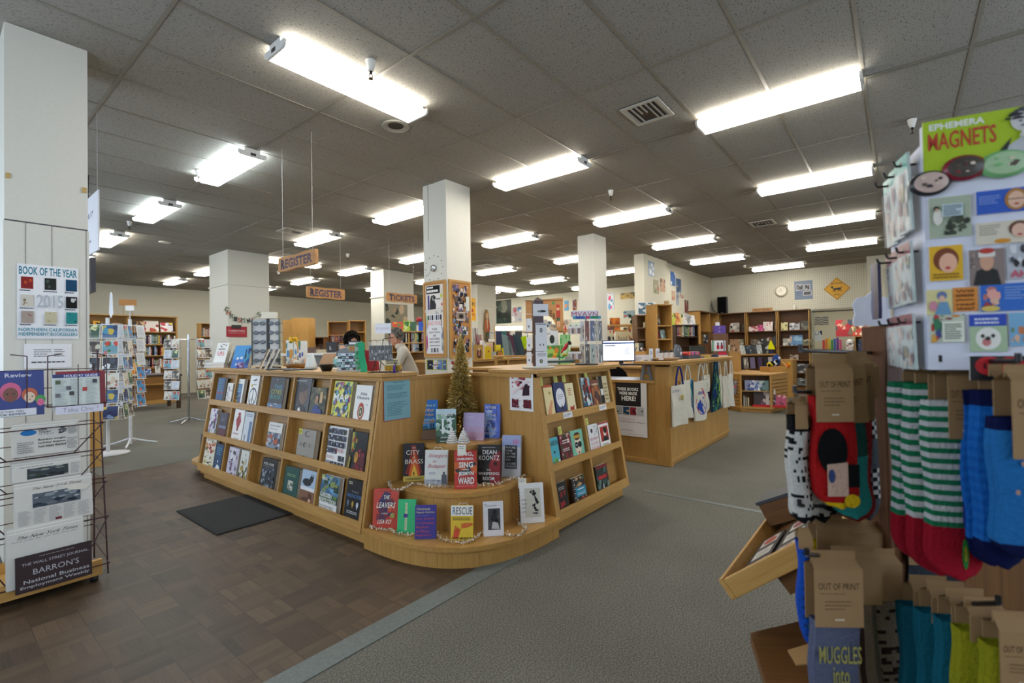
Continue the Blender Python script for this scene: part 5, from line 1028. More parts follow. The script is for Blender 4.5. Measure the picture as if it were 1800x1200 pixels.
part('side_panel',LD,lambda m:m.box(.01,.04,-.01,2.1,.03,.86,*OZ),.002);part('base_rail',LD,lambda m:m.box(.0,.04,-.01,2.1,.003,.055,*OY),.002)
part('desktop',LD,lambda m:m.box(.0,.5,.0,2.1,.872,.885,'8a9298','gloss'));part('edge_strip',LD,lambda m:m.box(-.015,.0,-.01,2.1,.855,.886,*OY),.003)
def a_made(A):
    A.rect(0,0,1,1,'eceae8');A.rect(0,.56,.82,1,'2b2726');
    for t,u0,v0,u1,v1 in(('THESE BOOKS',.06,.85,.74,.91),('WERE MADE',.12,.77,.7,.83),('HERE!',.2,.66,.66,.75)):A.text(t,u0,v0,u1,v1,'f0efe8',.03)
    A.rect(0,.38,.92,.56,'d8d8d6')
    for i,(c,d)in enumerate((('a8b0b0','2a2a2c'),('2a4a6a','c8a83a'),('8a2a34','1c1a1c'),('b8bcbc','3a4448'))):u=.02+.225*i;A.rect(u,.4,u+.2,.545,c);A.blobs(u,.4,u+.2,.49,5,[d,c,'e0e0dc'],i+3,.3)
    A.text('The Bookstores',.08,.3,.64,.34,'c08a88',-.01);A.text('We Make Books Happen',.02,.24,.96,.285,'4a4a50',-.01);A.lines(.15,.1,.6,.12,1,'9a9aa0');A.lines(.4,.03,.9,.05,1,'c0b0a0')
slip('poster',TRS((4.862,2.165,.5),-PI/2),.06,.36,'c8702a','orange and brown poster strip behind the These Books poster','poster',A_ph(['c8702a','8a3a1a','d8903a'],4,10,.4))
slip('poster',TRS((4.858,2.28,.28),-PI/2),.36,.575,'eceae8','white and black poster reading These Books Were Made Here','poster',a_made)
m=MB()
for s in(-1,1):m.prism([(s*.055-.016,0),(s*.055+.016,0),(.012+s*.012,.2),(-.012+s*.012,.2)],-.008,.008,'y','7c828a')
m.box(-.034,.034,-.007,.007,.07,.09,'7c828a');m.box(-.06,.06,.0,.05,0,.004,'6a7078');m.box(-.022,.022,-.009,.009,.19,.215,'7c828a')
tag(m.build('letter_stand',None,.002,TRS((4.93,2.13,.886),-PI/2+.15)),'grey A-shaped metal stand on the low desk','stand')
# monitor, keyboard, chair
q=at(1092,645,7.0);MO=thing('computer_monitor','flat computer screen switched on behind the card spinner','monitor',(q.x,q.y,.985),YB-.25)
part('screen_housing',MO,lambda m:m.box(-.27,.2,0,.03,.05,.36,'1a1a1e'),.004);part('stand',MO,lambda m:(m.box(-.06,.06,-.02,.12,0,.01,'1a1a1e'),m.box(-.03,.03,.03,.05,.01,.2,'1a1a1e')))
emit('screenlight',(.62,.68,.9,1),.75)
part('screen',MO,lambda m:(m.add([(-.255,-.001,.065),(.185,-.001,.065),(.185,-.001,.345),(-.255,-.001,.345)],[(0,1,2,3)],'d0d8f0','screenlight'),Art(m,.44,.28,-.255,.065,-.001).rect(0,.86,1,.93,'3a5a9a').rect(.05,.74,.4,.8,'8a9ab0').lines(.7,.3,.9,.66,5,'7a84b0')))
OD=thing('office_desk','oak office desk behind the service counters','desk',(6.25,4.3,0),0)
part('desktop',OD,lambda m:m.box(-.15,1.5,-1.6,-.2,.95,.98,*OY),.003);part('side_panel',OD,lambda m:m.box(-.1,-.07,-1.55,-.25,.003,.95,*OZ));part('side_panel',OD,lambda m:m.box(1.4,1.43,-1.55,-.25,.003,.95,*OZ))
m=MB();m.box(-.2,.2,-.07,.07,0,.02,'18181a');[m.box(-.19+.026*i,-.17+.026*i,-.06+.03*j,-.036+.03*j,.02,.024,'2c2c30')for i in range(15)for j in range(4)];q=at(1116,651,6.8);tag(m.build('keyboard',None,0,TRS((q.x,q.y,.981),YB-.3)),'black keyboard in front of the computer screen','keyboard')
q=onZ(1083,690,.55);q=at(1083,700,6.2);CH=thing('office_chair','black office chair behind the low desk','chair',(q.x,q.y,0),YB+.4)
part('backrest',CH,lambda m:m.prism([(.2*math.cos(a)*(1 if abs(math.cos(a))>.5 else 1),.95-.16+.27*math.sin(a)*.75)for a in[6.283*i/20 for i in range(20)]],.0,.05,'y','16161a','cloth'),.008)
part('seat',CH,lambda m:m.lathe([(0,.46),(.22,.46),(.24,.5),(.2,.53),(0,.53)],(0,-.2,0),20,'16161a','cloth'));part('post',CH,lambda m:(m.cyl((0,-.2,.1),(0,-.2,.46),.025,None,10,'222226','metal'),m.box(-.03,.03,-.0,.04,.5,.7,'16161a')))
for i in range(5):part('leg',CH,lambda m:m.tube([(0,-.2,.12),(.27*math.cos(i*1.257),-.2+.27*math.sin(i*1.257),.05)],.018,8,'16161a'));part('wheel',CH.children[-1],lambda m:m.cyl((.27*math.cos(i*1.257)-.02,-.2+.27*math.sin(i*1.257),.028),(.27*math.cos(i*1.257)+.02,-.2+.27*math.sin(i*1.257),.028),.026,None,12,'101012'))
I('paper_box','white box of papers standing behind the grey letter stand','box',1113,1146,643,626,7.0,.1,'dfe2ea',lambda A:A.rect(.0,.3,.6,.9,'eceef4').lines(.1,.4,.5,.8,3,'a0a8b8'),YB,base=.981)
# tote bags
def tote(x0,x1,zt,zb,col,strap,yo,lab,art=None,seed=1,taper=0,zh=1.035,sx=None,group='tote bags hanging on the service counter'):
    r_=random.Random(seed);t=D.objects.new('tote_bag',None);COL.objects.link(t);t.location=((x0+x1)/2,1.838-yo,zb);tag(t,lab,'bag',group)
    w,h=x1-x0,zt-zb;nx,nz=10,12
    def F(u,v):
        s=1-taper*v;bl=.016*math.sin(PI*u)*(.3+.7*(1-v));wob=.006*math.sin(7*u+3*v+seed)+.004*math.sin(11*v+seed*2+5*u);return((u-.5)*w*s+.006*math.sin(3*v+seed),-bl-wob-.012,v*h+.012*math.sin(3.1*u+seed)*(1-v))
    def body(m):
        vs=[F(i/nx,j/nz)for j in range(nz+1)for i in range(nx+1)];k=len(vs);vs+=[(p[0],.0,p[2])for p in vs]
        q=lambda i,j:j*(nx+1)+i
        m.add(vs,[(q(i,j),q(i+1,j),q(i+1,j+1),q(i,j+1))for j in range(nz)for i in range(nx)],col,'cloth',True)
        m.add(vs,[(k+q(i,j),k+q(i,j+1),k+q(i+1,j+1),k+q(i+1,j))for j in range(nz)for i in range(nx)],col,'cloth')
        ed=[q(i,0)for i in range(nx+1)]+[q(nx,j)for j in range(1,nz+1)]+[q(i,nz)for i in range(nx-1,-1,-1)]+[q(0,j)for j in range(nz-1,-1,-1)]
        m.add(vs,[(a,k+a,k+b,b)for a,b in zip(ed,ed[1:]+ed[:1])],col,'cloth')
        if art:
            mm=MB();art(Art(mm,1,1,0,0,0,'cloth',step=.02))
            for fc,c in zip(mm.f,mm.c):
                vv=[]
                for i in fc:u,y,v=mm.v[i];p=F(min(.995,max(.005,u)),min(.995,max(.005,v)));vv.append((p[0],p[1]+y*.012-.0006,p[2]))
                m.add(vv,[tuple(range(len(fc)))],'ffffff','cloth',True);m.c[-1]=c
    part('bag_body',t,body);hz_=zh-zb;so=sx if sx is not None else 0
    if zt<zh-.05:
        for s,dy in((-1,-.012),(1,-.004)):
            def st(m,dy=dy):
                a,b=-w*.24,w*.24
                for xa,sg in((a,-1),(b,1)):
                    top=so+sg*.012;sw=.0125
                    P=[(xa,h),(xa*.82+top*.18,h+(hz_-h)*.4),(xa*.3+top*.7,h+(hz_-h)*.85),(top*.6,hz_)]
                    for(xa1,za),(xb,zb_)in zip(P,P[1:]):m.add([(xa1-sw,dy-.006,za),(xa1+sw,dy-.006,za),(xb+sw,dy-.006,zb_),(xb-sw,dy-.006,zb_),(xa1-sw,dy-.003,za),(xa1+sw,dy-.003,za),(xb+sw,dy-.003,zb_),(xb-sw,dy-.003,zb_)],[(0,1,2,3),(7,6,5,4),(0,4,5,1),(2,6,7,3),(0,3,7,4),(1,5,6,2)],strap,'cloth')
            part('strap',t,st)
    hk=tag(MB().cyl((t.location.x+so,1.862,zh-.004),(t.location.x+so,1.81-yo,zh-.004),.004,None,8,'6a6a6a','metal').build('bag_hook'),'small metal hook holding the '+' '.join(lab.split(',')[0].split()[:8]),'hook','bag hooks');return t
cr='cfc9b8'
def t1(A):A.rect(.45,.72,.7,.9,'c8b83a');A.rect(.5,.62,.66,.74,'b8a030');A.text('L A N',.1,.84,.4,.9,'3a4a8a',0);A.lines(.12,.35,.85,.6,5,'b8b2a4',4,.15);A.lines(.4,.6,.7,.7,2,'a8a090')
def t2(A):A.rect(.8,.1,1,1,'2f6a8a');A.blobs(.6,.2,1,.9,12,['3a7aa0','7ab04a','1f4a6a','e8e0d0'],3,.25)
def t3(A):
    A.ell(.5,.48,.38,.34,'c04a48',28);A.ell(.5,.48,.35,.31,cr,28);A.ell(.55,.36,.36,.22,'2f4a9a',20);A.ell(.55,.44,.3,.17,cr,20);A.poly([(.4,.26),(.7,.26),(.66,.46),(.58,.6),(.5,.6),(.44,.46)],'2f4a9a');A.text('FRIENDS',.22,.66,.78,.74,'2f4a9a',.01)
def t4(A):A.rect(0,0,1,.5,'1d2348');A.rect(0,.55,1,1,'c4bda8');A.blobs(.1,.5,.7,.9,8,['c8b040','2a2a30','8a8a4a'],3,.2);A.lines(.3,.12,.95,.2,1,'c8c4d0')
def t5(A):A.rect(0,0,1,1,'1f3a4a');A.blobs(0,0,1,1,90,['2a5a5a','5a8a4a','1f2f6a','8ab04a','3a7a8a','15242e'],3,.1)
def t8(A):A.poly([(.55,.7),(.8,.72),(.9,.8),(.7,.76)],'3a3a3a')
tote(4.78,5.2,.84,.42,cr,'27347a',.03,'cream tote bag with yellow drawing and dark blue straps',t1,1)
tote(5.14,5.5,.87,.46,cr,cr,.002,'cream tote bag with a blue and green edge, behind the first',t2,2)
tote(5.46,5.9,.84,.4,cr,cr,.03,'cream tote bag with a round red and blue emblem',t3,3)
tote(5.78,6.1,.89,.47,cr,cr,.002,'cream and navy tote bag with yellow print',t4,4)
tote(6.06,6.48,1.04,.44,'1f3a4a','1f3a4a',.03,'green and blue patterned shopping bag hanging gathered',t5,5,.72)
tote(6.38,6.62,.86,.44,cr,cr,.002,'plain cream tote bag right of the patterned one',None,6)
tote(6.58,6.84,.84,.42,cr,cr,.025,'plain cream tote bag, second from the right end',None,7)
tote(6.82,7.06,.86,.42,'d6d2c4','d6d2c4',.035,'cream tote bag with a small black mark at the right end',t8,8)
# --- right display case top: jewellery stand, card spinner
q=onY(941,642,2.13);P=Vector((q.x,2.1,1.1));kq=kk(P)
JS=thing('jewellery_stand','tall square jewellery stand on a round white base, hung with white cards','display stand',P,YB+.25)
part('base',JS,lambda m:m.lathe([(0,0),(.118,0),(.12,.006),(.118,.012),(.02,.016),(0,.016)],n=32,col='cfccc0',mat='satin'));part('foot',JS,lambda m:m.lathe([(0,0),(.05,0),(.05,.0)],n=16,col='8a8a88'))
part('column',JS,lambda m:m.box(-.034,.034,-.034,.034,.014,.5,'4a3236','satin'),.001);part('finial',JS,lambda m:m.add([(-.036,-.036,.5),(.036,-.036,.5),(.036,.036,.5),(-.036,.036,.5),(0,0,.53)],[(0,1,4),(1,2,4),(2,3,4),(3,0,4),(3,2,1,0)],'6a5a54'))
part('peg',JS,lambda m:[m.tube([(a,b,z),(c,d,z+.004)],.0022,5,'c8c4bc','metal')for z in(.1,.25,.4)for a,b,c,d in((.034,0,.1,0),(-.034,0,-.1,0),(.0,.034,0,.1))])
MJ=TRS(P,YB+.25)
def jcard(z,w,h,dy,lab,mark):
    m=MB();m.box(-w/2,w/2,0,.0015,0,h,'e4e4e8','paper');A=Art(m,w,h,-w/2,0,0,'paper')
    for u in(.38,.62):A.ell(u,.92,.03,.02,'b0b0b4',6)
    mark(A);tag(m.build('jewellery_card',mx=MJ@TRS((0.012,-.036-dy,z),0,.02)),lab,'card','jewellery cards')
jcard(.385,.118,.09,.004,'wide white card with a dark bar brooch at the top of the jewellery stand',lambda A:(A.ell(.55,.4,.3,.1,'3a3c3c'),A.ell(.4,.42,.14,.05,'a0a4a0')))
jcard(.235,.085,.1,.003,'white card with a round pendant in the middle of the jewellery stand',lambda A:(A.rect(.05,.88,.95,.93,'2a2c2c'),A.ell(.5,.45,.13,.17,'4a5450'),A.ell(.5,.45,.07,.09,'c0c8c0')))
jcard(.125,.09,.12,.004,'white card with two small dark earrings',lambda A:(A.ell(.38,.4,.04,.07,'3a3c42'),A.ell(.68,.4,.04,.07,'3a3c42')))
jcard(.012,.09,.11,.006,'white card with a necklace at the foot of the jewellery stand',lambda A:(A.rect(.1,.82,.9,.86,'3a3c3c'),A.rect(.15,.7,.85,.73,'3a3c3c'),A.ell(.45,.36,.14,.14,'5a5c4c'),A.ell(.45,.36,.07,.07,'b0b090')))
for i,z in enumerate((.27,.13,.02)):
    m=MB();m.box(-.03,.03,0,.0015,0,.1,'dcdce2','paper');A=Art(m,.06,.1,-.03,0,0,'paper');A.ell(.5,.4,.12,.1,'55585c');tag(m.build('jewellery_card',mx=MJ@TRS((-.07,-.0+.004*i,z),-1.2)),'white earring card on the left side of the jewellery stand, %s'%('upper','middle','lower')[i],'card','jewellery cards')
m=MB()
m.prism([(-.05,0),(.05,0),(.065,.07),(-.065,.07)],-.04,.04,'y','e4e6e4');A=Art(m,.1,.07,-.05,0,-.04)
tag(m.build('bucket',mx=TRS(at(970,633,4.6).xy.to_3d()+Vector((0,0,1.081)),YB)),'small white tub of garden novelties behind the jewellery stand','tub')
I('packet','white rounded card with a black oval on a green display','packet',960,982,629,570,4.93,.01,'e8eaea',lambda A:A.ell(.5,.74,.2,.13,'2a302c'),base=1.081)
I('plant_display','green and yellow garden display with plastic stems','display',956,985,629,596,4.9,.05,'5a9a4a',A_ph(['5a9a4a','d8c83a','a8d86a','e08a3a','3a7a3a'],7,20,.25),base=1.081)
I('packet','tall green card hanging behind the red parrot','packet',985,1003,628,576,4.9,.01,'9ad08a',A_ph(['9ad08a','d0ecc8','4aa84a'],5,12,.25),base=1.081)
m=MB();m.ball((0,0,.08),.02,.02,.045,12,'c0202c');m.ball((.012,0,.13),.02,.018,.02,12,'1a1a1c');m.ball((-.012,0,.045),.012,.01,.045,10,'d03a3a');m.ball((.005,-.012,.09),.012,.01,.03,8,'8a1a28');m.ball((.03,0,.128),.01,.006,.008,8,'3a3a3a')
tag(m.build('toy_bird',mx=TRS(at(988,622,4.7),YB,0,.5)),'red toy parrot with a black head leaning behind the right counter','toy')
tag(MB().box(-.14,.12,-.05,.05,0,.018,'2f4a44').build('tray',None,.003,TRS(onY(985,637,2.25),YB)),'flat dark green tray on the right display case top','tray')
m=MB();m.prism([(-.05,0),(.05,0),(.02,.05),(-.03,.045)],-.02,.03,'y','a8a898');tag(m.build('card_holder',mx=TRS(onY(1000,636,2.2),YB)),'grey wedge card holder on the green tray','holder')
m=MB();m.ball((0,0,.02),.03,.02,.018,12,'b0a03a');m.box(-.05,.05,-.03,.03,-.012,.004,'3a9a4a');tag(m.build('soap_dish',mx=TRS(at(993,627,4.6)+Vector((0,0,.0)),YB)),'green dish with a yellow-green soap','dish')
q=Vector((3.62,2.1,1.1));SPN=thing('bookmark_spinner','grey revolving stand of bookmarks and bagged pins on the right display case','display stand',q,YB)
part('base',SPN,lambda m:m.lathe([(0,0),(.1,0),(.1,.01),(.015,.016),(0,.016)],n=24,col='5a5c60',mat='metal'));part('pole',SPN,lambda m:m.cyl((0,0,.01),(0,0,.42),.01,None,10,'8a8c90','metal'))
part('header_sign',SPN,lambda m:(m.box(-.125,.11,-.11,-.107,.385,.41,'4aa0c0'),m.box(-.14,.09,-.104,-.101,.4,.455,'e8e4f0'),Art(m,.23,.055,-.14,.4,-.104).text('MVAVN',.02,.15,.98,.85,'b03a5a',0),Art(m,.235,.025,-.125,.385,-.11).rect(.1,.1,.4,.9,'2f5ab0').rect(.45,.1,.6,.9,'d0405a').rect(.65,.2,.9,.9,'2a8a4a')))
part('hook',SPN,lambda m:[m.tube([(0,0,z),(x,y,z-.005)],.002,5,'8a8c90','metal')for z in(.3,.16)for x,y in((-.14,-.03),(-.12,-.08),(.12,-.05),(.05,-.12),(-.03,-.12))])
MS=TRS(q,YB)
pal=[('d0d4d8','8a7a6a'),('9a4a42','5a2a2a'),('4a5a8a','d0d8e8'),('b8b0a0','6a5a4a'),('3a3c42','8a8c90'),('a8b8b0','4a6a5a'),('c8b8a8','7a4a3a'),('7a7a72','2a2a28')]
n=0
for zz,hh in((.2,.17),(.015,.16)):
    for j,x in enumerate((-.045,-.005,.035,.075,.112)):
        c,c2=pal[(n*3+j)%8];m=MB();m.box(-.018,.018,0,.002,0,hh,c);A=Art(m,.036,hh,-.018,0,0);A.blobs(.05,.05,.95,.9,9,[c2,c,'e8e4dc','4a4440'],n+j*3,.22);m.box(-.019,.019,-.003,.004,-.003,hh+.004,'e0e4e8','film')
        y=-.1-.012*math.cos((j-2)*.8)+abs(j-2)*.02
        tag(m.build('bookmark',mx=MS@TRS((x,y,zz),(j-2)*.25)),'bookmark in the %s tier of the grey revolving stand, %s from the left'%(('upper','lower')[n>0],('first','second','third','fourth','fifth')[j]),'bookmark','bookmarks on the revolving stand')
    for j in range(6):
        m=MB();m.box(-.016,.016,0,.008,0,.07,'e8eaec','film');m.box(-.012,.012,.002,.004,.005,.05,('c8b0a0','d8d8dc','6a4a4a')[j%3]);m.box(-.012,.012,.001,.0025,.052,.068,'eceef0')
        tag(m.build('pin_packet',mx=MS@TRS((-.15+.015*j,-.05-.01*j,zz+.06-(.0 if n==0 else.03)),-.35)),'small clear bag with a pin, %s row left of the bookmarks, %s'%(('upper','lower')[n>0],('nearest the pole','second','third','fourth','fifth','outermost')[5-j if 0 else j]),'packet','bagged pins')
    n+=1
# ================================================================ LEFT SIDE: NEWSPAPER RACK, PILLAR POSTERS, CARD SPINNERS
def YP(name,label,cat,pl,pb,pr_,pt,Y,d=.004,col='eeeeee',art=None,tilt=0,mat='paper',group=None,side=None,flat=False):
    a,b=onY(pl,pb,Y),onY(pr_,pt,Y);w,h=b.x-a.x,b.z-a.z
    m=MB();m.box(-w/2,w/2,0,d,0,h,side or col,mat);m.add([(-w/2,-.0002,0),(w/2,-.0002,0),(w/2,-.0002,h),(-w/2,-.0002,h)],[(0,1,2,3)],col,mat)
    if art:art(Art(m,w,h,-w/2,0,-.0002,mat))
    o=m.build(name,None,0,TRS(((a.x+b.x)/2,Y,a.z),0,tilt));tag(o,label,cat,group);return o
def XP(name,label,cat,pl,pb,pr_,pt,X,d=.004,col='eeeeee',art=None,tilt=0,mat='paper',group=None,side=None):
    a,b=onX(pl,pb,X),onX(pr_,pt,X);w,h=a.y-b.y,b.z-a.z
    m=MB();m.box(-w/2,w/2,0,d,0,h,side or col,mat);m.add([(-w/2,-.0002,0),(w/2,-.0002,0),(w/2,-.0002,h),(-w/2,-.0002,h)],[(0,1,2,3)],col,mat)
    if art:art(Art(m,w,h,-w/2,0,-.0002,mat))
    o=m.build(name,None,0,TRS((X,(a.y+b.y)/2,a.z),-PI/2,tilt));tag(o,label,cat,group);return o
def a_boty(A):
    A.rect(0,0,1,1,'ecedf0');A.text('BOOK OF THE YEAR',.03,.86,.97,.97,'2a7f96',.02)
    cs=[('8a2a2a','c0502a'),('2a302c','4a5a50'),('1f4a6a','2a5a7a'),('d0ccc0','8a7a60'),None,('1c1c1e','c8c8c8'),('a89a90','a03a30'),('c8c0a0','8a8a6a'),('2a8a8a','1a5a5a')]
    for i,c in enumerate(cs):
        r_,q=divmod(i,3)
        if not c:continue
        u,v=(.06,.43,.78)[q],(.67,.43,.21)[r_];A.rect(u,v,u+.19,v+.16,c[0]);A.blobs(u+.02,v+.02,u+.17,v+.14,4,[c[1],c[0]],i,.35);A.lines(u-.02,v-.035,u+.21,v-.01,1,'4a4a50',i)
    A.text('2015',.3,.42,.73,.6,'b4bcc4',.01);A.text('NORTHERN CALIFORNIA',.02,.1,.97,.145,'2a8aa0',.015);A.text('INDEPENDENT BOOKSELLERS',.02,.04,.97,.085,'2a8aa0',.015)
YP('poster','Book of the Year poster on the white pillar at left','poster',30,595,138,472,4.21,.002,'ecedf0',a_boty)
YP('notice_sheet','white sheet of opening hours below the Book of the Year poster','notice',42,648,126,604,4.21,.002,'ebebee',lambda A:(A.lines(.2,.45,.6,.8,4,'55555a',3,.35),A.lines(.62,.45,.85,.8,4,'55555a',5,.35),A.lines(.15,.2,.88,.3,1,'55555a')))
for px,py,wh in((14,308,'left'),(148,334,'right')):YP('tape_piece','small piece of yellowed tape on the %s edge of the near pillar'%wh,'tape',px-4,py+4,px+4,py-4,4.212,.002,'c0a468',None,group='tape pieces on the near pillar')
HS_=XP('hanging_sign','white hanging sign lettered 24/7 half hidden behind the near pillar','sign',120,470,172,333,.95,.01,'e8eaf0',lambda A:(A.text('LINE 24/7',.3,.62,.86,.72,'2a2a30',0),A.text('CARDS',.2,.4,.66,.5,'2a2a30',0),A.rect(.55,.2,.8,.24,'9aa0b0')),mat='satin')
p=onX(172,333,.95);o=MB().tube([(.95,p.y+.02,p.z-.01),(.95,p.y+.02,3.3)],.0015,5,'c8c8c8').build('cord');o.parent=HS_;o.matrix_parent_inverse=HS_.matrix_world.inverted()
TV_=XP('television','dark wall screen edge behind the near pillar','screen',140,520,160,452,1.2,.04,'1c1a26',None,mat='gloss');p=onX(150,452,1.2);o=MB().cyl((1.22,p.y,p.z-.02),(1.22,p.y,3.3),.015,None,8,'303034','satin').build('bracket');o.parent=TV_;o.matrix_parent_inverse=TV_.matrix_world.inverted()
# rack
NR=thing('newspaper_rack','dark wire newspaper rack with sloping pockets on a wooden base','rack',(.43,3.5,0))
K='maroonwire';xl,xr=-.27,.25
def yz(z):return.12*z/1.0*1.6
def upr(m):
    for x in(xl,xr):m.tube([(x,.0,.02),(x,yz(.5),.5),(x,yz(1.0),1.0),(x,yz(1.28),1.28)],.004,6,'x',K);m.tube([(x,.34,.02),(x,.34,1.2)],.004,6,'x',K)
part('upright',NR,upr)
def rungs(m):
    for i,z in enumerate([.1+.105*j for j in range(11)]):m.tube([(xr,yz(z),z),(xr,.34,z+.02)],.0025,5,'x',K);m.tube([(xl,yz(z),z),(xl,.34,z+.02)],.0025,5,'x',K);m.tube([(xl,.34,z+.02),(xr,.34,z+.02)],.0025,5,'x',K)
part('side_grid',NR,rungs)
def pocket(zb,zt,d):
    y0,y1=yz(zb)-.05,yz(zt)-.06
    def f(m):
        m.tube([(xl-.005,yz(zt),zt),(xl-.005,y1,zt),(xr+.005,y1,zt),(xr+.005,yz(zt),zt)],.003,6,'x',K);m.tube([(xl,y0,zb),(xr,y0,zb)],.003,6,'x',K)
        m.tube([(xl,y1,zt),(xl+.13,y0,zb)],.003,6,'x',K);m.tube([(xr,y1,zt),(xr-.13,y0,zb)],.003,6,'x',K);m.tube([(xl,y0,zb),(xl,yz(zb),zb)],.003,6,'x',K);m.tube([(xr,y0,zb),(xr,yz(zb),zb)],.003,6,'x',K)
    part('pocket',NR,f)
for a,b in((.09,.34),(.34,.53),(.55,.71),(.71,.86)):pocket(a,b,0)
part('wooden_base',NR,lambda m:(m.box(-.36,.22,-.03,.0,.035,.12,'ffffff','pine'),m.box(-.36,.22,.33,.36,.035,.12,'ffffff','pine'),m.box(-.34,.2,.0,.33,.05,.07,'ffffff','pine')),.003)
for x,y in((-.3,0),(.19,0),(-.3,.34),(.19,.34)):part('foot',NR,lambda m:m.lathe([(0,0),(.018,0),(.018,.035),(0,.035)],(x,y,.002),10,'202022'))
for i,(x0,x1)in enumerate(((-.36,-.06),(.02,.27))):part('pocket',NR,lambda m:(m.tube([(x0,.12,.97),(x0,.12,1.25),(x0+.06,.14,1.26)],.0028,5,'x',K),m.tube([(x1,.12,.97),(x1,.12,1.25),(x1-.06,.14,1.26)],.0028,5,'x',K),m.tube([(x0,.12,.97),(x1,.12,.97),(x1,.3,.97),(x0,.3,.97),(x0,.12,.97)],.0028,5,'x',K),m.tube([((x0+x1)/2,.12,.97),((x0+x1)/2,.12,1.2)],.0025,5,'x',K)))
def a_wsj(A):
    A.rect(0,0,1,1,'2a1216');A.lines(.3,.9,.78,.925,1,'a8a4a4')
    for t,u0,v0,u1,v1 in(('THE WALL STREET JOURNAL.',.08,.7,.96,.8),('BARRON\'S',.22,.44,.82,.6),('National Business',.1,.23,.96,.33),('Employment Weekly',.06,.08,.96,.18)):A.text(t,u0,v0,u1,v1,'b4b2b8',.012 if v0<.3 else 0)
YP('sign_plate','dark maroon plate lettered The Wall Street Journal and Barron\'s on the rack','sign',27,1047,162,950,3.40,.004,'2a1216',a_wsj,.1,'satin')
def a_nyt(A):A.text('The New York Times',.1,.88,.9,.94,'26262a',.0,.05);A.lines(.05,.84,.95,.855,1,'808084')
def a_nyt2(A):
    A.text('The New York Times',.2,.9,.85,.96,'26262a',0,.05);A.rect(.22,.45,.84,.8,'5a646e');A.blobs(.22,.45,.84,.8,30,['3a444e','8a949c','b0b4b4','2a323a','6a7078'],4,.14);A.poly([(.52,.93),(.98,.82),(.92,.7),(.72,.74)],'d8d4c8')
    for i in range(5):A.lines(.04+.19*i,.05,.2+.19*i,.42,14,'9a9a9c',i,.4)
    A.rect(.5,.06,.58,.12,'6a2a30')
def a_paper3(A):A.lines(.1,.9,.6,.96,1,'5a5a5e');A.rect(.2,.1,.8,.8,'3e4448');A.blobs(.2,.1,.8,.8,16,['2a3034','5a6468','8a8e8c','3a4a3a'],6,.22);A.lines(.84,.1,.98,.85,10,'9a9a9c')
def a_usa(A):
    A.ell(.22,.8,.12,.1,'2a72b4',20);A.text('USA',.37,.83,.5,.89,'26262a',.02);A.text('TODAY',.37,.75,.56,.81,'26262a',.02);A.text('12.12.17',.37,.68,.6,.73,'3a6aa0',0);A.blobs(.66,.68,.8,.9,10,['3a3a3e','6a6a6e'],3,.3);A.lines(.82,.62,.97,.92,8,'8a8a8c')
    for i,t in enumerate(('Bomber sought','holiday impact,','but blast fizzled')):A.text(t,.36,.47-.11*i,.78,.55-.11*i,'26262a',.02)
    A.lines(.05,.1,.3,.5,6,'8a8a8c');A.lines(.8,.1,.97,.5,9,'8a8a8c')
def stackp(name,lab,pl,pb,pr_,pt,Y,art,n=7,tilt=.17,dz=.004):
    a,b=onY(pl,pb,Y),onY(pr_,pt,Y);w,h=b.x-a.x,b.z-a.z;m=MB();r_=random.Random(int(pl*7+pb))
    for i in range(n):y=.006*i;dx=r_.uniform(-.008,.008);hh=h+.005*i;m.box(-w/2+dx,w/2+dx,y,y+.0045,0,hh,('cfcdc6','dbd9d2','c4c2bc')[i%3],'paper')
    art(Art(m,w,h,-w/2,0,-.0002,'paper'));m.cyl((-w/2,.015,.008),(w/2,.015,.008),.014,None,8,'cfcdc6','paper')
    o=m.build(name,None,0,TRS(((a.x+b.x)/2,Y,a.z),0,tilt));tag(o,lab,'newspaper','newspapers in the rack')
stackp('newspaper','folded New York Times stack behind the maroon plate in the bottom pocket',14,1040,150,915,3.425,a_nyt)
stackp('newspaper','New York Times stack with a big front photo in the middle pocket',26,932,163,838,3.5,a_nyt2)
stackp('newspaper','folded newspaper with a dark photo in the second pocket from the top',22,850,143,806,3.56,a_paper3,9)
stackp('newspaper','USA Today stack in the upper pocket of the newspaper rack',24,805,140,742,3.6,a_usa,6)
def a_review(A):
    A.rect(0,0,1,1,'2f3f86');A.text('Review',.42,.86,.82,.95,'c8ccdc',.02)
    for u,v,s,sk,hr in((.5,.5,.16,'7a4a3a','d0608a'),(.78,.42,.12,'e0c8b0','c0603a'),(.24,.42,.11,'e0c8b0','a83a5a'),(.94,.3,.08,'e06a9a','3f9a4a')):A.ell(u,v+.04,s,s*1.3,hr,18);A.ell(u,v-.02,s*.7,s*1.0,sk,16);A.ell(u-s*.3,v,s*.12,s*.1,'1a1a22',8);A.ell(u+s*.3,v,s*.12,s*.1,'1a1a22',8);A.ell(u,v-s*.5,s*.15,s*.1,'b02a30',8)
    A.rect(.0,.0,.85,.16,'2f7a4a');[A.ell(.12+.13*i,.1,.04,.04,('e0d8c0','c84a3a','e0c04a')[i%3],7)for i in range(6)]
YP('magazine','book review magazine with cartoon women on blue in the top left pocket','magazine',-45,738,78,650,3.66,.02,'2f3f86',a_review,.1,'satin')
YP('label_plate','white label reading New York Times Book Review','label',-40,737,64,716,3.60,.003,'e0e2ea',lambda A:(A.text('NEW YORK TIMES',.3,.55,.78,.8,'4a4c58',0),A.text('BOOK REVIEW',.25,.15,.82,.42,'2a2c34',.01)))
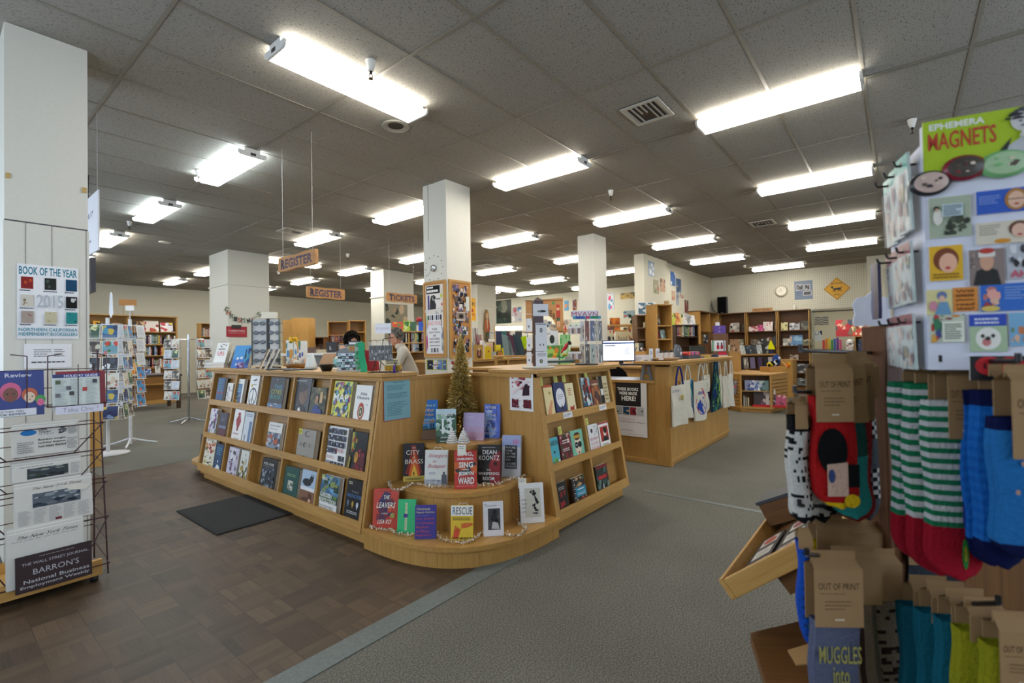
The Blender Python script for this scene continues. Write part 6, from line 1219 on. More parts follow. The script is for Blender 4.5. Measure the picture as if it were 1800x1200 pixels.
def a_hol(A):
    A.rect(0,0,1,1,'cfd8d4');A.rect(0,.9,1,1,'2a3a8a');A.text('HOLIDAY GUIDE',.24,.915,.96,.985,'e8eaf0',.015);A.ell(.12,.95,.1,.05,'2a3a6a',14)
    for i in range(3):A.lines(.05+.32*i,.05,.32+.32*i,.86,22,'9aa8a8',i,.35)
    for u,v,c in((.06,.72,'4a5a3a'),(.28,.55,'5a5a60'),(.34,.4,'3a3a34'),(.62,.5,'b0342a'),(.84,.72,'3a3c44'),(.05,.35,'6a6a70')):A.rect(u,v,u+.1,v+.11,c)
YP('magazine','red magazine behind the holiday guide in the top right pocket','magazine',99,722,186,650,3.70,.012,'8a1f2c',None,.1,'satin')
YP('magazine','holiday guide leaflet with blue heading in the top right pocket','magazine',93,722,176,655,3.665,.012,'cfd8d4',a_hol,.1,'satin')
YP('label_plate','white handwritten Take One label on the rack','label',98,729,182,709,3.60,.003,'dcdcec',lambda A:A.text('Take One !',.14,.2,.88,.8,'3a3a54',-.02))
m=MB();m.prism([(0,0),(.34,0),(.34,.3),(.25,.4),(.0,.4)],.002,.64,'z',*OZ);tag(m.build('cabinet',None,.006,TRS((.98,7.0,0))),'low light wood cabinet between the pillar and the white card spinner','cabinet')
# ---------------------------------------------------------------- card spinners
CPAL=[('3a5a44',['6a8a5a','d8d8a0','2a3a30']),('2a5a8a',['4a90b0','c8b040','2a3a5a']),('5a5048',['a8a090','3a342e','c8c4b0']),('6a9aa8',['c8402c','3a6a3a','9ac0c8']),('23262c',['3a4450','d8dce0','14161a']),('3f8ac0',['8a4a3a','2a6a9a','c0603a']),('d4d0c4',['c8b8a0','8a6a5a','b0543a']),('2a3a6a',['7a9ad0','1a2444','d8c850']),('c9cdd2',['8a9098','e8eaec','5a6068']),('c8ccd2',['b8bcc4','9aa0a8'])]
def cardmesh(i,w,h):
    c,pal=CPAL[i];m=MB();m.box(-w/2,w/2,0,.006,0,h,'dcdcd8','satin');A=Art(m,w,h,-w/2,0,0,'satin')
    if i in(8,9):A.rect(.04,.03,.96,.97,'d0d4da');A.lines(.15,.2,.85,.85,8,'8a90a0',i,.3)
    else:A.rect(.05,.04,.95,.96,c);A.blobs(.05,.04,.95,.96,7,pal,i+1,.3)
    return m
CM={}
def card_at(i,w,h,M,lab,grp):
    k=(i,w,h)
    if k not in CM:CM[k]=cardmesh(i,w,h).build('greeting_card',mx=M);tag(CM[k],lab,'card',grp)
    else:dup(CM[k],M,lab,grp)
ORDN=['top','second','third','fourth','fifth','bottom','lowest']
def spinner(P,yaw,lab,short,faces,ncol,nrow,cw,ch,rh,ztop,rad,base,metal,seed,idx=None,sign=False):
    t=thing('card_spinner',lab,'card rack',P,yaw,'greeting card spinners');r_=random.Random(seed)
    if base=='disc':part('base',t,lambda m:m.lathe([(0,0),(.22,0),(.22,.012),(.03,.03),(0,.03)],n=32,col='d8dade',mat='satin'))
    else:
        for k in range(4):part('leg',t,lambda m:m.tube([(.02*math.cos(k*1.571+.4),.02*math.sin(k*1.571+.4),.09),(.16*math.cos(k*1.571+.4),.16*math.sin(k*1.571+.4),.045),(.3*math.cos(k*1.571+.4),.3*math.sin(k*1.571+.4),.012)],.012,8,'ffffff',metal))
    part('pole',t,lambda m:m.cyl((0,0,.02),(0,0,ztop+.08),.02,None,14,'ffffff',metal));W_=ncol*(cw+.012)
    for f in range(faces):
        a=f*2*PI/max(4,faces);Mf=Matrix.Rotation(a,4,'Z')@Matrix.Translation((0,-rad,0))
        def grid(m):
            m.M=Mf
            for c in range(ncol+1):x=-W_/2+c*(cw+.012);m.tube([(x,.012,ztop-nrow*rh),(x,.012,ztop)],.0025,5,'ffffff',metal)
            for r in range(nrow):
                z=ztop-(r+1)*rh+.012;m.tube([(-W_/2,.012,z),(-W_/2,-.03,z),(W_/2,-.03,z),(W_/2,.012,z)],.0022,5,'ffffff',metal);m.tube([(-W_/2,-.03,z+.03),(W_/2,-.03,z+.03)],.002,5,'ffffff',metal)
                for c in range(ncol):x=-W_/2+(c+.5)*(cw+.012);m.tube([(x-cw*.42,-.03,z),(x-cw*.38,-.026,z+rh*.5),(x-cw*.2,-.024,z+rh*.68),(x-cw*.04,-.026,z+rh*.5),(x-cw*.0,-.03,z)],.0018,5,'ffffff',metal)if c%2==0 and r<3 else None
            m.tube([(0,rad,ztop-.01),(0,.012,ztop-.01)],.004,5,'ffffff',metal);m.tube([(0,rad,ztop-nrow*rh+.03),(0,.012,ztop-nrow*rh+.03)],.004,5,'ffffff',metal)
        part('wire_grid',t,grid)
        d=(Matrix.Rotation(yaw+a,3,'Z')@Vector((0,-1,0)));vis=d.dot(C0-Vector(P))>-.3*(C0-Vector(P)).length
        if not vis:continue
        for c in range(ncol):
            for r in range(nrow):
                x=-W_/2+(c+.5)*(cw+.012);z=ztop-(r+1)*rh+.016;i=idx(f,c,r)if idx else r_.randrange(8)
                M=TRS(P,yaw)@Mf@TRS((x,-.02,z),r_.uniform(-.03,.03),.12)
                fn=('front','right','back','left')[f%4];card_at(i,cw,ch,M,'greeting card on the %s, %s side, %s row%s'%(short,fn,ORDN[r],'' if ncol==1 else(', left column',', right column')[c]),'cards on the '+short)
    if sign:part('header_sign',t,lambda m:(m.cyl((0,0,ztop+.05),(0,0,ztop+.2),.005,None,6,'d8d8da'),m.box(-.055,.055,-.004,0,ztop+.2,ztop+.27,'eceae6')))
    return t
spinner((1.52,7.8,.001),YB+.4,'white wire greeting card spinner on a round white base, nearest on the left','round-based spinner',4,2,6,.165,.17,.2,1.64,.2,'disc','whitemetal',1,lambda f,c,r:[[0,1],[2,3],[4,4],[5,6],[7,1],[3,7]][r][c]if f==0 else(f*3+c*2+r)%8)
tag(MB().prism([(0,0),(.03,.05),(.02,.3),(.0,.33),(-.01,.3),(-.02,.06)],0,.008,'y','e4e6ea').build('paper_figure',mx=TRS((1.55,7.8,1.72),YB)),'slim white paper shape on top of the round-based card spinner','decoration')
spinner((1.86,8.3,.001),YB+.1,'narrow white card spinner with four legs and a small sign on top','narrow white spinner',4,1,6,.17,.17,.19,1.66,.13,'legs','whitemetal',2,lambda f,c,r:(8 if r<3 else(2,8,4)[r-3])if f==0 else(9 if r<3 else 5),True)
SW=6.283/8
t=spinner((3.12,10.11,.001),YB-.2,'silver card spinner with wide wings of clear pockets, farthest on the left','silver spinner',4,2,6,.15,.15,.182,1.52,.34,'legs','chrome',5,lambda f,c,r:(2,6,8,6,3,0,6,8,2)[(f*4+c*3+r*2)%9])
# ---------------------------------------------------------------- pillar garland, sign
YP('sign','red Christmas Greetings sign on the wide pillar','sign',398,592,434,574,10.285,.01,'a82030',lambda A:(A.rect(0,0,1,1,'7a1a22'),A.rect(.02,.04,.98,.96,'a82030'),A.text('CHRISTMAS',.1,.5,.9,.66,'e8d8d8',0),A.text('GREETINGS',.1,.32,.9,.42,'d8a8a8',-.01)),mat='satin')
YP('sign_clip','black clip above the red Christmas sign','clip',408,577,424,571,10.265,.02,'2a2620',mat='satin')
GL='CATS WALK';pts=[(399,543),(402,549),(408,555),(414,560),(421,562),(429,563),(437,563),(445,561),(455,552)]
P3=[onY(a,b,10.292)for a,b in pts];tag(MB().tube(P3,.004,5,'4a4a44').build('string'),'thin string of the letter garland on the wide pillar','string')
for i,((a,b),ch_)in enumerate(zip(pts,'CHRISTMAS')):
    p=onY(a,b,10.286);m=MB();A=Art(m,.1,.11,-.05,-.06,0,'satin');m.box(-.05,.05,.0005,.003,-.06,.05,'c4c8b8','paper');A.text(ch_,.15,.1,.85,.9,('3a3a3a','a83a30','4a5a4a')[i%3],.02)
    tag(m.build('garland_letter',mx=TRS(p,0,0,.4-.12*i)),'paper letter %s, %s in the garland on the wide pillar'%(ch_,('first','second','third','fourth','fifth','sixth','seventh','eighth','last')[i]),'letter','paper letters on the wide pillar')
# ================================================================ RIGHT FOREGROUND: MAGNETS, SOCKS, TRAY
PL,PR_=at(1620,222,.85),at(1800,190,.794);u_=(PR_-PL);u_.z=0;u_.normalize();YM=math.atan2(u_.y,u_.x);TOPZ=PL.z
MD=thing('magnet_display','white revolving display board of picture magnets at the right edge','display stand',(PL.x,PL.y,0),YM)
WM=.36;DM=.2
part('magnet_board',MD,lambda m:m.box(0,WM,0,.012,1.2,TOPZ,'d4d8ea','satin'),.001)
part('magnet_board',MD,lambda m:m.box(0,.012,.0125,DM,1.2,TOPZ-.03,'d0d4e4','satin'),.001)
part('bottom_plate',MD,lambda m:m.box(.0125,WM-.0125,.0125,DM-.0125,1.2,1.21,'3a3a44','satin'));part('magnet_board',MD,lambda m:m.box(.0125,WM,DM-.012,DM,1.2,TOPZ-.03,'d0d4e4','satin'));part('magnet_board',MD,lambda m:m.box(WM-.012,WM,.0125,DM-.0125,1.2,TOPZ-.03,'d0d4e4','satin'))
part('pole',MD,lambda m:m.cyl((WM/2,DM/2,.01),(WM/2,DM/2,1.3),.02,None,12,'ffffff','blackmetal'));part('base',MD,lambda m:m.lathe([(0,0),(.1,0),(.1,.02),(.03,.05),(0,.05)],(WM/2,DM/2,.001),28,'1c1a1e'))
MM=TRS((PL.x,PL.y,0),YM)
def mpx(px,py): # point on the magnet board as (x, z)
    n=Vector((-u_.y,u_.x,0));r=ray(px,py);t_=(PL-C0).dot(n)/r.dot(n);p=C0+r*t_;return(p-PL).dot(u_),p.z
def a_hdr(A):
    A.rect(0,0,1,1,'a4c021');A.text('EPHEMERA',.04,.83,.4,.94,'e4e8e4',.03);A.text('MAGNETS',.03,.48,.47,.78,'b8402c',.015)
    A.poly([(.4,0),(.98,0),(1,.5),(.86,.6),(.66,.56),(.48,.3)],'b9bcc4');A.poly([(.4,.1),(.56,.52),(.5,.1)],'2a2a30');A.ell(.64,.78,.085,.19,'d0cfd0',18);A.blobs(.52,.8,.78,1.0,16,['2e2e36','4a4a54','202028'],3,.2);A.ell(.61,.76,.012,.015,'222222',6);A.ell(.66,.77,.012,.015,'222222',6);A.ell(.635,.68,.03,.015,'55555c',8);A.poly([(.6,.5),(.7,.5),(.68,.62),(.62,.62)],'d0cfd0');A.poly([(.72,.1),(.74,.5),(.78,.1)],'d8dae0');A.lines(.86,.05,.98,.5,3,'e8eaee',4,.3)
    A.ell(.9,.9,.07,.09,'a8b4c8')
x0,z0=mpx(1623,318);m=MB();m.box(0,.205,-.004,0,0,TOPZ+.004-z0,'a4c021','satin');a_hdr(Art(m,.205,TOPZ+.004-z0,0,0,-.004,'satin'))
hd=m.build('header_sign',MD,.0);hd.location=(x0,-.001,z0);hd['label']='lime green header lettered Magnets with a woman drinking'
def magnet(l,b,r,t,art,lab,rot=0):
    (xa,za),(xb,zb)=mpx(l,b),mpx(r,t);w,h=xb-xa,zb-za;m=MB();m.box(-w/2,w/2,0,.003,0,h,'e0e0dc','gloss');art(Art(m,w,h,-w/2,0,0,'gloss'))
    tag(m.build('magnet',mx=MM@TRS(((xa+xb)/2,-.0035,za))),lab,'magnet','picture magnets on the white board')
def mg(bgc,f):return lambda A:(A.rect(0,0,1,1,bgc),f(A))
magnet(1633,420,1704,342,mg('b8bfa8',lambda A:(A.rect(.02,.02,.98,.98,'a8b4a0'),A.blobs(.35,.05,.97,.6,16,['3a4438','4a5648','2a322c'],3,.22),A.ell(.2,.5,.12,.2,'e0ddd4'),A.ell(.16,.72,.07,.06,'2a2420'),A.ell(.17,.68,.045,.045,'c8a890'),A.rect(.3,.5,.8,.8,'bcd0d8'),A.lines(.34,.52,.78,.78,5,'4a5a6a'))),'square faded photo magnet with a child, top left of the board')
magnet(1715,379,1806,328,mg('2a5ac0',lambda A:(A.lines(.05,.4,.5,.8,4,'9ab4e8',3,.3),A.ell(.76,.52,.22,.46,'b07a3a',20),A.ell(.76,.5,.16,.36,'e0b8a0',18),A.rect(.6,.52,.92,.55,'5a3a3a'),A.ell(.76,.32,.05,.04,'b83a3a'))),'blue magnet with a person in glasses')
magnet(1715,432,1806,385,mg('d8d0c0',lambda A:(A.lines(.06,.4,.5,.9,5,'6a6460',3,.3),A.ell(.5,.12,.16,.1,'d8922a'),A.ell(.82,.62,.2,.34,'6a4030',18),A.ell(.82,.52,.15,.32,'e0b8a4',18),A.ell(.82,.35,.05,.04,'a83a3a'))),'beige magnet with a person behind a burger')
magnet(1633,495,1690,430,mg('e0b02a',lambda A:(A.ell(.5,.6,.38,.34,'7a3f24',20),A.ell(.56,.5,.27,.28,'e8b49a',18),A.ell(.55,.36,.08,.04,'c03a3a'),A.lines(.1,.05,.9,.22,2,'7a5a1a'))),'yellow magnet with a brown-haired face')
magnet(1703,503,1763,436,mg('8a7a78',lambda A:(A.poly([(.1,0),(.9,0),(.8,.4),(.5,.52),(.2,.4)],'22242a'),A.ell(.5,.66,.2,.26,'d0a088',18),A.rect(.26,.78,.74,.92,'e0dcd8'),A.ell(.5,.95,.22,.08,'b83a34'),A.blobs(.0,.5,.3,.9,4,['6a605e','a89a90'],3,.3))),'grey magnet with a face under a red and white cap')
magnet(1770,492,1806,426,mg('b8bcc8',lambda A:(A.blobs(.1,.3,.9,.95,10,['4a4c58','d8dce4','26262e'],6,.3),A.text('AH',.1,.05,.9,.25,'d04a6a',.02))),'cropped grey magnet with pink letters at the right edge')
magnet(1628,554,1672,508,mg('d8cf98',lambda A:(A.ell(.6,.75,.2,.18,'6a7aa8'),A.ell(.6,.62,.12,.14,'e0b8a0'),A.poly([(.3,0),(.95,0),(.8,.5),(.5,.5)],'6a9ac0'),A.ell(.25,.35,.16,.2,'d08aa0'))),'cream magnet with a mother and child')
magnet(1674,548,1716,504,mg('d88a3a',lambda A:[A.text(t,.12,.78-.18*i,.85,.9-.18*i,'5a2a18',.02)for i,t in enumerate(('Will','someone','please','read','this?'))]),'orange magnet with brown lines of text')
magnet(1722,548,1806,496,mg('2a6ac8',lambda A:(A.blobs(.02,.1,.42,.9,10,['c07a7a','e8a8a0','a83a4a','e0b8a0'],3,.3),A.ell(.2,.1,.2,.1,'d8c060'),A.lines(.5,.4,.95,.9,5,'a8c8f0',4,.25))),'blue magnet with a pink figure')
magnet(1634,602,1693,552,mg('c8d0c0',lambda A:(A.blobs(0,0,.35,1,10,['c03a3a','3a7a5a','d8a040','3a4a8a'],3,.3),A.rect(.35,.02,.98,.75,'dfe4d8'),A.lines(.42,.1,.92,.68,7,'4a5a4a'),A.blobs(.3,.78,1,1,6,['d08a3a','8a3a4a','5a8a4a'],5,.25))),'white recipe magnet bordered by fruit')
magnet(1703,618,1767,551,mg('2a4ab8',lambda A:(A.lines(.15,.72,.85,.92,2,'d8e0f4',3,.5),A.rect(0,0,1,.68,'a8c0a0'),A.ell(.5,.35,.34,.3,'e8e8e4',18),A.ell(.45,.25,.12,.1,'c87a80'),A.ell(.35,.42,.05,.05,'1a1a1a'),A.ell(.62,.42,.05,.05,'1a1a1a'),A.ell(.48,.35,.07,.05,'1a1a1a'))),'blue magnet with a white dog')
magnet(1773,608,1806,549,mg('7ab0d8',lambda A:A.blobs(.1,.05,.9,.6,8,['c87a50','e0b8a0','6a8a4a'],5,.3)),'pale blue magnet at the right edge beside the dog magnet')
magnet(1704,668,1800,625,mg('22222a',lambda A:(A.ell(.35,.6,.26,.38,'c02a34'),A.ell(.75,.6,.26,.38,'c02a34'),A.text('LOVE',.25,.5,.85,.7,'22222a',.02))),'black magnet with two red hearts above the sock cards')
for(px,py,rx,ry,c,c2,lab)in((1632,324,.0295,.022,'26262c','c8b0a8','oval black rimmed glass magnet at the left edge of the magnet board'),(1692,297,.030,.022,'8a1f34','4a4440','oval red rimmed glass magnet'),(1762,290,.034,.023,'7ab87a','a8c8a0','oval green rimmed glass magnet')):
    x,z=mpx(px,py);m=MB();nn=24
    for(a,b,y,cc)in((1,1,0,c),(.97,.97,-.004,c),(.72,.7,-.0095,c2),(.35,.35,-.0115,c2)):pass
    rings=[(1,0,c),(.98,-.004,c),(.8,-.0085,c),(.76,-.009,c2),(.4,-.0112,c2),(.01,-.0118,c2)]
    for(s1,y1,_),(s2,y2,c3)in zip(rings,rings[1:]):
        for i in range(nn):
            a1,a2=6.2832*i/nn,6.2832*(i+1)/nn;m.add([(rx*s1*math.cos(a1),y1,ry*s1*math.sin(a1)),(rx*s1*math.cos(a2),y1,ry*s1*math.sin(a2)),(rx*s2*math.cos(a2),y2,ry*s2*math.sin(a2)),(rx*s2*math.cos(a1),y2,ry*s2*math.sin(a1))],[(0,1,2,3)],c3,'gloss',True)
    A=Art(m,rx*1.2,ry*1.1,-rx*.6,-ry*.55,-.0118);A.blobs(.1,.1,.9,.9,8,[c2,'5a4a44','d8c8b8',c],int(px),.25)
    tag(m.build('glass_magnet',mx=MM@TRS((x,-.004,z))),lab,'magnet','oval glass magnets')
# packs on the side of the magnet display, hanging on hooks
n_=0
for z,hh,lab in((TOPZ-.18,.14,'uppermost'),(TOPZ-.31,.11,'second'),(TOPZ-.43,.1,'third')):
    for j,y in enumerate((.035,.1,.165)):
        m=MB();m.box(-.03,.03,0,.004,0,hh,'b8c8c8','gloss');A=Art(m,.06,hh,-.03,0,0,'gloss');A.rect(0,.8,1,1,'5ab0a8' if n_<3 else'8a4a5a');A.ell(.5,.9,.1,.04,'1a1a1e',8);A.blobs(.06,.04,.94,.78,14,['7a3a44','c8b0a0','3a4a5a','a89a6a','5a2a34','d8d4cc'],n_+3,.22);m.box(-.031,.031,-.004,-.003,0,hh*.8,'e0e4e8','film')
        tag(m.build('keychain_pack',mx=MM@TRS((-.006-.006*(2-j),y,z),-PI/2+.05,-.03)),'glossy carded pack on the side of the magnet display, %s row, %s'%(lab,('nearest','middle','farthest')[j]),'packet','carded packs beside the magnets')
        n_+=1
for z_ in(TOPZ-.055,TOPZ-.215,TOPZ-.345):
    for y_ in(.035,.1,.165):part('hook',MD,lambda m:[m.tube([(0,y,z),(-.03,y,z),(-.033,y,z+.01)],.0022,6,'ffffff','blackmetal')for z,y in((z_,y_),)])
for j in range(4):
    m=MB();m.prism([(-.008,0),(.008,0),(.011,.02),(.009,.12),(-.009,.12),(-.011,.02)],0,.006,'y',('3a3a5a','2a4a4a','6a3a6a','3a5a8a')[j],'gloss')
    tag(m.build('pen_packet',mx=MM@TRS((-.03,.185+.012*j,TOPZ-.33),-PI/2)),'slim hanging packet beside the magnet display, %s'%('navy','dark green','purple','blue')[j],'packet','slim hanging packets')
# sock stand: drilled post with pegs
PP=at(1553,600,1.16);SS=thing('sock_stand','dark wooden post drilled with peg holes, carrying hooks of socks','display stand',(PP.x,PP.y,0),YB+.2)
zt=at(1550,573,1.16).z
part('post',SS,lambda m:m.box(-.031,.031,-.031,.031,.03,zt,'ffffff','postz'),.004)
part('hole',SS,lambda m:[m.cyl((x,-.0312,z),(x,-.0318,z),.006,None,10,'120a06','paper')for x in(-.014,)for z in[zt-.06-.09*i for i in range(11)]])
part('base',SS,lambda m:m.box(-.1,.1,-.1,.1,.001,.04,*NX),.004)
part('back_board',SS,lambda m:m.box(.04,.6,.09,.12,.002,.93,*NZ),.003)
m=MB();pr=[(-.085,.0),(.085,.0),(.09,.02),(.08,.05),(.092,.085),(.07,.11),(.03,.115),(0,.135),(-.03,.115),(-.07,.11),(-.092,.085),(-.08,.05),(-.09,.02)]
m.prism([(x*.52,z*.62)for x,z in pr],0,.004,'y','d8dce8','satin');m.box(-.004,.004,-.001,0,.03,.062,'a8b0c8')
tag(m.build('sign_holder',mx=TRS(Vector((PP.x,PP.y,zt+.001))-Rv*.024,YB)),'white scalloped blank sign on top of the sock post','sign')
def sock_pack(px,py,k,wpx,cardh,leglen,yaw,cols,lab,art=None,footdir=-1,toe=None,lean=0,hdr=.03,txt=True,cardcol='9a7c58',top=None,cr=(-.46,.46)):
    """(px,py) top middle of the card's folded header; sizes in photo pixels at distance k"""
    s=k/FPX;P=at(px,py,k);w=wpx*s;h=cardh*s;L=leglen*s;c0,c1=cr[0]*w,cr[1]*w;cw=c1-c0
    t=D.objects.new('sock_pair',None);COL.objects.link(t);t.matrix_world=TRS(P,yaw,0,lean);tag(t,lab,'socks','pairs of socks on cards')
    def card(m):
        m.box(c0,c1,-.0145,-.0125,-hdr-h,-hdr+.004,cardcol,'paper');m.box(c0,c1,.02,.022,-hdr-h,-hdr+.004,cardcol,'paper')
        m.add([(c0,-.0145,-hdr+.004),(c1,-.0145,-hdr+.004),(c1-.004,.003,-hdr+.018),(c0+.004,.003,-hdr+.018),(c1,.022,-hdr+.004),(c0,.022,-hdr+.004)],[(0,1,2,3),(3,2,4,5)],cardcol,'paper');m.box(c0+.003,c1-.003,.002,.0045,-hdr+.01,0,cardcol,'paper')
        if txt:A=Art(m,cw,h,c0,-hdr-h,-.0145,'paper');A.text('OUT OF PRINT',.08,.68,.92,.8,'3c2c1c',-.005);A.lines(.1,.6,.9,.62,1,'6a543a',2,.6);A.lines(.2,.3,.8,.5,3,'6a543a',3,.25);A.lines(.4,.12,.6,.17,1,'e0d8c8',1,.5)
    def socks(m):
        n=34
        for layer in(0,1):
            yy=-.002+layer*.012;zt_=-hdr-h*.5 if top is None else-hdr-top*s;zb=-hdr-L;w2=w*.43
            cuts=[]
            for i in range(n+1):
                f=i/n;z=zt_+(zb-zt_)*f;bul=0;xl_,xr__=-w2,w2
                if f>.7:g=(f-.7)/.3;xl_+=footdir*w2*.35*math.sin(g*1.2)if footdir<0 else 0;xr__+=(w2*.35*math.sin(g*1.2)if footdir>0 else 0);rr=math.sqrt(max(0,1-max(0,(g-.45)/.55)**2));c_=(xl_+xr__)/2;xl_,xr__=c_+(xl_-c_)*max(.12,rr),c_+(xr__-c_)*max(.12,rr)
                xl_+=.003*math.sin(f*9+px);xr__+=.003*math.sin(f*7+px*2);cuts.append((xl_,xr__,z))
            for i in range(n):
                (a,b,z1),(c,d,z2)=cuts[i],cuts[i+1];f=(i+.5)/n;col=cols(f,i,layer);q=8
                for j in range(q):
                    u1,u2=j/q,(j+1)/q;bu=lambda u:-.007*math.sin(PI*u)-.002
                    V_=[(a+(b-a)*u1,yy+bu(u1),z1),(a+(b-a)*u2,yy+bu(u2),z1),(c+(d-c)*u2,yy+bu(u2),z2),(c+(d-c)*u1,yy+bu(u1),z2)];cc=col if isinstance(col,str)else col[j*len(col)//q]
                    m.add(V_,[(3,2,1,0)],cc,'knit',True);m.add([(x,yy+.009,z)for x,_,z in V_],[(0,1,2,3)],cc,'knit')
                m.add([(a,yy-.002,z1),(c,yy-.002,z2),(c,yy+.009,z2),(a,yy+.009,z1)],[(0,1,2,3)],col if isinstance(col,str)else col[0],'knit');m.add([(b,yy-.002,z1),(b,yy+.009,z1),(d,yy+.009,z2),(d,yy-.002,z2)],[(0,1,2,3)],col if isinstance(col,str)else col[-1],'knit')
        if art:art(Art(m,w*.86,L-h*.5,-w*.43,-hdr-L,-.012,'knit',step=.0006))
    part('sock',t,socks);part('card_sleeve',t,card);return t
R_,K_='a01a1c','141416'
def stripes(c1,c2,toe,frac=.72,nn=1):return lambda f,i,l:toe if f>frac else(c1 if i%2 else c2)
RD=random.Random(77)
def dashes(bgc,fg,toe=None,frac=.9):return lambda f,i,l:(fg if f<.14 else toe if toe and f>frac else[RD.choice((bgc,bgc,fg))for _ in range(8)]if i%3 else bgc)
GP='pairs of socks on cards'
y0=YB-.05
def art_red(A):A.ell(.35,.52,.38,.2,K_,18);A.poly([(.2,.12),(.72,.12),(.72,.42),(.2,.4)],'c8a898');A.rect(.72,.2,1,.4,K_);A.ell(.8,.08,.2,.06,'c8a81a');A.ell(.3,.3,.08,.06,'3a4a7a')
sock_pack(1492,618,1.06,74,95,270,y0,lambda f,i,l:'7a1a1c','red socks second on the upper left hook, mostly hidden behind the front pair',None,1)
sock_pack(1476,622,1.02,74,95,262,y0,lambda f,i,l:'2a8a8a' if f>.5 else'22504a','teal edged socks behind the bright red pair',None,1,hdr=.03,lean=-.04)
sock_pack(1463,622,.98,78,88,240,y0,lambda f,i,l:R_ if f<.93 else'c8a81a','bright red socks with a black patch, front pair on the upper left hook',art_red,1,hdr=.034,cr=(-.46,.34))
for i,(px,k,wh)in enumerate(((1446,1.1,'rearmost'),(1428,1.06,'third'),(1414,1.03,'second'),(1402,1.0,'front'))):
    sock_pack(px+8*(i<2),690+3*i,k,34,36,200+6*(i<2),y0,dashes('b8b8b4',K_,K_,.93),'white socks with black dashes on the left hook, %s pair'%wh,None,1,txt=False,hdr=.02,top=14,cr=(-.3,.3))
sock_pack(1478,800,1.04,86,1,100,y0,dashes('a8a8a4',K_,K_,.85),'large folded white and black patterned socks low on the left hook',None,1,txt=False,hdr=.001,top=0)
sock_pack(1516,625,1.1,44,50,262,y0,lambda f,i,l:K_ if f<.2 else([['c0c0bc',K_,'5a6068',K_,'c0c0bc'],['5a6068','c0c0bc',K_,'c0c0bc','5a6068']][i%2]if f<.45 or.65<f<.85 else'4a5058'),'slate grey socks with white and black letters beside the post',None,1,txt=False,top=10)
def a_grn(A):A.ell(.62,.16,.07,.09,'2a7a3a',14);A.ell(.62,.16,.035,.05,'8a8a2a',10);A.rect(.58,.32,.62,.46,'3a3a8a')
WG,GG='b4b4b6','1a6a48'
sock_pack(1640,598,.98,96,70,330,y0-.1,stripes(WG,GG,'8a1424',.78),'green and white striped socks, rearmost on the right hook',None,1,txt=False,top=10,cr=(-.14,.44))
sock_pack(1612,630,.94,88,60,330,y0-.1,stripes(WG,GG,'8a1424',.74),'green and white striped socks, third on the right hook',None,1,txt=False,top=14,cr=(-.14,.44))
sock_pack(1635,632,.9,88,60,345,y0-.1,stripes(WG,GG,'8a1424',.72),'green and white striped socks, second on the right hook',None,1,txt=False,top=14,cr=(-.14,.44))
sock_pack(1668,634,.86,84,105,350,y0-.1,stripes(GG,WG,'8f1526',.72),'front green and white striped socks with red toes and a small green oval',a_grn,1,hdr=.03,top=40,cr=(-.14,.44))
BL=lambda f,i,l:'0f1640' if f<.1 or f>.86 else(['1458a8','2a7ac8','1a60b0','1a60b0','2a7ac8']if i%2 else'1a60b0')
sock_pack(1722,640,.84,70,80,318,y0-.1,BL,'bright blue socks with navy toes, rear pair at the right edge',None,1,txt=False,top=14,cr=(-.14,.44))
sock_pack(1748,640,.8,70,80,322,y0-.1,BL,'bright blue socks with navy toes, middle pair at the right edge',None,1,txt=False,top=14,cr=(-.14,.44))
def a_blu(A):[A.ell(u,v,.035,.02,c,7)for u,v,c in((.3,.7,'b08a7a'),(.55,.6,'a8842a'),(.2,.5,'b08a7a'),(.7,.4,'a8842a'),(.4,.35,'a8842a'),(.6,.25,'b08a7a'))]
sock_pack(1806,640,.76,124,130,310,y0-.1,lambda f,i,l:'0f1640' if f<.1 or f>.88 else'2468a8','front blue speckled socks cut off by the right edge',a_blu,1,hdr=.03,top=60,cr=(-.3,.46))
# lower hooks
sock_pack(1538,965,1.05,80,60,230,y0,dashes('7a6a5a','2a1c18'),'brown speckled socks low on the left, behind the grey lettered pair',None,1,txt=False)
sock_pack(1500,960,1.0,84,70,250,y0,lambda f,i,l:['5a5248','7a6a5a','3a2a24','7a6a5a','5a5248'],'beige socks low on the left, second behind the grey lettered pair',None,1,txt=False)
def a_mug(A):[A.text(t,u0,v,u1,v+.12,'a09a58',.01)for t,v,u0,u1 in(('MUGGLES',.56,.04,.98),('into',.42,.34,.7),('WIZARDS',.24,.06,.98))];A.lines(.1,.08,.9,.16,2,'a09a58')
sock_pack(1465,968,.95,88,95,300,y0,lambda f,i,l:'565c74','grey blue socks lettered Muggles into Wizards on the lower left hook',a_mug,1,hdr=.035,top=90)
sock_pack(1413,930,1.0,24,18,185,y0-.3,lambda f,i,l:['1d4aa8','1a3a7a','2a6a3a','1d4aa8','1a3a7a']if i%3==0 else'1d4aa8','royal blue and green socks seen edge-on at the lower left',None,1,txt=False,hdr=.015,top=8)
for i,(px,py,k,wh)in enumerate(((1540,922,1.2,'rearmost'),(1515,916,1.15,'third'),(1484,912,1.1,'second'),(1450,905,1.06,'front'))):sock_pack(px,py,k,70,60,150,y0,lambda f,i,l:'a89018','yellow cuffed socks on the hidden low row, %s pair'%wh,None,1,txt=False,top=22,cr=(-.3,.46))
TL=lambda f,i,l:['145a6c','1a6a7e','145a6c','1a6a7e','145a6c']
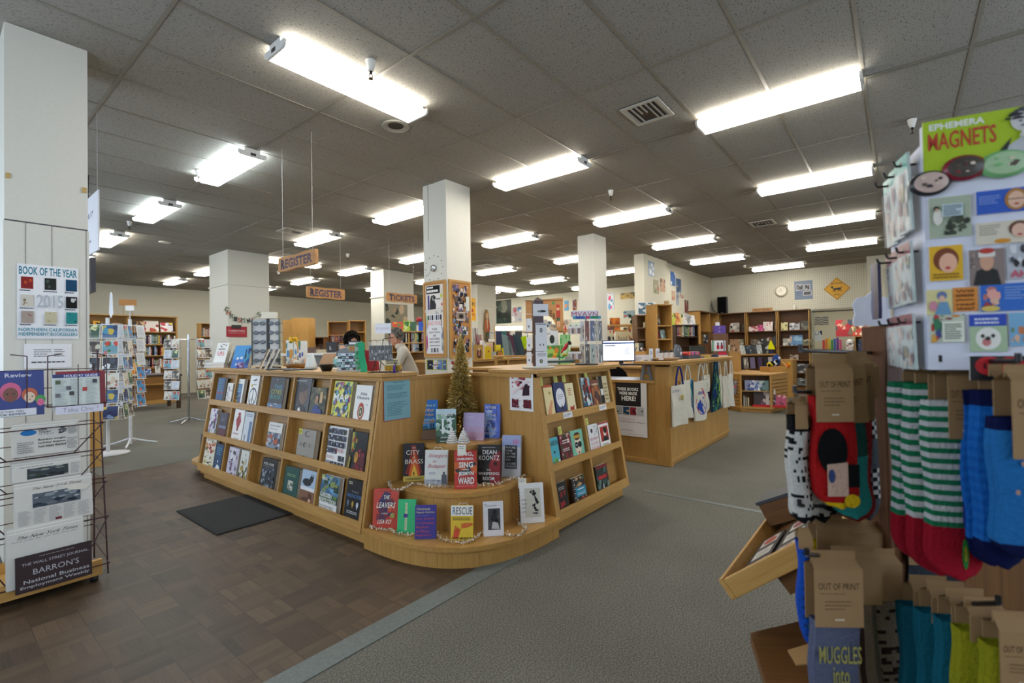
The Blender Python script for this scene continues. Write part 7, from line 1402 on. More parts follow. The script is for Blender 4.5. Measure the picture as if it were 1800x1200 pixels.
for i,(px,py,k,c)in enumerate(((1625,1012,.98,TL),(1656,1022,.93,TL),(1690,1034,.88,TL),(1722,1050,.84,lambda f,i,l:['8a8a1c','9a9a24','8a8a1c','9a9a24','8a8a1c']),(1772,1075,.8,lambda f,i,l:['8a8a1c','9a9a24']))):sock_pack(px,py,k,84,40 if i<4 else 95,240,y0-.1,c,'%s socks on the lower right hook, %s'%(('teal','teal','teal','olive yellow','olive yellow')[i],('rearmost','second','third','fourth','in front')[i]),None,1,txt=(i==4),top=26,cr=(-.3,.46))
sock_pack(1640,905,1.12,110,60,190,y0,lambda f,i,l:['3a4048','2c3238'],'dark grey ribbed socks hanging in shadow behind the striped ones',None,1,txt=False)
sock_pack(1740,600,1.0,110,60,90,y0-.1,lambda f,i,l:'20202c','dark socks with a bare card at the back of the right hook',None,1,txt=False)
# pegs
def peg(px,py,k,dx,L_=.12):
    p=at(px,py,k);q=at(px+dx,py+4,k+L_);return[p+Vector((0,0,.012)),p,q]
INV=(TRS((PP.x,PP.y,0),YB+.2)).inverted()
for pts_ in(peg(1407,616,.93,130,.25),peg(1652,636,.84,-60,.32),peg(1790,634,.74,-210,.42),peg(1397,688,.96,110,.2),peg(1405,888,.98,130,.2),peg(1418,975,.92,110,.24),peg(1755,1060,.78,-190,.38),peg(1578,600,1.12,-20,.05)):
    part('peg',SS,lambda m:m.tube([INV@p for p in pts_],.0042,10,'ffffff','blackmetal'))
# sloping wooden tray of boxed sets: its low rail runs away from the camera, it rises towards the right
P0=at(1283,1050,1.5);q_=at(1500,952,1.5);rise=None
for i in range(60):
    rs=i*.01;p_=P0+Vector((0,-.34,rs));d_=p_-C0;k_=d_.dot(Fv);X_,Y_=CX+FPX*d_.dot(Rv)/k_,CY-FPX*d_.dot(Uv)/k_
    if rise is None and(Y_-1050)<-(X_-1283)*.47:rise=rs/.34
rise=rise or.7;ax=Vector((0,-1,rise)).normalized();ay=Vector((1,0,0));az=ax.cross(ay)
MT=Matrix.Translation(P0)@Matrix((ax,ay,az)).transposed().to_4x4()
TR_=D.objects.new('display_tray',None);COL.objects.link(TR_);TR_.matrix_world=MT;tag(TR_,'sloping pine tray of flat black boxes behind the sock stand','tray')
TL_,TD=.95,.5
part('low_rail',TR_,lambda m:m.box(0,.018,0,TL_,-.01,.055,'ffffff','pine'),.003);part('side_rail',TR_,lambda m:m.box(.018,TD,0,.018,-.01,.05,'ffffff','pine'),.003);part('side_rail',TR_,lambda m:m.box(.018,TD,TL_-.018,TL_,-.01,.05,'ffffff','pine'),.003);part('tray_floor',TR_,lambda m:m.box(.018,TD,.018,TL_-.018,-.008,.004,*NX))
part('support',TR_,lambda m:m.box(.15,.4,.04,.4,-.07,-.011,*NX))
TI=MT.inverted();e_=MT@Vector((.42,.2,-.05))
part('leg',TR_,lambda m:m.cyl(TI@e_,TI@Vector((e_.x,e_.y,.001)),.03,None,10,*NZ))
for i,(x,y,lab,c2)in enumerate(((.03,.03,'lowest','b0402c'),(.15,.05,'second','8a2a2c'),(.27,.04,'third','a83a30'),(.39,.05,'topmost','b0402c'))):
    m=MB();m.box(0,.1,0,.4,0,.02,('26262a','1c1c20')[i%2],'satin')
    for u,c3 in((.03,c2),(.16,'b8b4ac'),(.29,c2)):Z_=.0204;m.add([(.015,u,Z_),(.085,u+.012,Z_),(.085,u+.1,Z_),(.015,u+.088,Z_)],[(0,1,2,3)],'d0ccc4');m.add([(.05+.028*math.cos(t),u+.05+.035*math.sin(t),Z_+.0004)for t in[6.283*j/14 for j in range(14)]],[tuple(range(14))],c3)
    tag(m.build('boxed_set',mx=MT@Matrix.Translation((x,y,.005))),'flat black box with red and white ovals, %s in the pine tray'%lab,'box','flat black boxes in the tray')
m=MB();m.box(0,.14,0,.16,0,.09,*NX);m.box(-.006,.146,-.006,.166,.09,.102,'3c4048','satin')
tag(m.build('wooden_box',mx=MT@Matrix.Translation((.02,.62,.03))@Matrix.Rotation(.2,4,'Y')),'brown wooden box with a grey lid in the far corner of the pine tray','box')
m=MB()
for i in range(9):
    for j in range(14):a=6.2832*j/14;m.ball((.09*math.cos(a)*(1+.02*i),.09*math.sin(a)*(1+.02*i),.012*i),.012,.007 if(i+j)%2 else.011,.007,6,('a88860','8a6c48')[(i+j)%2],'satin')
m.lathe([(0,0),(.085,0),(.1,.1),(.095,.1),(.08,.01)],n=18,col='7a5c3c');q=at(1522,935,1.55);tag(m.build('wicker_basket',mx=TRS(q)),'wicker basket half hidden behind the sock post','basket')
P1=at(1330,1210,1.25);SH=tag(MB().prism([(0,-.1),(.3,-.1),(.3,.3),(.06,.2)],0,.03,'z',*NX).build('low_shelf',None,.003,TRS((P1.x,P1.y,P1.z),YB-.1)),'dark reddish shelf board below the pine tray at the bottom edge','shelf')
m=MB();m.prism([(0,0),(.12,.04),(.1,.12),(-.0,.06)],0,.003,'z','b08a5c','paper');tag(m.build('kraft_sheet',mx=TRS(at(1400,1170,1.2),YB-.2)),'loose sheet of kraft card on the dark shelf at the bottom edge','card')
# ================================================================ BEHIND THE COUNTERS AND THE FAR SIDES OF THE SHOP
BSH=thing('back_shelf','oak shelf unit just behind the right display case','shelf unit',(3.85,2.75,0));part('shelf_body',BSH,lambda m:m.box(-.6,.5,-.2,.35,.002,1.055,*OZ),.003);part('shelf_top',BSH,lambda m:m.box(-.64,.54,-.24,.39,1.056,1.08,*OX),.003)
# hanging signs
def hang_sign(M,w,h,text,lab,zc):
    t=D.objects.new('hanging_sign',None);COL.objects.link(t);t.matrix_world=M;tag(t,lab,'sign',None)
    def b(m):
        r_=random.Random(4);pts=[(-w/2,0),(-w/4,-.008),(0,.004),(w/4,-.006),(w/2,0),(w/2+.006,h*.5),(w/2,h),(w/4,h+.008),(0,h-.004),(-w/4,h+.006),(-w/2,h),(-w/2-.006,h*.5)]
        m.prism(pts,0,.028,'y','ffffff','signwood')
    part('board',t,b,.003)
    def l(m):A=Art(m,w,h,-w/2,0,0,'satin');A.text(text,.08,.14,.92,.8,'2c2440',.03);A.text(text,.08,.17,.915,.83,'54425c',.0);A.text(text[0],.08,.1,.08+.75/len(text),.86,'2c2440',.03)
    part('lettering',t,l)
    for x in(-w*.4,w*.4):part('cord',t,lambda m:m.tube([(x,.014,h),(x,.014,zc-M.translation.z)],.0016,5,'d0d0cc'))
wood_mat('signwood',0,'c08f5c','b0804c','966638')
hang_sign(TRS((2.3,4.52,2.06),-PI/2),.72,.135,'REGISTER','wooden sign lettered Register hanging nearest, edge-on to the long counter',H)
a,b=onY(540,522,7.2),onY(606,524,7.2);hang_sign(TRS(((a.x+b.x)/2,7.2,a.z)),b.x-a.x,.17,'REGISTER','wooden sign lettered Register hanging lower and farther back',H)
a,b=onY(680,529,7.2),onY(733,533,7.2);hang_sign(TRS(((a.x+b.x)/2,7.2,a.z)),b.x-a.x,.16,'TICKETS','wooden sign lettered Tickets left of the clock pillar',H)
# bookcases
def bcase(lab,M,W_,H_,dp,shelves,divs=(),mat='oakx',matv='oakz',back='shelfx',name='bookcase',group=None,feet=True,th=.022):
    t=D.objects.new(name,None);COL.objects.link(t);t.matrix_world=M;tag(t,lab,'bookcase',group)
    for x in(0,W_-th):part('side_panel',t,lambda m:m.box(x,x+th,0,dp,.002,H_,'ffffff',matv))
    for x in divs:part('divider',t,lambda m:m.box(x-th/2,x+th/2,.002,dp-.02,.08,H_-th,'ffffff',matv))
    part('top',t,lambda m:m.box(-.01,W_+.01,-.01,dp,H_,H_+th,'ffffff',mat));part('back_panel',t,lambda m:m.box(th,W_-th,dp-.015,dp-.002,.05,H_,'ffffff',back));part('base',t,lambda m:m.box(th,W_-th,.02,dp-.02,.002,.09,'ffffff',mat))
    for z in shelves:part('shelf',t,lambda m:m.box(th,W_-th,.004,dp-.018,z-th,z,'ffffff',mat))
    return M
SPC=[('8a2a2a','dark red'),('c8b060','mustard'),('2a3a5a','navy'),('d8d4c8','cream'),('1e1e22','black'),('3a6a4a','green'),('e8e6e0','white'),('b0562a','rust'),('4a7aa0','blue'),('e0c020','yellow'),('6a3a5a','plum'),('8a8a86','grey')]
SPM={}
def spine(M,ci,hi,where,grp):
    k=(ci,hi);c,nm=SPC[ci];h=(.19,.215,.24)[hi];t=(.022,.03,.036)[(ci+hi)%3]
    if k not in SPM:
        m=MB();m.box(0,t,0,.003,0,h,c,'satin');m.box(0,.002,.003,.14,0,h,c);m.box(t-.002,t,.003,.14,0,h,c);m.box(.002,t-.002,.003,.138,.003,h-.004,'d8d2c2','paper')
        A=Art(m,t,h,0,0,0);A.rect(.2,.35,.8,.82,'e8e4d8' if ci in(0,2,4,5,7,8,10)else'3a3430');A.rect(.32,.37,.68,.8,c);A.rect(.2,.08,.8,.14,'e8e4d8' if ci in(0,2,4,5,7,8,10)else'3a3430')
        SPM[k]=m.build('book',mx=M);tag(SPM[k],'%s book spine %s'%(nm,where),'book',grp)
    else:dup(SPM[k],M,'%s book spine %s'%(nm,where),grp)
    return t
NSP=[0]
def rowof(M,x0,x1,z,where,seed,y=.02,gap=.12):
    r_=random.Random(seed);x=x0
    while x<x1-.04 and NSP[0]<296:
        if r_.random()<gap:x+=r_.uniform(.02,.08)
        x+=spine(M@Matrix.Translation((x,y+r_.uniform(0,.015),z)),r_.randrange(12),r_.randrange(3),where,'book spines '+where)+.001;NSP[0]+=1
FO=0
def faceout(M,x,z,w,h,col,pal,lab,y=.05,tilt=.2,t=.02,grp=None,rz=0,art=None):
    global FO;FO+=1;m=book(w,h,t,col,None,art or A_ph([col]+pal,FO,10,.3));o=m.build('book',mx=M@TRS((x,y,z+.001),rz,tilt));return tag(o,lab,'book',grp)
# far left case (two bays) and its neighbour
yA=14.6;xa=onY(150,600,yA).x-.9;xb=onY(312,600,yA).x;xm=onY(226,600,yA).x
ZL=[.1,.5,.92,1.22,1.5,1.82]
MA=bcase('tall oak bookcase behind the card spinners on the far left',TRS((xa,yA,0)),xb-xa,2.19,.32,ZL[1:]+[],[xm-xa])
zrow=[onY(270,p,yA).z for p in(604,624,586)]
rowof(MA,xm-xa+.03,xb-xa-.05,ZL[4],'in the far left bookcase, upper full shelf',3);rowof(MA,xm-xa+.03,xb-xa-.05,ZL[3],'in the far left bookcase, middle full shelf',4);rowof(MA,xm-xa+.03,xb-xa-.05,ZL[2],'in the far left bookcase, lower full shelf',5);rowof(MA,xm-xa-1.1,xm-xa-.05,ZL[3],'behind the card spinners, in the left bay of the far left bookcase',6);rowof(MA,xm-xa-1.1,xm-xa-.05,ZL[4],'behind the card spinners, upper row of the left bay',7)
for px,w_,h_,c,pal,lab in((173,.15,.24,'d8a020',['2a2a2a'],'mustard book face-out on the top shelf of the far left bookcase'),(185,.16,.2,'6a6a6a',['8a8a8a','3a3a3a'],'grey book face-out on the top shelf of the far left bookcase'),(204,.3,.2,'8a7a70',['c8b8a8','5a4a44'],'wide greyish brown book face-out at the far left'),(243,.32,.26,'7a5a3c',['a8845a','2a1c14','c8a880'],'large brown book with an eye-like picture at the far left'),(268,.3,.28,'dcd4cc',['b03a34','e8e4e0','a0202a'],'white book with red shapes on the far left top shelf'),(295,.27,.24,'e8e8ea',['c83a4a','3a6ac0','e0c040'],'white book with rainbow stripes on the far left top shelf')):
    x=onY(px,570,yA).x-xa;faceout(MA,x,ZL[5],w_,h_,c,pal,lab,.06)
p=onY(225,537,yA+.1);SG2=thing('shelf_sign','small brown sign on two thin rods above the far left bookcase','sign',(p.x,p.y,2.215));part('board',SG2,lambda m:m.box(-.17,.17,0,.02,p.z-2.215,p.z-2.215+.15,'ffffff','signwood'));[part('rod',SG2,lambda m:m.cyl((s*.09,.01,0),(s*.09,.01,p.z-2.215),.006,None,6,'a8863c'))for s in(-1,1)]
yB_=15.6;x2=onY(353,600,yB_).x
MB2=bcase('oak bookcase partly hidden by the wide white pillar',TRS((x2,yB_,0)),1.1,2.1,.32,[.45,.8,1.12,1.42,1.74]);rowof(MB2,.04,.6,1.74,'in the bookcase beside the wide pillar, top row',8,gap=.05);rowof(MB2,.04,.6,1.12,'in the bookcase beside the wide pillar, lower row',9)
faceout(MB2,.2,1.42,.3,.2,'5aa03a',['8ac850'],'green topped book in the bookcase beside the wide pillar')
# dark table with goods
TB=thing('table','dark wooden table of books in front of the far left bookcase','table',(3.05,13.3,0));part('tabletop',TB,lambda m:m.box(-.9,.82,-.35,.45,.74,.785,'ffffff','darkz'),.004);[part('leg',TB,lambda m:m.box(x-.035,x+.035,y-.035,y+.035,.002,.74,'ffffff','darkz'))for x in(-.84,.76)for y in(-.29,.39)]
MT2=TRS((3.05,13.3,0));
for x,w_,h_,c,pal,lab in((-.25,.2,.2,'5a6a4a',['8a8a6a'],'green book on the dark table'),(-.05,.22,.28,'e0a020',['c87a1a','2a2a2a','5a9a3a'],'orange picture book standing on the dark table'),(.2,.18,.14,'3a6aa8',['2a4a7a','d8d8e0'],'small blue book on the dark table'),(.42,.1,.2,'d0ccc4',['8a8a8a'],'pale book leaning at the end of the dark table')):faceout(MT2,x,.786,w_,h_,c,pal,lab,-.1)
for i,(x,c)in enumerate(((-.5,'c8a860'),(-.1,'d8d0c0'),(.3,'8a8a90'))):tag(MB().box(-.14,.14,-.1,.1,0,.03,c).build('book',mx=MT2@TRS((x,-.2,.787),.2*i)),'%s book lying flat on the dark table'%('tan','cream','grey')[i],'book')
# cases in the middle distance, left
def P2(px,py,k):p=at(px,py,k);return Vector((p.x,p.y,0))
k=12.5;p0=P2(576,600,k)
s_=k/FPX;M=bcase('blond wood bookcase with cupboard and red books behind the curly-haired person',TRS(p0,YB+.15),38*s_,at(590,566,k).z,.35,[at(590,y,k).z for y in(621,603,588)]);
for i in range(8):z=at(590,602,k).z;spine(M@Matrix.Translation((.06+.045*i,.05,z)),(0,3,0,7,0,10,0,3)[i],i%3,'in the blond bookcase behind the curly-haired person','spines in the blond bookcase')
p1=P2(614,600,k-.2);bcase('plain wood cabinet standing at an angle to the blond bookcase',TRS(p1,YB+.5),.42,at(620,565,k).z,.35,[at(620,583,k).z])
p1=P2(497,600,11.5);BX1=tag(MB().box(0,.24,0,.3,.002,at(505,562,11.5).z,*OZ).box(.24,.66,-.06,.3,.002,at(505,559,11.5).z,*OZ).build('cabinet',None,.004,TRS(p1,YB)),'tall plain oak cabinet behind the vase','cabinet')
p1=P2(540,600,11.8);M=bcase('low dark oak bookcase right of the vase',TRS(p1,YB),.42,at(550,594,11.8).z,.3,[at(550,615,11.8).z,.6],(),'brownx','brownz','brownx');[faceout(M,.12+.18*i,at(550,615,11.8).z,.13,.14,c,['3a2c24'],'dark book in the low bookcase right of the vase, %s one'%('left','right')[i])for i,c in enumerate(('8a6a5a','4a3428'))]
WC=thing('white_counter','white topped island counter behind the staff desk','counter',P2(570,600,8.2),YB);zc=at(570,620,8.2).z;part('worktop',WC,lambda m:m.box(-.75,.45,0,.6,zc-.04,zc,'e0deda','satin'),.003);part('cabinet_body',WC,lambda m:m.box(-.7,.4,.04,.56,.002,zc-.04,'6a6a66','satin'))
MW=TRS(P2(570,600,8.2)+Vector((0,0,zc+.001)),YB)
for x,w_,h_,c,lab in((-.35,.3,.1,'5a3a2a','dark brown box'),(-.12,.22,.06,'b0a080','tan box'),(.06,.18,.19,'1c1a1e','black box with a white emblem'),(.26,.1,.12,'c8822a','small orange jar-shaped box')):m=MB();m.box(-w_/2,w_/2,0,.15,0,h_,c);Art(m,w_,h_,-w_/2,0,0).blobs(.3,.3,.7,.7,3,['c8c4bc',c],3,.3);tag(m.build('box',mx=MW@TRS((x,.15,0))),lab+' on the white topped island','box')
# posters on the far pillars and walls
YP('poster','large photo poster of trees and houses on the pillar near the Tickets sign','poster',678,596,716,536,10.08,.004,'8a8470',A_ph(['8a8470','2c3428','4a4c3c','c0a888','1c241c','a08a70'],31,22,.22),mat='satin')
YP('poster','yellow poster with red writing beside the carved figure pillar','poster',820,563,836,524,9.6,.01,'e0a81c',lambda A:(A.text('CK!',.3,.66,.95,.82,'3a2a14',.02),A.ell(.55,.45,.2,.08,'b03a24'),A.text('30',.4,.2,.85,.34,'b03a24',.02)),mat='satin')
tag(MB().cyl((0,0,0),(0,0,2.2),.01,None,8,'a0a0a0','metal').build('post',mx=TRS(onY(828,563,9.62).xy.to_3d())),'thin metal post carrying the yellow poster','post')
def a_gnome(A):
    A.poly([(.3,.95),(.7,.95),(.8,.8),(.72,.72),(.28,.72),(.2,.8)],'9a7a4a');A.ell(.5,.82,.2,.08,'d0a880');A.ell(.5,.76,.16,.05,'c8b8a0');A.poly([(.2,.7),(.8,.7),(.92,.38),(.8,.3),(.2,.3),(.08,.38)],'b05030');A.poly([(.42,.7),(.58,.7),(.54,.35),(.46,.35)],'d8c8a0');A.poly([(.15,.3),(.85,.3),(.88,.02),(.56,.02),(.5,.2),(.44,.02),(.12,.02)],'3f4a34');A.blobs(.1,.05,.9,.7,12,['8a4a2a','5a5a3a','c07a4a'],5,.1)
m=MB();w_,h_=.28,1.02;m.prism([(u*w_-w_/2,v*h_)for u,v in((.12,0),(.88,0),(.9,.3),(1,.4),(.85,.7),(.8,.85),(.6,1),(.4,1),(.2,.85),(.15,.7),(0,.4),(.1,.3))],0,.05,'y','8a6a44','satin');a_gnome(Art(m,w_,h_,-w_/2,0,0));p=onY(857,600,10.27);tag(m.build('carved_figure',mx=TRS((p.x,10.27,p.z))),'painted wooden cut-out of a bearded figure hung on the cream pillar','figure')
WX=BX-.003
def wallp(l,b,r,t,lab,pal,seed,art=None,name='poster'):return XP(name,lab,'poster',l,b,r,t,WX-.012,.01,pal[0],art or A_ph(pal,seed,14,.25),mat='satin')
wallp(870,569,898,526,'large dark green framed picture on the far wall',['1c2a24','2a3a30','141c18','3a4a3c','6a6a58'],3)
wallp(900,566,916,539,'small poster of a white bird over blue water on the far wall',['b8b4b8','a85a60','4a8ac0','e0e0e0','5a5a66'],4)
def wk(l,b,r,t,k,lab,pal,seed,art=None,d=.01,name='poster',cat='poster',group=None,yaw=None):return I(name,lab,cat,l,r,b,t,k,d,pal[0],art or A_ph(pal,seed,12,.25),yaw,0,'satin',group)
# Leaders sign: carved board with an arch
LS=thing('carved_sign','large carved wooden sign lettered Leaders with painted figures','sign',P2(925,600,12.2),YB);sL=12.2/FPX;zb,zt_=at(925,582,12.2).z,at(925,524,12.2).z
def ls(m):
    w_=66*sL;h=zt_-zb;pts=[(0,0),(0,h*.92),(w_*.5,h*.96),(w_,h),(w_,0),(w_*.82,0)]+[(w_*.45+w_*.37*math.cos(a),h*.52*math.sin(a))for a in[PI*i/14 for i in range(1,14)]]+[(w_*.08,0)]
    m.prism([(x,z+zb)for x,z in pts],0,.05,'y','ffffff','signwood');A=Art(m,w_,h,0,zb,0)
    for i,c in enumerate('READERS'):u=.3+.085*i;A.text(c,u,.62-.09*abs(i-2)+(.0),u+.07,.8-.09*abs(i-2),'3a2a1c',.02)
    A.ell(.86,.74,.05,.06,'c03a2a');A.ell(.86,.66,.035,.05,'d8b090');A.rect(.81,.4,.92,.62,'b03a30');A.rect(.82,.3,.91,.4,'3a5a3a');A.rect(.83,.1,.87,.3,'d8b090');A.rect(.88,.12,.91,.3,'d8b090');A.ell(.74,.84,.04,.05,'4a8a4a');A.rect(-.01,.9,1.0,.94,'8a5a2c')
part('board',LS,ls,.004)
SHF=thing('wall_shelving','long oak wall shelving under the carved sign and posters','shelving',P2(868,600,12.4),YB);w_=250*12.4/FPX
part('shelf',SHF,lambda m:m.box(.8,w_,-.1,.3,zb-.035,zb-.002,*OX));part('shelf',SHF,lambda m:m.box(0,w_,-.1,.3,at(900,612,12.4).z-.03,at(900,612,12.4).z,*OX));part('back_panel',SHF,lambda m:m.box(0,w_,.29,.31,.02,at(900,612,12.4).z,*OZ))
for i in range(5):x=i*(w_-.03)/4;part('upright',SHF,lambda m:m.box(x,x+.03,-.08,.3,.002,(zb-.035)if i>1 else at(900,612,12.4).z-.03,*OZ))
part('light_tube',SHF,lambda m:m.box(.05,.75,.22,.28,at(890,579,12.4).z,at(890,573,12.4).z,'ffffff','lamp_warm'));part('light_rail',SHF,lambda m:(m.box(.0,.8,.2,.3,at(890,573,12.4).z,at(890,571,12.4).z,'d8d4c0'),m.box(0,.03,.2,.3,at(900,612,12.4).z,at(890,571,12.4).z,*OZ)))
zs=zb
SHM=TRS(P2(868,600,12.4),YB)
for i,(px,w2,h2,c,pal,lab)in enumerate(((957,.16,.3,'d8dcdc',['8a9aa8','e8ecec'],'pale book left of the arch'),(966,.14,.26,'e0e4e4',['4a7aa0'],'white and blue book under the arch'),(976,.3,.18,'dcd8d0',['8a8a7a','b8b0a0'],'wide pale book under the arch'),(997,.22,.3,'d8d0c0',['a8a090','c8402c'],'cream book right of the arch'),(1010,.24,.22,'c8d8d0',['5a9a8a','e0e8e0'],'pale green book beside the card spinner'),(1082,.26,.32,'c86a1a',['e08a2a','2a1c14','a84a14'],'orange and black book on the high shelf'),(1100,.1,.06,'6a5a44',['3a3028'],'small brown object on the high shelf'))):
    x=(px-868)*12.4/FPX;faceout(SHM,x,zs,w2,h2,c,pal,lab+' on the long wall shelving',.0,.12)
for px0,px1,c,lab in((872,884,'1d2440','navy'),(882,893,'1c5a5a','teal'),(890,898,'5a2028','dark red'),(896,905,'c8c4b8','cream'),(906,918,'2a2c34','black')):
    wk(px0,622,px1,582,10.2,lab+' folded shirt hanging behind the yellow boxes',[c,c],3,lambda A,c=c:A.poly([(0,.0),(1,0),(.9,.85),(.6,1),(.4,.9),(.1,.95)],c),.05,'shirt','shirt','shirts hanging behind the yellow boxes')
m=MB();m.prism([(-.12,.0),(.06,-.02),(.12,.08),(.08,.2),(-.02,.17),(-.1,.22),(-.13,.1)],0,.06,'y','a8c81c','cloth');tag(m.build('fabric_bag',mx=TRS(at(916,612,7.62),YB)),'lime green bundled fabric bag behind the counter','bag')
zt6=at(903,624,7.6).z;ST_=thing('side_table','small oak table under the draped scarves','table',P2(905,600,7.6),YB);part('tabletop',ST_,lambda m:m.box(-.35,.35,-.12,.3,zt6-.03,zt6-.001,*OX));[part('leg',ST_,lambda m:m.box(x-.02,x+.02,y-.02,y+.02,.002,zt6-.03,*OZ))for x in(-.3,.3)for y in(-.08,.26)]
CLR=thing('clothes_rail','thin steel rail holding the hanging shirts','rail',P2(894,600,10.2),YB);zr=at(894,582,10.2).z;part('rail_tube',CLR,lambda m:m.cyl((-.4,.03,zr-.02),(.4,.03,zr-.02),.012,None,8,'a0a0a4','metal'));[part('post',CLR,lambda m:m.cyl((x,.03,.002),(x,.03,zr-.02),.012,None,8,'a0a0a4','metal'))for x in(-.4,.4)]
for i,(px,c,lab)in enumerate(((893,'7a8a8a','grey'),(903,'5a3a4a','plum'),(913,'3c4a52','slate'))):m=MB();m.prism([(-.06,0),(.1,0),(.02,.3),(-.1,.34)],0,.05,'y',c,'cloth');tag(m.build('scarf',mx=TRS(at(px,624,7.6),YB)),lab+' scarf draped behind the counter boxes','scarf','scarves behind the counter')
# counter with yellow boxes
q0=onZ(829,632,1.08);MC=thing('middle_counter','oak counter with yellow boxes behind the clock pillar','counter',(q0.x,q0.y,0));wL=onY(1005,629,q0.y).x-q0.x
part('countertop',MC,lambda m:m.box(-.4,wL,0,.9,1.045,1.08,*OX),.004);part('front_panel',MC,lambda m:m.box(-.35,wL-.03,.05,.08,.003,1.04,'ffffff','shelfx'));[part('divider',MC,lambda m:m.box(x,x+.04,.0,.06,.003,1.045,*OZ))for x in(0,wL*.3,wL*.6,wL-.04)]
MCM=TRS((q0.x,q0.y,1.081));kc=kk(q0)
def cbox(px0,px1,py,c,lab,art=None,y=.1,d=.06,name='box',cat='box',yaw=YB+.5,grp='boxes on the middle counter'):
    a=onY((px0+px1)/2,630,q0.y+y);w_=(px1-px0)*kc/FPX*.95;h=(631-py)*kc/FPX;m=MB();m.box(-w_/2,w_/2,0,d,0,h,c);(art or A_ph([c,'e8e4d8','5a4a34'],int(px0),4,.25))(Art(m,w_,h,-w_/2,0,0));return tag(m.build(name,mx=TRS((a.x,q0.y+y,1.081),yaw)),lab,cat,grp)
cbox(829,833,600,'8a8a8c','grey packet at the left end of the middle counter');cbox(834,851,605,'b08a3a','gold box with a dark figure on the middle counter',lambda A:(A.ell(.5,.4,.3,.35,'3a2a1c'),A.ell(.5,.7,.14,.12,'d8b890'),A.ell(.5,.4,.16,.2,'a86a5a')))
cbox(853,865,608,'d8c01c','tall yellow box with a red dot',lambda A:A.ell(.5,.6,.12,.1,'c03a24'));cbox(857,868,600,'d8c090','cream and pink oval tin behind the yellow boxes',lambda A:A.ell(.5,.6,.4,.35,'d8a8a0'),.25);cbox(870,882,605,'d8c81c','yellow box with orange lettering',lambda A:A.text('FREE',.2,.45,.8,.6,'c86a1c',.02),.2);cbox(873,885,618,'3a2c1c','small gold rimmed dark box',lambda A:(A.rect(.08,.1,.92,.9,'c8962a'),A.rect(.2,.25,.8,.75,'c8602a')),.08);cbox(884,893,611,'e0d020','yellow box with a black cat shape',lambda A:(A.rect(.1,.05,.9,.9,'e8e4d0'),A.ell(.5,.4,.2,.3,'1a1a1c')),.08)
cbox(866,873,618,'a8b0b0','small clear box of sweets');cbox(894,904,618,'c8d0d0','clear box of white cards left of the scarves');cbox(905,916,618,'d8dce0','white rounded dispenser on the middle counter');cbox(836,850,585,'9a6a6a','reddish carded rack behind the gold box',A_ph(['9a6a6a','6a3a3a','c8b8a8','8a8a80'],5),.45,.05);cbox(832,842,572,'9a9a94','grey carded rack at the left end behind the clock pillar',A_ph(['9a9a94','c8c4bc','6a5a5a'],6),.5,.05);cbox(857,872,593,'3a1f1a','dark brown open box with a white lid',lambda A:A.rect(0,.85,1,1,'e8e4dc'),.4);cbox(846,852,596,'e0e0e4','small white round sign in the racks',lambda A:A.ell(.5,.6,.4,.35,'c8c8d8'),.35)
# between pillar 3 and the clock pillar
m=MB();m.prism([(-.04,0),(.04,0),(.06,.14),(.03,.2),(-.03,.2),(-.05,.1)],0,.03,'y','2a5ac8');m.ball((-.03,.01,.24),.07,.03,.05,10,'a82a34');m.box(-.08,-.04,0,.03,0,.12,'e8e4dc');
TOY=m;p1=P2(688,600,9.9);M=bcase('oak shelf unit of books behind the grey-haired person',TRS(p1,YB),.75,at(700,584,9.9).z,.3,[at(700,602,9.9).z,at(700,618,9.9).z,.7,.35],(.36,));rowof(M,.04,.34,at(700,602,9.9).z,'in the shelf unit behind the grey-haired person',11);rowof(M,.4,.7,at(700,602,9.9).z,'in the right bay behind the grey-haired person',12);rowof(M,.4,.7,at(700,618,9.9).z,'low in the right bay behind the grey-haired person',13)
zt5=at(700,584,9.9).z+.025;tag(TOY.build('toy_figure',mx=M@TRS((.58,.12,zt5))),'blue and red toy figure standing on the shelf unit left of the clock pillar','toy')
for x_,w_,h_,c,pal,lab in((.12,.28,.2,'c84a2a',['d8a040','5a8a3a'],'red and orange picture book'),(.3,.16,.22,'a8c83a',['e8ecdc','3a7a3a'],'lime and white book'),(.42,.12,.2,'3a6a4a',['1c241c','8a8a5a'],'green and black book')):faceout(M,x_,zt5,w_,h_,c,pal,lab+' on top of the shelf unit behind the grey-haired person',.1)
# posters and things between the white pillar and the pier
wallp(992,546,999,528,'blue and orange poster right of the carved sign',['4a9ac8','e0903a','6ab0d8'],5);wallp(1007,545,1013,526,'dark red portrait poster left of the white pillar',['7a2a2c','2a2022','c8a08a'],6);wallp(1066,545,1079,514,'white and blue poster with a pink stripe',['d0d8e4','5aa0d0','e04a7a','e8ecf0','8ab8d8'],7);wallp(1091,526,1119,513,'wide yellow landscape picture with dark trees',['b8963a','3a4428','c8a850','2a3420','8a7a3a'],8);wallp(1096,559,1119,545,'blue grey picture of shelves on the far wall',['8aa0a8','4a6a78','b0563a','c8d0d0'],9)
q=at(1117,562,12.3);PLT=thing('potted_plant','dark leafy plant at the left edge of the pier','plant',(q.x,q.y,zb+.001));r_=random.Random(5)
part('foliage',PLT,lambda m:[m.ball((r_.gauss(0,.07),r_.gauss(0,.03),.22+r_.gauss(0,.07)),.05,.03,.05,6,r_.choice(['1f3020','2a3c24','162418']),'cloth')for i in range(50)]);part('pot',PLT,lambda m:m.lathe([(0,0),(.06,0),(.08,.1),(0,.1)],n=12,col='6a4a34'))
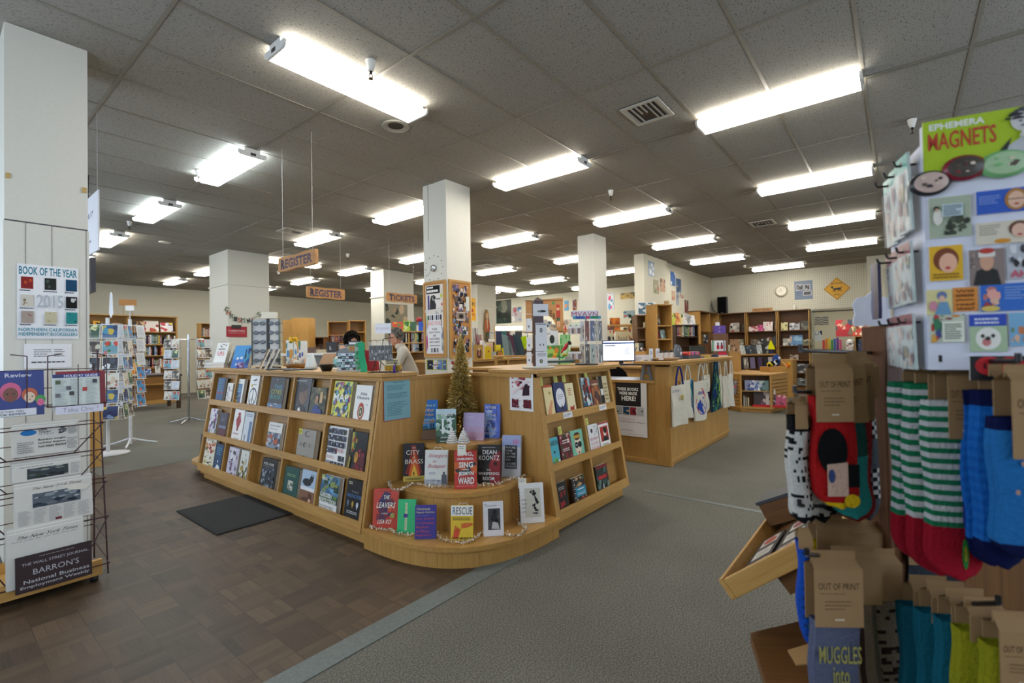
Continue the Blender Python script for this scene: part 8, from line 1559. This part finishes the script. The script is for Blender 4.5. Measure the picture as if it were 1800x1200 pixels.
wk(1083,612,1106,583,9.5,'cream cloth bag lettered Read to Me behind the screen',['d0c4a0','c8bc98'],4,lambda A:(A.text('Read',.15,.5,.85,.75,'6a6048',0),A.text('TO ME',.3,.28,.85,.4,'6a6048',0)),.04,'tote_bag','bag');wk(1063,612,1080,580,9.6,'striped cloth bag left of the Read to Me bag',['cfc6a8','1c1c1e','c84a2a'],5,None,.04,'tote_bag','bag');wk(1104,604,1119,574,9.8,'cream bag with a brown picture beside the pier',['d0c4a0','8a4a34','6a3028','c8963a'],6,None,.04,'tote_bag','bag');wk(1066,585,1080,573,9.7,'orange and dark boxed book on the rail behind the screen',['6a4a34','8a2a2a','b07a4a'],7,None,.03,'book','book')
RL=thing('wooden_rail','oak display rail carrying the cloth bags behind the screen','rail',P2(1060,600,9.75),YB);part('rail_beam',RL,lambda m:m.box(0,.75,.05,.3,at(1080,570,9.75).z-.04,at(1080,570,9.75).z,*OX));[part('post',RL,lambda m:m.box(x,x+.05,.05,.3,.002,at(1080,570,9.75).z-.04,*OZ))for x in(0,.7)]
# shelf unit with blue print, against the pier
k=8.9;s_=k/FPX;p0=P2(1119,600,k);zz=lambda y:at(1140,y,k).z
M=bcase('brown shelf unit with a framed blue print on top, in front of the pier',TRS(p0,YB),36*s_,zz(555),.3,[zz(575),zz(596),zz(612),.4],(),'brownx','brownz','oakx')
I('framed_print','white framed blue wave print standing on the brown shelf unit','picture',1121,1153,555,533,k,.02,'e8eaec',lambda A:(A.rect(.05,.06,.95,.94,'4a7088'),A.blobs(.05,.06,.95,.94,22,['e4e8ea','2a4a60','8aa8b8','3a5a70','d0dce0'],5,.2)),base=zz(555)+.025)
for px,py,c,lab,pal in((1136,575,'d8d0b0','cream card with a bird',['3a3a34']),(1147,575,'3a4248','dark card with pale lettering',['a8b0b0'])):I('card',lab+' on the upper shelf of the brown unit','card',px-5,px+5,py,py-9,k+.08,.01,c,A_ph([c]+pal,3,4,.2),base=zz(575)+.001)
CRT=thing('card_rack','low oak stand of cards left of the brown shelf unit','rack',P2(1120,600,8.3),YB);zc2=at(1120,617,8.3).z;part('rack_body',CRT,lambda m:m.box(-.14,.14,-.02,.14,.002,zc2-.002,*OZ))
for px,c,lab in((1114,'c8c0a0','cream'),(1121,'d0c8a8','pale yellow'),(1127,'2a2a2c','black framed')):I('card',lab+' card rack item left of the brown unit','card',px-4,px+4,617,603,8.3,.05,c,A_ph([c,'e8e4d8','5a5a4a'],int(px),5,.25),group='card rack items')
I('box','brown carton on the lower shelf of the brown unit','box',1138,1153,596,581,k+.1,.15,'9a7048',None,base=zz(596)+.001)
k2=8.6;p0=P2(1155,600,k2);z2=lambda y:at(1170,y,k2).z;M=bcase('tall narrow oak case with leaning books against the pier',TRS(p0,YB+.35),33*k2/FPX,z2(536),.34,[z2(571),z2(595),.8,.4],(),'oakx','oakz','oakx')
faceout(M,.12,z2(571),.14,.2,'5a5c5e',['c8ccc8','2a2c2e'],'grey book leaning in the tall narrow case',.08,.25,rz=.5);faceout(M,.1,z2(595),.1,.14,'7a1f24',['5a1418'],'dark red book in the tall narrow case',.1);faceout(M,.2,z2(595),.1,.17,'8aa0a0',['4a6060','c8d8d8'],'grey green book in the tall narrow case',.08)
I('shelf_sign','tiny wooden name block on top of the narrow oak case','sign',1168,1176,536,531,k2,.03,'b08850',None,base=z2(536)+.024)
for(l,b,r,t,lab,pal)in((1140,484,1150,461,'blue winter print high on the pier',['6a8ab0','e0e4ea','2a3a5a','b8c4d0']),(1149,515,1158,493,'green figure print on the pier',['a8a080','6a8a4a','c86a50','d8c8a8']),(1161,512,1169,491,'brown figure print on the pier',['c8a080','4a3430','d8b088','8a5a4a'])):YP('print',lab,'print',l,b,r,t,4.365,.004,pal[0],A_ph(pal,int(l),10,.25),mat='satin')
for(l,b,r,t,lab,pal,Y)in((1179,501,1187,479,'tall blue print with a white cloud on the side wall',['3a6ab0','e4e8f0','2a4a3a'],4.415),(1189,513,1197,491,'blue landscape print on the side wall',['3a6090','7aa0c8','2a3a44','c8b070'],4.455),(1181,527,1187,512,'small orange figure print on the side wall',['c8a890','b0563a','e0d0c0'],4.415),(1189,536,1193,514,'narrow dark figure print on the side wall',['a8b0c0','3a4a6a','d8dce0'],4.455),(1195,523,1201,518,'tiny red and white print on the side wall',['c8b0a8','a84a40'],4.455),(1204,549,1210,528,'dark red tall print on the side wall',['7a3a34','2a2426','c0a090'],4.455)):YP('print',lab,'print',l,b,r,t,Y,.004,pal[0],A_ph(pal,int(l),8,.28),mat='satin')
# long low shelves along the side wall
k=9.6;p0=P2(1188,600,k);z3=lambda y,kk_=k:at(1210,y,kk_).z
M=bcase('dark brown low bookcase along the side wall',TRS(p0,YB+.25),46*k/FPX,z3(572),.3,[z3(591),z3(607),.6],(),'darkz','darkz','brownx')
for px,w_,h_,c,pal,lab in((1192,.13,.24,'b8c83a',['d8d8a0','6a6a3a'],'lime edged book'),(1199,.13,.25,'d88a4a',['e8b070','a84a2a'],'orange book'),(1206,.14,.22,'d8c880',['3a5a3a','e8dca0'],'pale yellow book'),(1217,.2,.22,'d8d8d4',['a8a8a8','c8b0b0'],'white calendar'),(1226,.2,.2,'dcdcda',['8a8a8c','c0c0c4'],'white calendar with small pictures')):
    x=(px-1188)*k/FPX;faceout(M,x,z3(572)+.022,w_,h_,c,pal,lab+' on top of the dark brown bookcase',.1,.2)
rowof(M,.05,46*k/FPX-.05,z3(591),'in the dark brown bookcase by the side wall',21,gap=.03)
tag(MB().box(-.2,.2,0,.03,0,.15,'2a3230').build('felt_board',mx=TRS((onY(1228,628,2.13).x,2.13,1.093),-.15)),'dark green felt board behind the goods on the tote bag counter','board')
I('book','black and white book at the end of the dark brown bookcase','book',1237,1247,604,588,9.9,.03,'3a3c40',A_ph(['3a3c40','b8b8b4','1c1c1e'],6,8,.25))
q=at(1242,604,9.9);tag(MB().box(-.1,.1,0,.25,.002,q.z-.001,*NZ).build('pedestal',None,0,TRS((q.x,q.y,0),YB)),'brown pedestal under the black and white book','pedestal')
# back wall cases: a corner case and three tall bays
def s_back(y0,y1,lab,shelves,top=2.15,seed=1):return bcase(lab,TRS((BX-.36,y0,0),-PI/2),y0-y1,top,.34,shelves,(),'brownx','oakz','brownx')
ZB=[.12,.46,.81,1.2,1.62]
ys=[3.42,2.63,1.88]
M1=s_back(4.2,3.44,'tall brown bookcase bay under the loudspeaker',ZB[1:]);M2=s_back(3.42,2.64,'tall brown bookcase bay under the Pictorial sign',ZB[1:]);M3=s_back(2.62,1.87,'tall brown bookcase bay beside the opening to the back room',ZB[1:])
M0_=bcase('brown bookcase along the side wall near the corner',TRS((13.1,4.12,0)),1.7,2.15,.32,ZB[1:],(.85,),'brownx','oakz','brownx')
def fb(M,px,z,w_,h_,c,pal,lab,y0):y=onX(px,600,BX-.33).y;faceout(M,y0-y,z,w_,h_,c,pal,lab,.04,.15,.03)
BB=[(M1,4.2,1291,1.62,.26,.27,'b8b0a8',['3a6a5a','a84a3a','e0dcd4','2a2c2e'],'white book with two faces'),(M1,4.2,1309,1.62,.14,.22,'3a2f2a',['5a4a3c'],'dark upright book'),
 (M2,3.42,1325,1.62,.26,.14,'d8c8c4',['b04a5a'],'pale pink patterned book'),(M2,3.42,1338,1.62,.18,.18,'c03a7a',['e07aa8','8a1f50'],'magenta book'),(M2,3.42,1350,1.62,.24,.26,'d8ccc8',['b85a60','e8e0dc'],'cream book with red lettering'),(M2,3.42,1365,1.62,.08,.25,'8a6a44',['5a4430'],'brown books end-on'),
 (M3,2.62,1379,1.62,.16,.22,'d0c890',['3a3a2c','8a8a5a'],'yellowish leaning book with a black drawing'),(M3,2.62,1397,1.62,.24,.2,'b8b8bc',['4a4c54','8a8c94','e0e0e4'],'grey photo book'),(M3,2.62,1416,1.62,.22,.24,'44443c',['6a6a5c'],'dark leaning book'),
 (M2,3.42,1326,1.2,.2,.18,'6a5a4c',['a89880','3c342c'],'brown photo book'),(M2,3.42,1338,1.2,.18,.2,'1e1e20',['a8a8a8'],'black book with a white square'),(M2,3.42,1350,1.2,.2,.24,'1c1b1a',['6a3a2a','b8a890'],'black picture book'),(M2,3.42,1364,1.2,.18,.27,'16181a',['2c3032'],'tall black book'),
 (M3,2.62,1383,1.2,.2,.2,'9a9a90',['4a4a44','d0ccc4'],'grey landscape book'),(M3,2.62,1399,1.2,.3,.28,'5a8ab8',['8ab0d0','c8a090','4a6a90'],'large blue sky book'),(M3,2.62,1419,1.2,.26,.16,'6a6a50',['b8b4a0','3a3c30'],'wide green and white book'),(M1,4.2,1300,1.2,.2,.2,'8a8a70',['d0ccc0'],'olive picture book'),
 (M3,2.62,1412,.46,.34,.24,'4a4c50',['a8a8aa','2a2c30'],'two grey books of white shapes'),(M3,2.62,1395,.81,.2,.14,'a89a8a',['6a4a3c'],'tan picture book'),(M3,2.62,1412,.12,.32,.2,'6a7274',['b8bcbc','3a4244'],'grey patterned book')]
rnm={1.62:'upper shelf',1.2:'middle shelf',.81:'lower middle shelf',.46:'lower shelf',.12:'bottom shelf'}
for M,y0,px,z,w_,h_,c,pal,lab in BB:fb(M,px,z,w_,h_,c,pal,lab+' on the %s of the back wall bookcases'%rnm[z],y0)
p=onX(1341,548,BX-.3);tag((lambda m:(m.box(-.26,.26,0,.02,0,.09,'ffffff','signwood'),Art(m,.52,.09,-.26,0,0).text('PICTORIAL',.1,.2,.9,.8,'3a2a1c',.01),m)[-1])(MB()).build('shelf_sign',mx=TRS((BX-.38,p.y,2.175),-PI/2)),'small wooden Pictorial sign on top of the back wall bookcases','sign')
SPK=thing('loudspeaker','black loudspeaker standing on the corner bookcases','loudspeaker',(BX-.3,onX(1271,550,BX-.2).y,2.174),-PI/2+.1)
part('cabinet_body',SPK,lambda m:m.box(-.13,.13,0,.22,.0,.5,'1c1c1e','satin'),.01);part('grille',SPK,lambda m:(m.box(-.115,.115,-.008,0,.015,.485,'0e0e10','cloth'),m.box(-.02,.02,-.01,-.008,.03,.04,'b0b0b0')))
tag(MB().tube([onX(1248,488,BX-.03),onX(1249,530,BX-.03),onX(1254,545,BX-.05),Vector((BX-.1,onX(1262,549,BX-.1).y,2.18)),Vector((BX-.1,onX(1268,549,BX-.1).y,2.2))],.012,8,'5a5a58').build('cable'),'grey cable running down the corner to the loudspeaker','cable')
# clock, photo poster, crossing sign, small white box
q=onX(1373,511,BX-.04);m=MB();m.lathe([(0,0),(.15,0),(.165,.015),(.165,.035),(0,.035)],n=32,col='cfc9b4');m.lathe([(0,.036),(.125,.036)],n=32,col='e8e4d4');m.box(-.004,.004,0,.09,.037,.04,'a09a88');m.box(0,.07,-.004,.004,.037,.04,'a09a88')
tag(m.build('wall_clock',mx=Matrix.Translation((BX-.002,q.y,q.z))@Matrix.Rotation(-PI/2,4,'Y')),'round cream clock on the pegboard wall','clock')
XP('poster','blue grey poster of three photographs on the pegboard wall','poster',1397,527,1428,492,BX-.006,.005,'6f7f98',lambda A:(A.rect(.08,.5,.5,.82,'d8d8dc'),A.rect(.11,.53,.47,.79,'3c3c42'),A.rect(.56,.48,.86,.8,'d8d8dc'),A.rect(.59,.51,.83,.77,'2c2c32'),A.rect(.48,.2,.94,.44,'d8d8dc'),A.rect(.51,.23,.91,.41,'4a4a50'),A.blobs(.12,.54,.46,.78,5,['a8a8ac','1c1c20'],3,.3),A.blobs(.6,.52,.82,.76,5,['c8c8cc','1c1c20'],4,.3),A.lines(.1,.2,.4,.45,3,'55637c')),mat='satin')
q=onX(1471,507,BX-.02);m=MB();s=.3
m.prism([(0,-s),(s,0),(0,s),(-s,0)],0,.012,'y','d8a010','satin');A=Art(m,2*s,2*s,-s,-s,0);g=.035
for a_,b_ in(((.5,.03),(.97,.5)),((.97,.5),(.5,.97)),((.5,.97),(.03,.5)),((.03,.5),(.5,.03))):cx_,cy_=.5,.5;f=lambda p,t:(p[0]+(cx_-p[0])*t,p[1]+(cy_-p[1])*t);A.poly([f(a_,.02),f(b_,.02),f(b_,.055),f(a_,.055)],'1c1a14')
A.text('BRITTANY',.3,.7,.7,.77,'1c1a14',.01);A.text('XING',.38,.2,.62,.28,'1c1a14',.01)
k_='1a1712'
A.poly([(.36,.52),(.62,.54),(.66,.5),(.62,.46),(.4,.44)],k_);A.poly([(.38,.54),(.3,.62),(.28,.58),(.33,.5)],k_);A.ell(.32,.59,.05,.028,k_);A.poly([(.62,.53),(.7,.57),(.69,.54),(.64,.5)],k_)
for a_,b_,c_ in((.38,.34,.36),(.43,.42,.44),(.58,.55,.57),(.63,.66,.68)):A.poly([(a_-.015,.46),(a_+.02,.46),(c_,.36),(b_,.36)],k_)
tag(m.build('crossing_sign',mx=TRS((BX-.016,q.y,q.z),-PI/2)),'yellow diamond sign reading Brittany Xing with a black dog','sign')
tag(MB().box(-.03,.03,0,.05,0,.12,'e4e2da').build('sensor_box',mx=TRS((BX-.055,onX(1397,545,BX).y,2.2),-PI/2)),'tiny white box on the wall above the bookcases','box')
# seen through the opening
XP('wall_hanging','black and white wavy striped hanging in the back room','hanging',1432,572,1456,554,18.88,.01,'d8d8d4',lambda A:[A.poly([(0,v),(.25,v+.05),(.5,v-.02),(.75,v+.04),(1,v),(1,v+.07),(.75,v+.11),(.5,v+.05),(.25,v+.12),(0,v+.07)],'1c1c1e')for v in(.05,.22,.4,.58,.76)],mat='cloth');XP('poster','small blue and white print in the back room','poster',1432,600,1445,581,18.88,.01,'d0dce4',A_ph(['d0dce4','4a7aa0','e8ecf0','2a4a6a'],4,8,.3))
SB2=bcase('brown shelf unit of boxed sets in the back room',TRS((17.6,1.05,0),-PI/2),1.0,onX(1490,592,17.6).z,.35,[onX(1490,617,17.6).z,.6],())
for i,(px,w_,h_,c,pal,lab)in enumerate(((1484,.42,.5,'a82a34',['7a6a5a','3a4a5a','c8a08a'],'large red framed puzzle box'),(1503,.2,.4,'8a7a5a',['c84a3a','d8c8a0'],'tan and red box'),(1514,.3,.36,'c84a40',['e8e0d0'],'red box'))):y=onX(px,590,17.7).y;faceout(SB2,1.05-y,onX(1490,592,17.6).z+.022,w_,h_,c,pal,lab+' on top of the back room unit',.08,.05,.08)
for i,(px,c,lab)in enumerate(((1494,'c8c8cc','white and red jar'),(1515,'3a5a8a','blue jar'))):
    y=onX(px,610,17.7).y;m=MB();m.cyl((0,0,0),(0,0,.3),.12,.12,16,c,'gloss');m.cyl((0,0,.3),(0,0,.36),.1,.05,16,'d8d8da');Art(m,.18,.16,-.09,.08,-.121).blobs(0,0,1,1,6,['a83a3a','2a2c34','e8e8ea'],i+3,.3);tag(m.build('jar',mx=SB2@TRS((1.05-y,.18,onX(1490,617,17.6).z+.001))),lab+' on the shelf of the back room unit','jar','jars in the back room')
RBW=tag((lambda m:([m.cyl((-.2+.07*i,.02*(i%2),0),(-.2+.07*i,.02*(i%2),.34+.03*(i%3)),.03,None,8,('c83a3a','e08a2a','e0c83a','4aa04a','3a6ac0','7a3a9a','d85a8a')[i])for i in range(7)],m.box(-.26,.26,-.08,.1,-.05,.0,'5a5a5e'),m)[-1])(MB()).build('pencil_display',mx=TRS((17.2,onX(1462,617,17.2).y,onX(1462,617,17.2).z),-PI/2)),'rainbow coloured pencil display in the back room','display')
q=RBW.matrix_world.translation;TBX=thing('side_table','pale table under the rainbow pencil display','table',(q.x,q.y,0));part('tabletop',TBX,lambda m:m.box(-.25,.35,-.5,.5,q.z-.09,q.z-.055,'c8c0b0'));[part('leg',TBX,lambda m:m.cyl((x,y,.001),(x,y,q.z-.09),.02,None,8,'8a8a8a'))for x in(-.2,.3)for y in(-.45,.45)]
# six-sided island
q1,q2,q3,q0_=onZ(1363,724,0),onZ(1388,718,0),onZ(1300,719,0),onZ(1279,719,0)
IS=thing('island_display','low many-sided oak island with books and slatted end panel','display unit',(9.95,2.1,0));zt2=.86
base=[(-.1,.5),(-.02,-.08),(.35,-.3),(.95,-.42),(1.15,.0),(1.1,.9),(-.05,.95)]
A0=onZ(1262,716,0);B0=onZ(1302,724,0);C1=onZ(1358,726,0);D1=onZ(1387,719,0);E1=Vector((11.2,2.6,0));F1=Vector((10.3,3.2,0));O_=Vector((9.95,2.1,0))
ring=[v-O_ for v in(A0,B0,C1,D1,E1,F1)];cen=sum(ring,Vector())/6
def grow(f):return[((v-cen)*f+cen)for v in ring]
part('plinth',IS,lambda m:m.prism([(v.x,v.y)for v in grow(.96)],.002,.07,'z',*OZ));part('base_shelf',IS,lambda m:m.prism([(v.x,v.y)for v in grow(1.03)],.07,.1,'z',*OX),.003);part('top_board',IS,lambda m:m.prism([(v.x,v.y)for v in grow(1.0)],.68,.705,'z',*OX),.003)
def wallpan(i,j,z0,z1,slat,name,inset=0,mat='oakz'):
    a,b=grow(.985)[i],grow(.985)[j]
    def f(m):
        d=b-a;L=d.length;yaw=math.atan2(d.y,d.x);m.M=Matrix.Translation(a)@Matrix.Rotation(yaw,4,'Z')
        m.box(0,L,inset,inset+.02,z0,z1,'ffffff',mat)
        if slat:[m.box(.02,L-.02,inset-.003,inset,z0+.03+.065*k,z0+.04+.065*k,'3a2814')for k in range(int((z1-z0-.04)/.065))]
        if inset:m.box(0,.025,0,inset,z0,z1,*OZ);m.box(L-.025,L,0,inset,z0,z1,*OZ);m.box(.025,L-.025,.01,inset,.38,.395,*OX)
    part(name,IS,f)
wallpan(0,1,.1,.68,True,'slat_panel');wallpan(1,2,.1,.68,False,'open_cubby',.22,'brownx');wallpan(2,3,.1,.68,True,'slat_panel');wallpan(3,4,.1,.68,False,'side_panel');wallpan(4,5,.1,.68,False,'side_panel');wallpan(5,0,.1,.68,False,'side_panel')
a,b=grow(.985)[1]+O_,grow(.985)[2]+O_;yawI=math.atan2((b-a).y,(b-a).x);MI=Matrix.Translation(a)@Matrix.Rotation(yawI,4,'Z');LI=(b-a).length
for i,(c,pal,lab)in enumerate((('8a94b8',['d0d4e0','4a5a8a'],'lilac blue'),('3a5aa0',['e0e4ec','8aa0d0'],'royal blue'),('b8c4d8',['e8ecf0','5a7ab0'],'pale blue'),('6a8a8a',['c0d0cc','3a5a5a'],'grey green'))):faceout(MI,.12+(LI-.2)*i/4+.04,.396,.16,.19,c,pal,lab+' book on the upper shelf of the island',.05,.15)
for i,(x,w_,h_,c,pal,lab)in enumerate(((.32,.2,.3,'3a2a30',['c8b8b0','6a4a5a'],'dark patterned book'),(.5,.16,.28,'c8c0c0',['3a3034','e0dcd8'],'black and white patterned book'),(.66,.18,.18,'b04a6a',['6a2a3a','d8b0a8'],'pink book'))):faceout(MI,x,.14,w_,h_,c,pal,lab+' in the red tray of the island',.05,.15)
tag(MB().box(.2,.78,.02,.16,.101,.14,'c01c24').build('red_tray',mx=MI),'bright red tray in the lower cubby of the island','tray')
for i in range(3):tag(MB().box(.05+.035*i,.075+.035*i,.04,.17,.101,.3-.02*i,('b8b0a0','8a8a80','c8b898')[i]).build('book',mx=MI),'%s book end-on at the left of the lower island cubby'%('cream','grey','tan')[i],'book')
a_,b_=A0,B0;yw=math.atan2((b_-a_).y,(b_-a_).x);MS2=Matrix.Translation(a_)@Matrix.Rotation(yw,4,'Z')
for i,(x,c,pal,lab)in enumerate(((.3,'b85a7a',['d8a0b0','e0d0d4'],'pink and grey magazine'),(.52,'8a8a90',['d8506a','c8c0c4'],'grey and pink magazine'))):m=MB();m.box(-.1,.1,0,.012,0,.26,c);A_ph([c]+pal,i+4,8,.3)(Art(m,.2,.26,-.1,0,0));m.box(-.08,.08,.012,.024,-.005,.03,'d8dce0','film');tag(m.build('magazine',mx=MS2@TRS((x,-.03,.32),0,.08)),lab+' held on the left slatted side of the island','magazine')
# books standing on the island and the raised tier behind
MTI=TRS((9.86,2.42,.706),YB+.1)
RT=thing('raised_shelf','raised oak shelf with a second row of books on the island','shelf',P2(1318,600,11.0),YB+.1);part('shelf_board',RT,lambda m:m.box(-.75,.55,-.12,.2,1.0,1.03,*OX));part('riser',RT,lambda m:m.box(-.7,.5,0.02,.05,.706,1.0,*NX))
MRT=TRS(P2(1318,600,11.0),YB+.1)
for i,(x,w_,h_,c,pal,lab)in enumerate(((-.62,.1,.2,'c8a06a',['8a6a4a'],'tan card'),(-.48,.16,.22,'b8c8b8',['5a8a7a','c84a4a'],'green and red card'),(-.35,.15,.2,'e01a6a',['e84a8a'],'hot pink book'),(-.2,.12,.2,'c8ccc8',['8a9a8a'],'pale grey book'),(-.06,.14,.2,'2c3a48',['4a5a68','b8b8b8'],'dark blue book'),(.08,.12,.21,'3a3e44',['5a5e64'],'charcoal book'),(.2,.12,.21,'b8c0c0',['8a9494','d8dcdc'],'silver grey book'),(.34,.16,.21,'2a2e2c',['8a8e8c','c8ccca'],'black book with a white drawing'))):faceout(MRT,x,1.03,w_,h_,c,pal,lab+' on the raised shelf of the island',-.06,.2)
for i,(x,c,lab)in enumerate(((-.66,'1f5a54','dark teal'),(-.58,'2a8a8a','teal'),(-.5,'8a4a34','brown'),(-.4,'2a2a4a','dark blue'),(-.3,'1c1c24','black'),(-.18,'8a8478','patterned beige'),(-.02,'7a7090','lilac'),(.16,'4a3a5a','purple'),(.3,'2a2430','dark plum'),(.42,'b8b0b0','pale'),(.5,'a83a3a','red edged'))):faceout(MRT,x,.706,.11,.25,c,['d0ccc4' if i in(5,9)else c],lab+' book in the row below the raised island shelf',-.14,.12)
CB2=tag((lambda m:(m.box(-.2,.2,-.14,.14,0,.1,*OX),m.prism([(-.14,0),(.14,0),(.14,.3),(-.14,.1)],.18,.2,'x',*OZ),m)[-1])(MB()).build('wooden_crate',mx=TRS((10.62,1.95,.706),YB+.2)),'small wooden crate of plush toys on the island','crate')
for i,(dx,dz,c1,c2,lab)in enumerate(((-.1,.14,'d8c020','2a2a2a','yellow and black plush toy in the crate'),(.0,.16,'e8e8e8','1c1c20','white and black plush toy in the crate'),(.12,.22,'2f4a8a','d8d8e0','blue patterned cushion behind the crate'),(.28,.1,'e05a1a','d8a020','orange and yellow plush bird beside the crate'))):
    m=MB();m.ball((0,0,0),.09 if i==2 else.06,.05,.12 if i==2 else.05,12,c1,'cloth');m.ball((.03,-.03,.04),.035,.03,.035,10,c2,'cloth');m.ball((-.04,-.03,-.01),.03,.03,.03,8,c2,'cloth');tag(m.build('plush_toy',mx=TRS((10.62,1.95,.706+dz),YB+.2)@Matrix.Translation((dx,-.02+.08*(i==2),0))),lab,'toy')
m=MB();m.cyl((0,0,0),(0,0,.1),.05,.05,12,'2a2a5a');m.cyl((0,0,.1),(0,0,.3),.09,.01,14,'d8d81a','cloth');m.ball((0,0,.13),.075,.06,.03,12,'b8c01a','cloth');tag(m.build('yellow_figure',mx=MRT@TRS((.5,-.02,1.031))),'tall yellow cone-hatted figure at the end of the raised island shelf','toy')
p=P2(1398,690,11.4);tag(MB().box(-.3,.3,0,.5,.002,.88,*OZ).build('cabinet',None,.004,TRS(p,YB+.9)),'plain oak cabinet end between the island and the back wall bookcases','cabinet')
I('box','white and blue card standing in front of the back wall bookcases','card',1421,1429,692,668,12.2,.02,'e4e8ec',lambda A:A.blobs(.1,.2,.9,.8,5,['3a8ac8','6ab0d8'],3,.3))
# goods on top of the tote bag counter
TCM=TRS((4.87,1.85,1.093))
def gd(px,y=.1):return onY(px,628,1.85+y).x
m=MB();m.lathe([(0,0),(.13,0),(.15,.025),(.145,.03),(.12,.008),(0,.008)],n=24,col='a8865a');x=gd(1172);tag(m.build('wicker_tray',mx=TRS((x,1.97,1.093))),'round wicker tray at the left end of the tote bag counter','tray')
for i in range(3):
    m=MB();m.cyl((0,0,0),(0,0,.075),.024,.024,14,'d8d4d0','gloss');m.cyl((0,0,.075),(0,0,.1),.018,.014,12,'1c1c1e');m.box(-.016,.016,-.0252,-.0225,.015,.055,'c8a8a0');tag(m.build('candle_jar',mx=TRS((gd(1162+9*i),1.95,1.102))),'small white jar with a black lid in the wicker tray, %s'%('left','middle','right')[i],'jar','white jars in the wicker tray')
for i,px in enumerate((1163,1174)):m=MB();m.box(-.03,.03,0,.01,0,.13,'d8dce4');m.lines=None;A=Art(m,.06,.13,-.03,0,0);A.lines(.2,.5,.8,.8,3,'4a5a7a',i);A.rect(0,0,1,.12,'b0b8c4');tag(m.build('card_packet',mx=TRS((gd(px),2.06,1.093),-.2)),'white card packet standing behind the jars, %s'%('left','right')[i],'packet','white card packets')
m=MB();m.prism([(-.07,0),(.09,0),(.07,.1),(.03,.16),(-.03,.17),(-.06,.1)],0,.03,'y','5c6670','satin');A=Art(m,.12,.14,-.05,.01,0);A.blobs(.1,.1,.9,.9,5,['3a444c','8a949c'],4,.25);A.rect(.7,.3,.95,.5,'e0e4e8');tag(m.build('display_card',mx=TRS((gd(1193,.15),2.0,1.093),-.2)),'grey cut-out display card on the tote bag counter','display card')
CBX=thing('counter_box','grey box of colourful rolled pieces on the tote bag counter','box',(gd(1214),1.95,1.094),-.1);part('tray',CBX,lambda m:m.box(-.16,.16,-.05,.05,0,.035,'4a5058','satin'),.002);part('rolled_pieces',CBX,lambda m:[m.cyl((-.14+.04*i,-.04,.06),(-.14+.04*i,.04,.06),.022,None,10,('c83a3a','e07a3a','8a4a8a','d85a7a','4a5a9a','c84a4a','7a8a9a','d0486a')[i])for i in range(8)])
m=MB();m.lathe([(0,0),(.06,0),(.09,.035),(.085,.037),(.055,.006),(0,.006)],n=20,col='8a5a24');tag(m.build('bowl',mx=TRS((gd(1244),1.98,1.093))),'shallow orange brown bowl on the tote bag counter','bowl')
for i,px in enumerate((1222,1234,1250)):tag(MB().box(-.07,.07,-.04,.04,0,.02+.008*i,('4a5058','b8a040','3a4058')[i]).build('box',mx=TRS((gd(px),1.9,1.094),.1*i)),'%s low box among the goods on the tote bag counter'%('grey','yellow','navy')[i],'box')
CR2=thing('card_rack','white cards with red bottles at the right end of the tote bag counter','rack',(gd(1270),2.0,1.093),-.3)
part('backing_card',CR2,lambda m:(m.box(-.15,.17,0,.01,.07,.22,'e0e2e6'),Art(m,.32,.15,-.15,.07,0).rect(.0,0,.1,1,'3a8a5a').rect(.12,0,.16,1,'8ab8a0').rect(.85,0,.92,1,'2a3a4a')))
for x in(-.02,.07):part('red_bottle',CR2,lambda m:(m.box(x-.022,x+.022,-.012,0,.1,.15,'b01a2c','gloss'),m.box(x-.008,x+.008,-.01,0,.15,.19,'3a1418')))
part('red_packs',CR2,lambda m:m.box(-.02,.14,-.03,.0,.0,.06,'c0203a'));part('base',CR2,lambda m:m.box(-.04,.16,-.04,.02,-.0,.012,'dcdcdc'))
I('bag','purple gift bag standing behind the red bottle cards','bag',1257,1276,586,572,9.3,.1,'5a3a9a',lambda A:A.blobs(.2,.2,.8,.8,4,['8a6ac0','c8b0e0'],3,.25));p=P2(1266,600,9.3);tag(MB().box(-.15,.15,-.02,.2,.002,at(1266,586,9.3).z-.002,*NZ).build('plinth',None,.003,TRS(p,YB)),'brown plinth carrying the purple gift bag','plinth')
I('sign','tiny white sign above the purple gift bag','sign',1258,1265,573,567,9.33,.01,'e4e4e8',base=at(1266,572,9.3).z)
q=at(1292,617,9.9);tag(MB().box(-.12,.12,0,.2,.002,q.z-.001,*OZ).build('pedestal',None,0,TRS((q.x,q.y,0),YB)),'oak pedestal under the tan picture cards beside the island','pedestal')
I('picture_card','tan and brown picture cards between the tote bag counter and the island','card',1284,1300,617,596,9.9,.03,'a07a54',A_ph(['a07a54','5a3a2c','c8a888','3a2a24'],8,10,.25))
# ---------------------------------------------------------------- things that share a label share a group
for lab,obs in USED.items():
    if len(obs)>1 and lab!='x':
        for o in obs:
            if not o.get('group'):o['group']='like things: '+lab[:40]
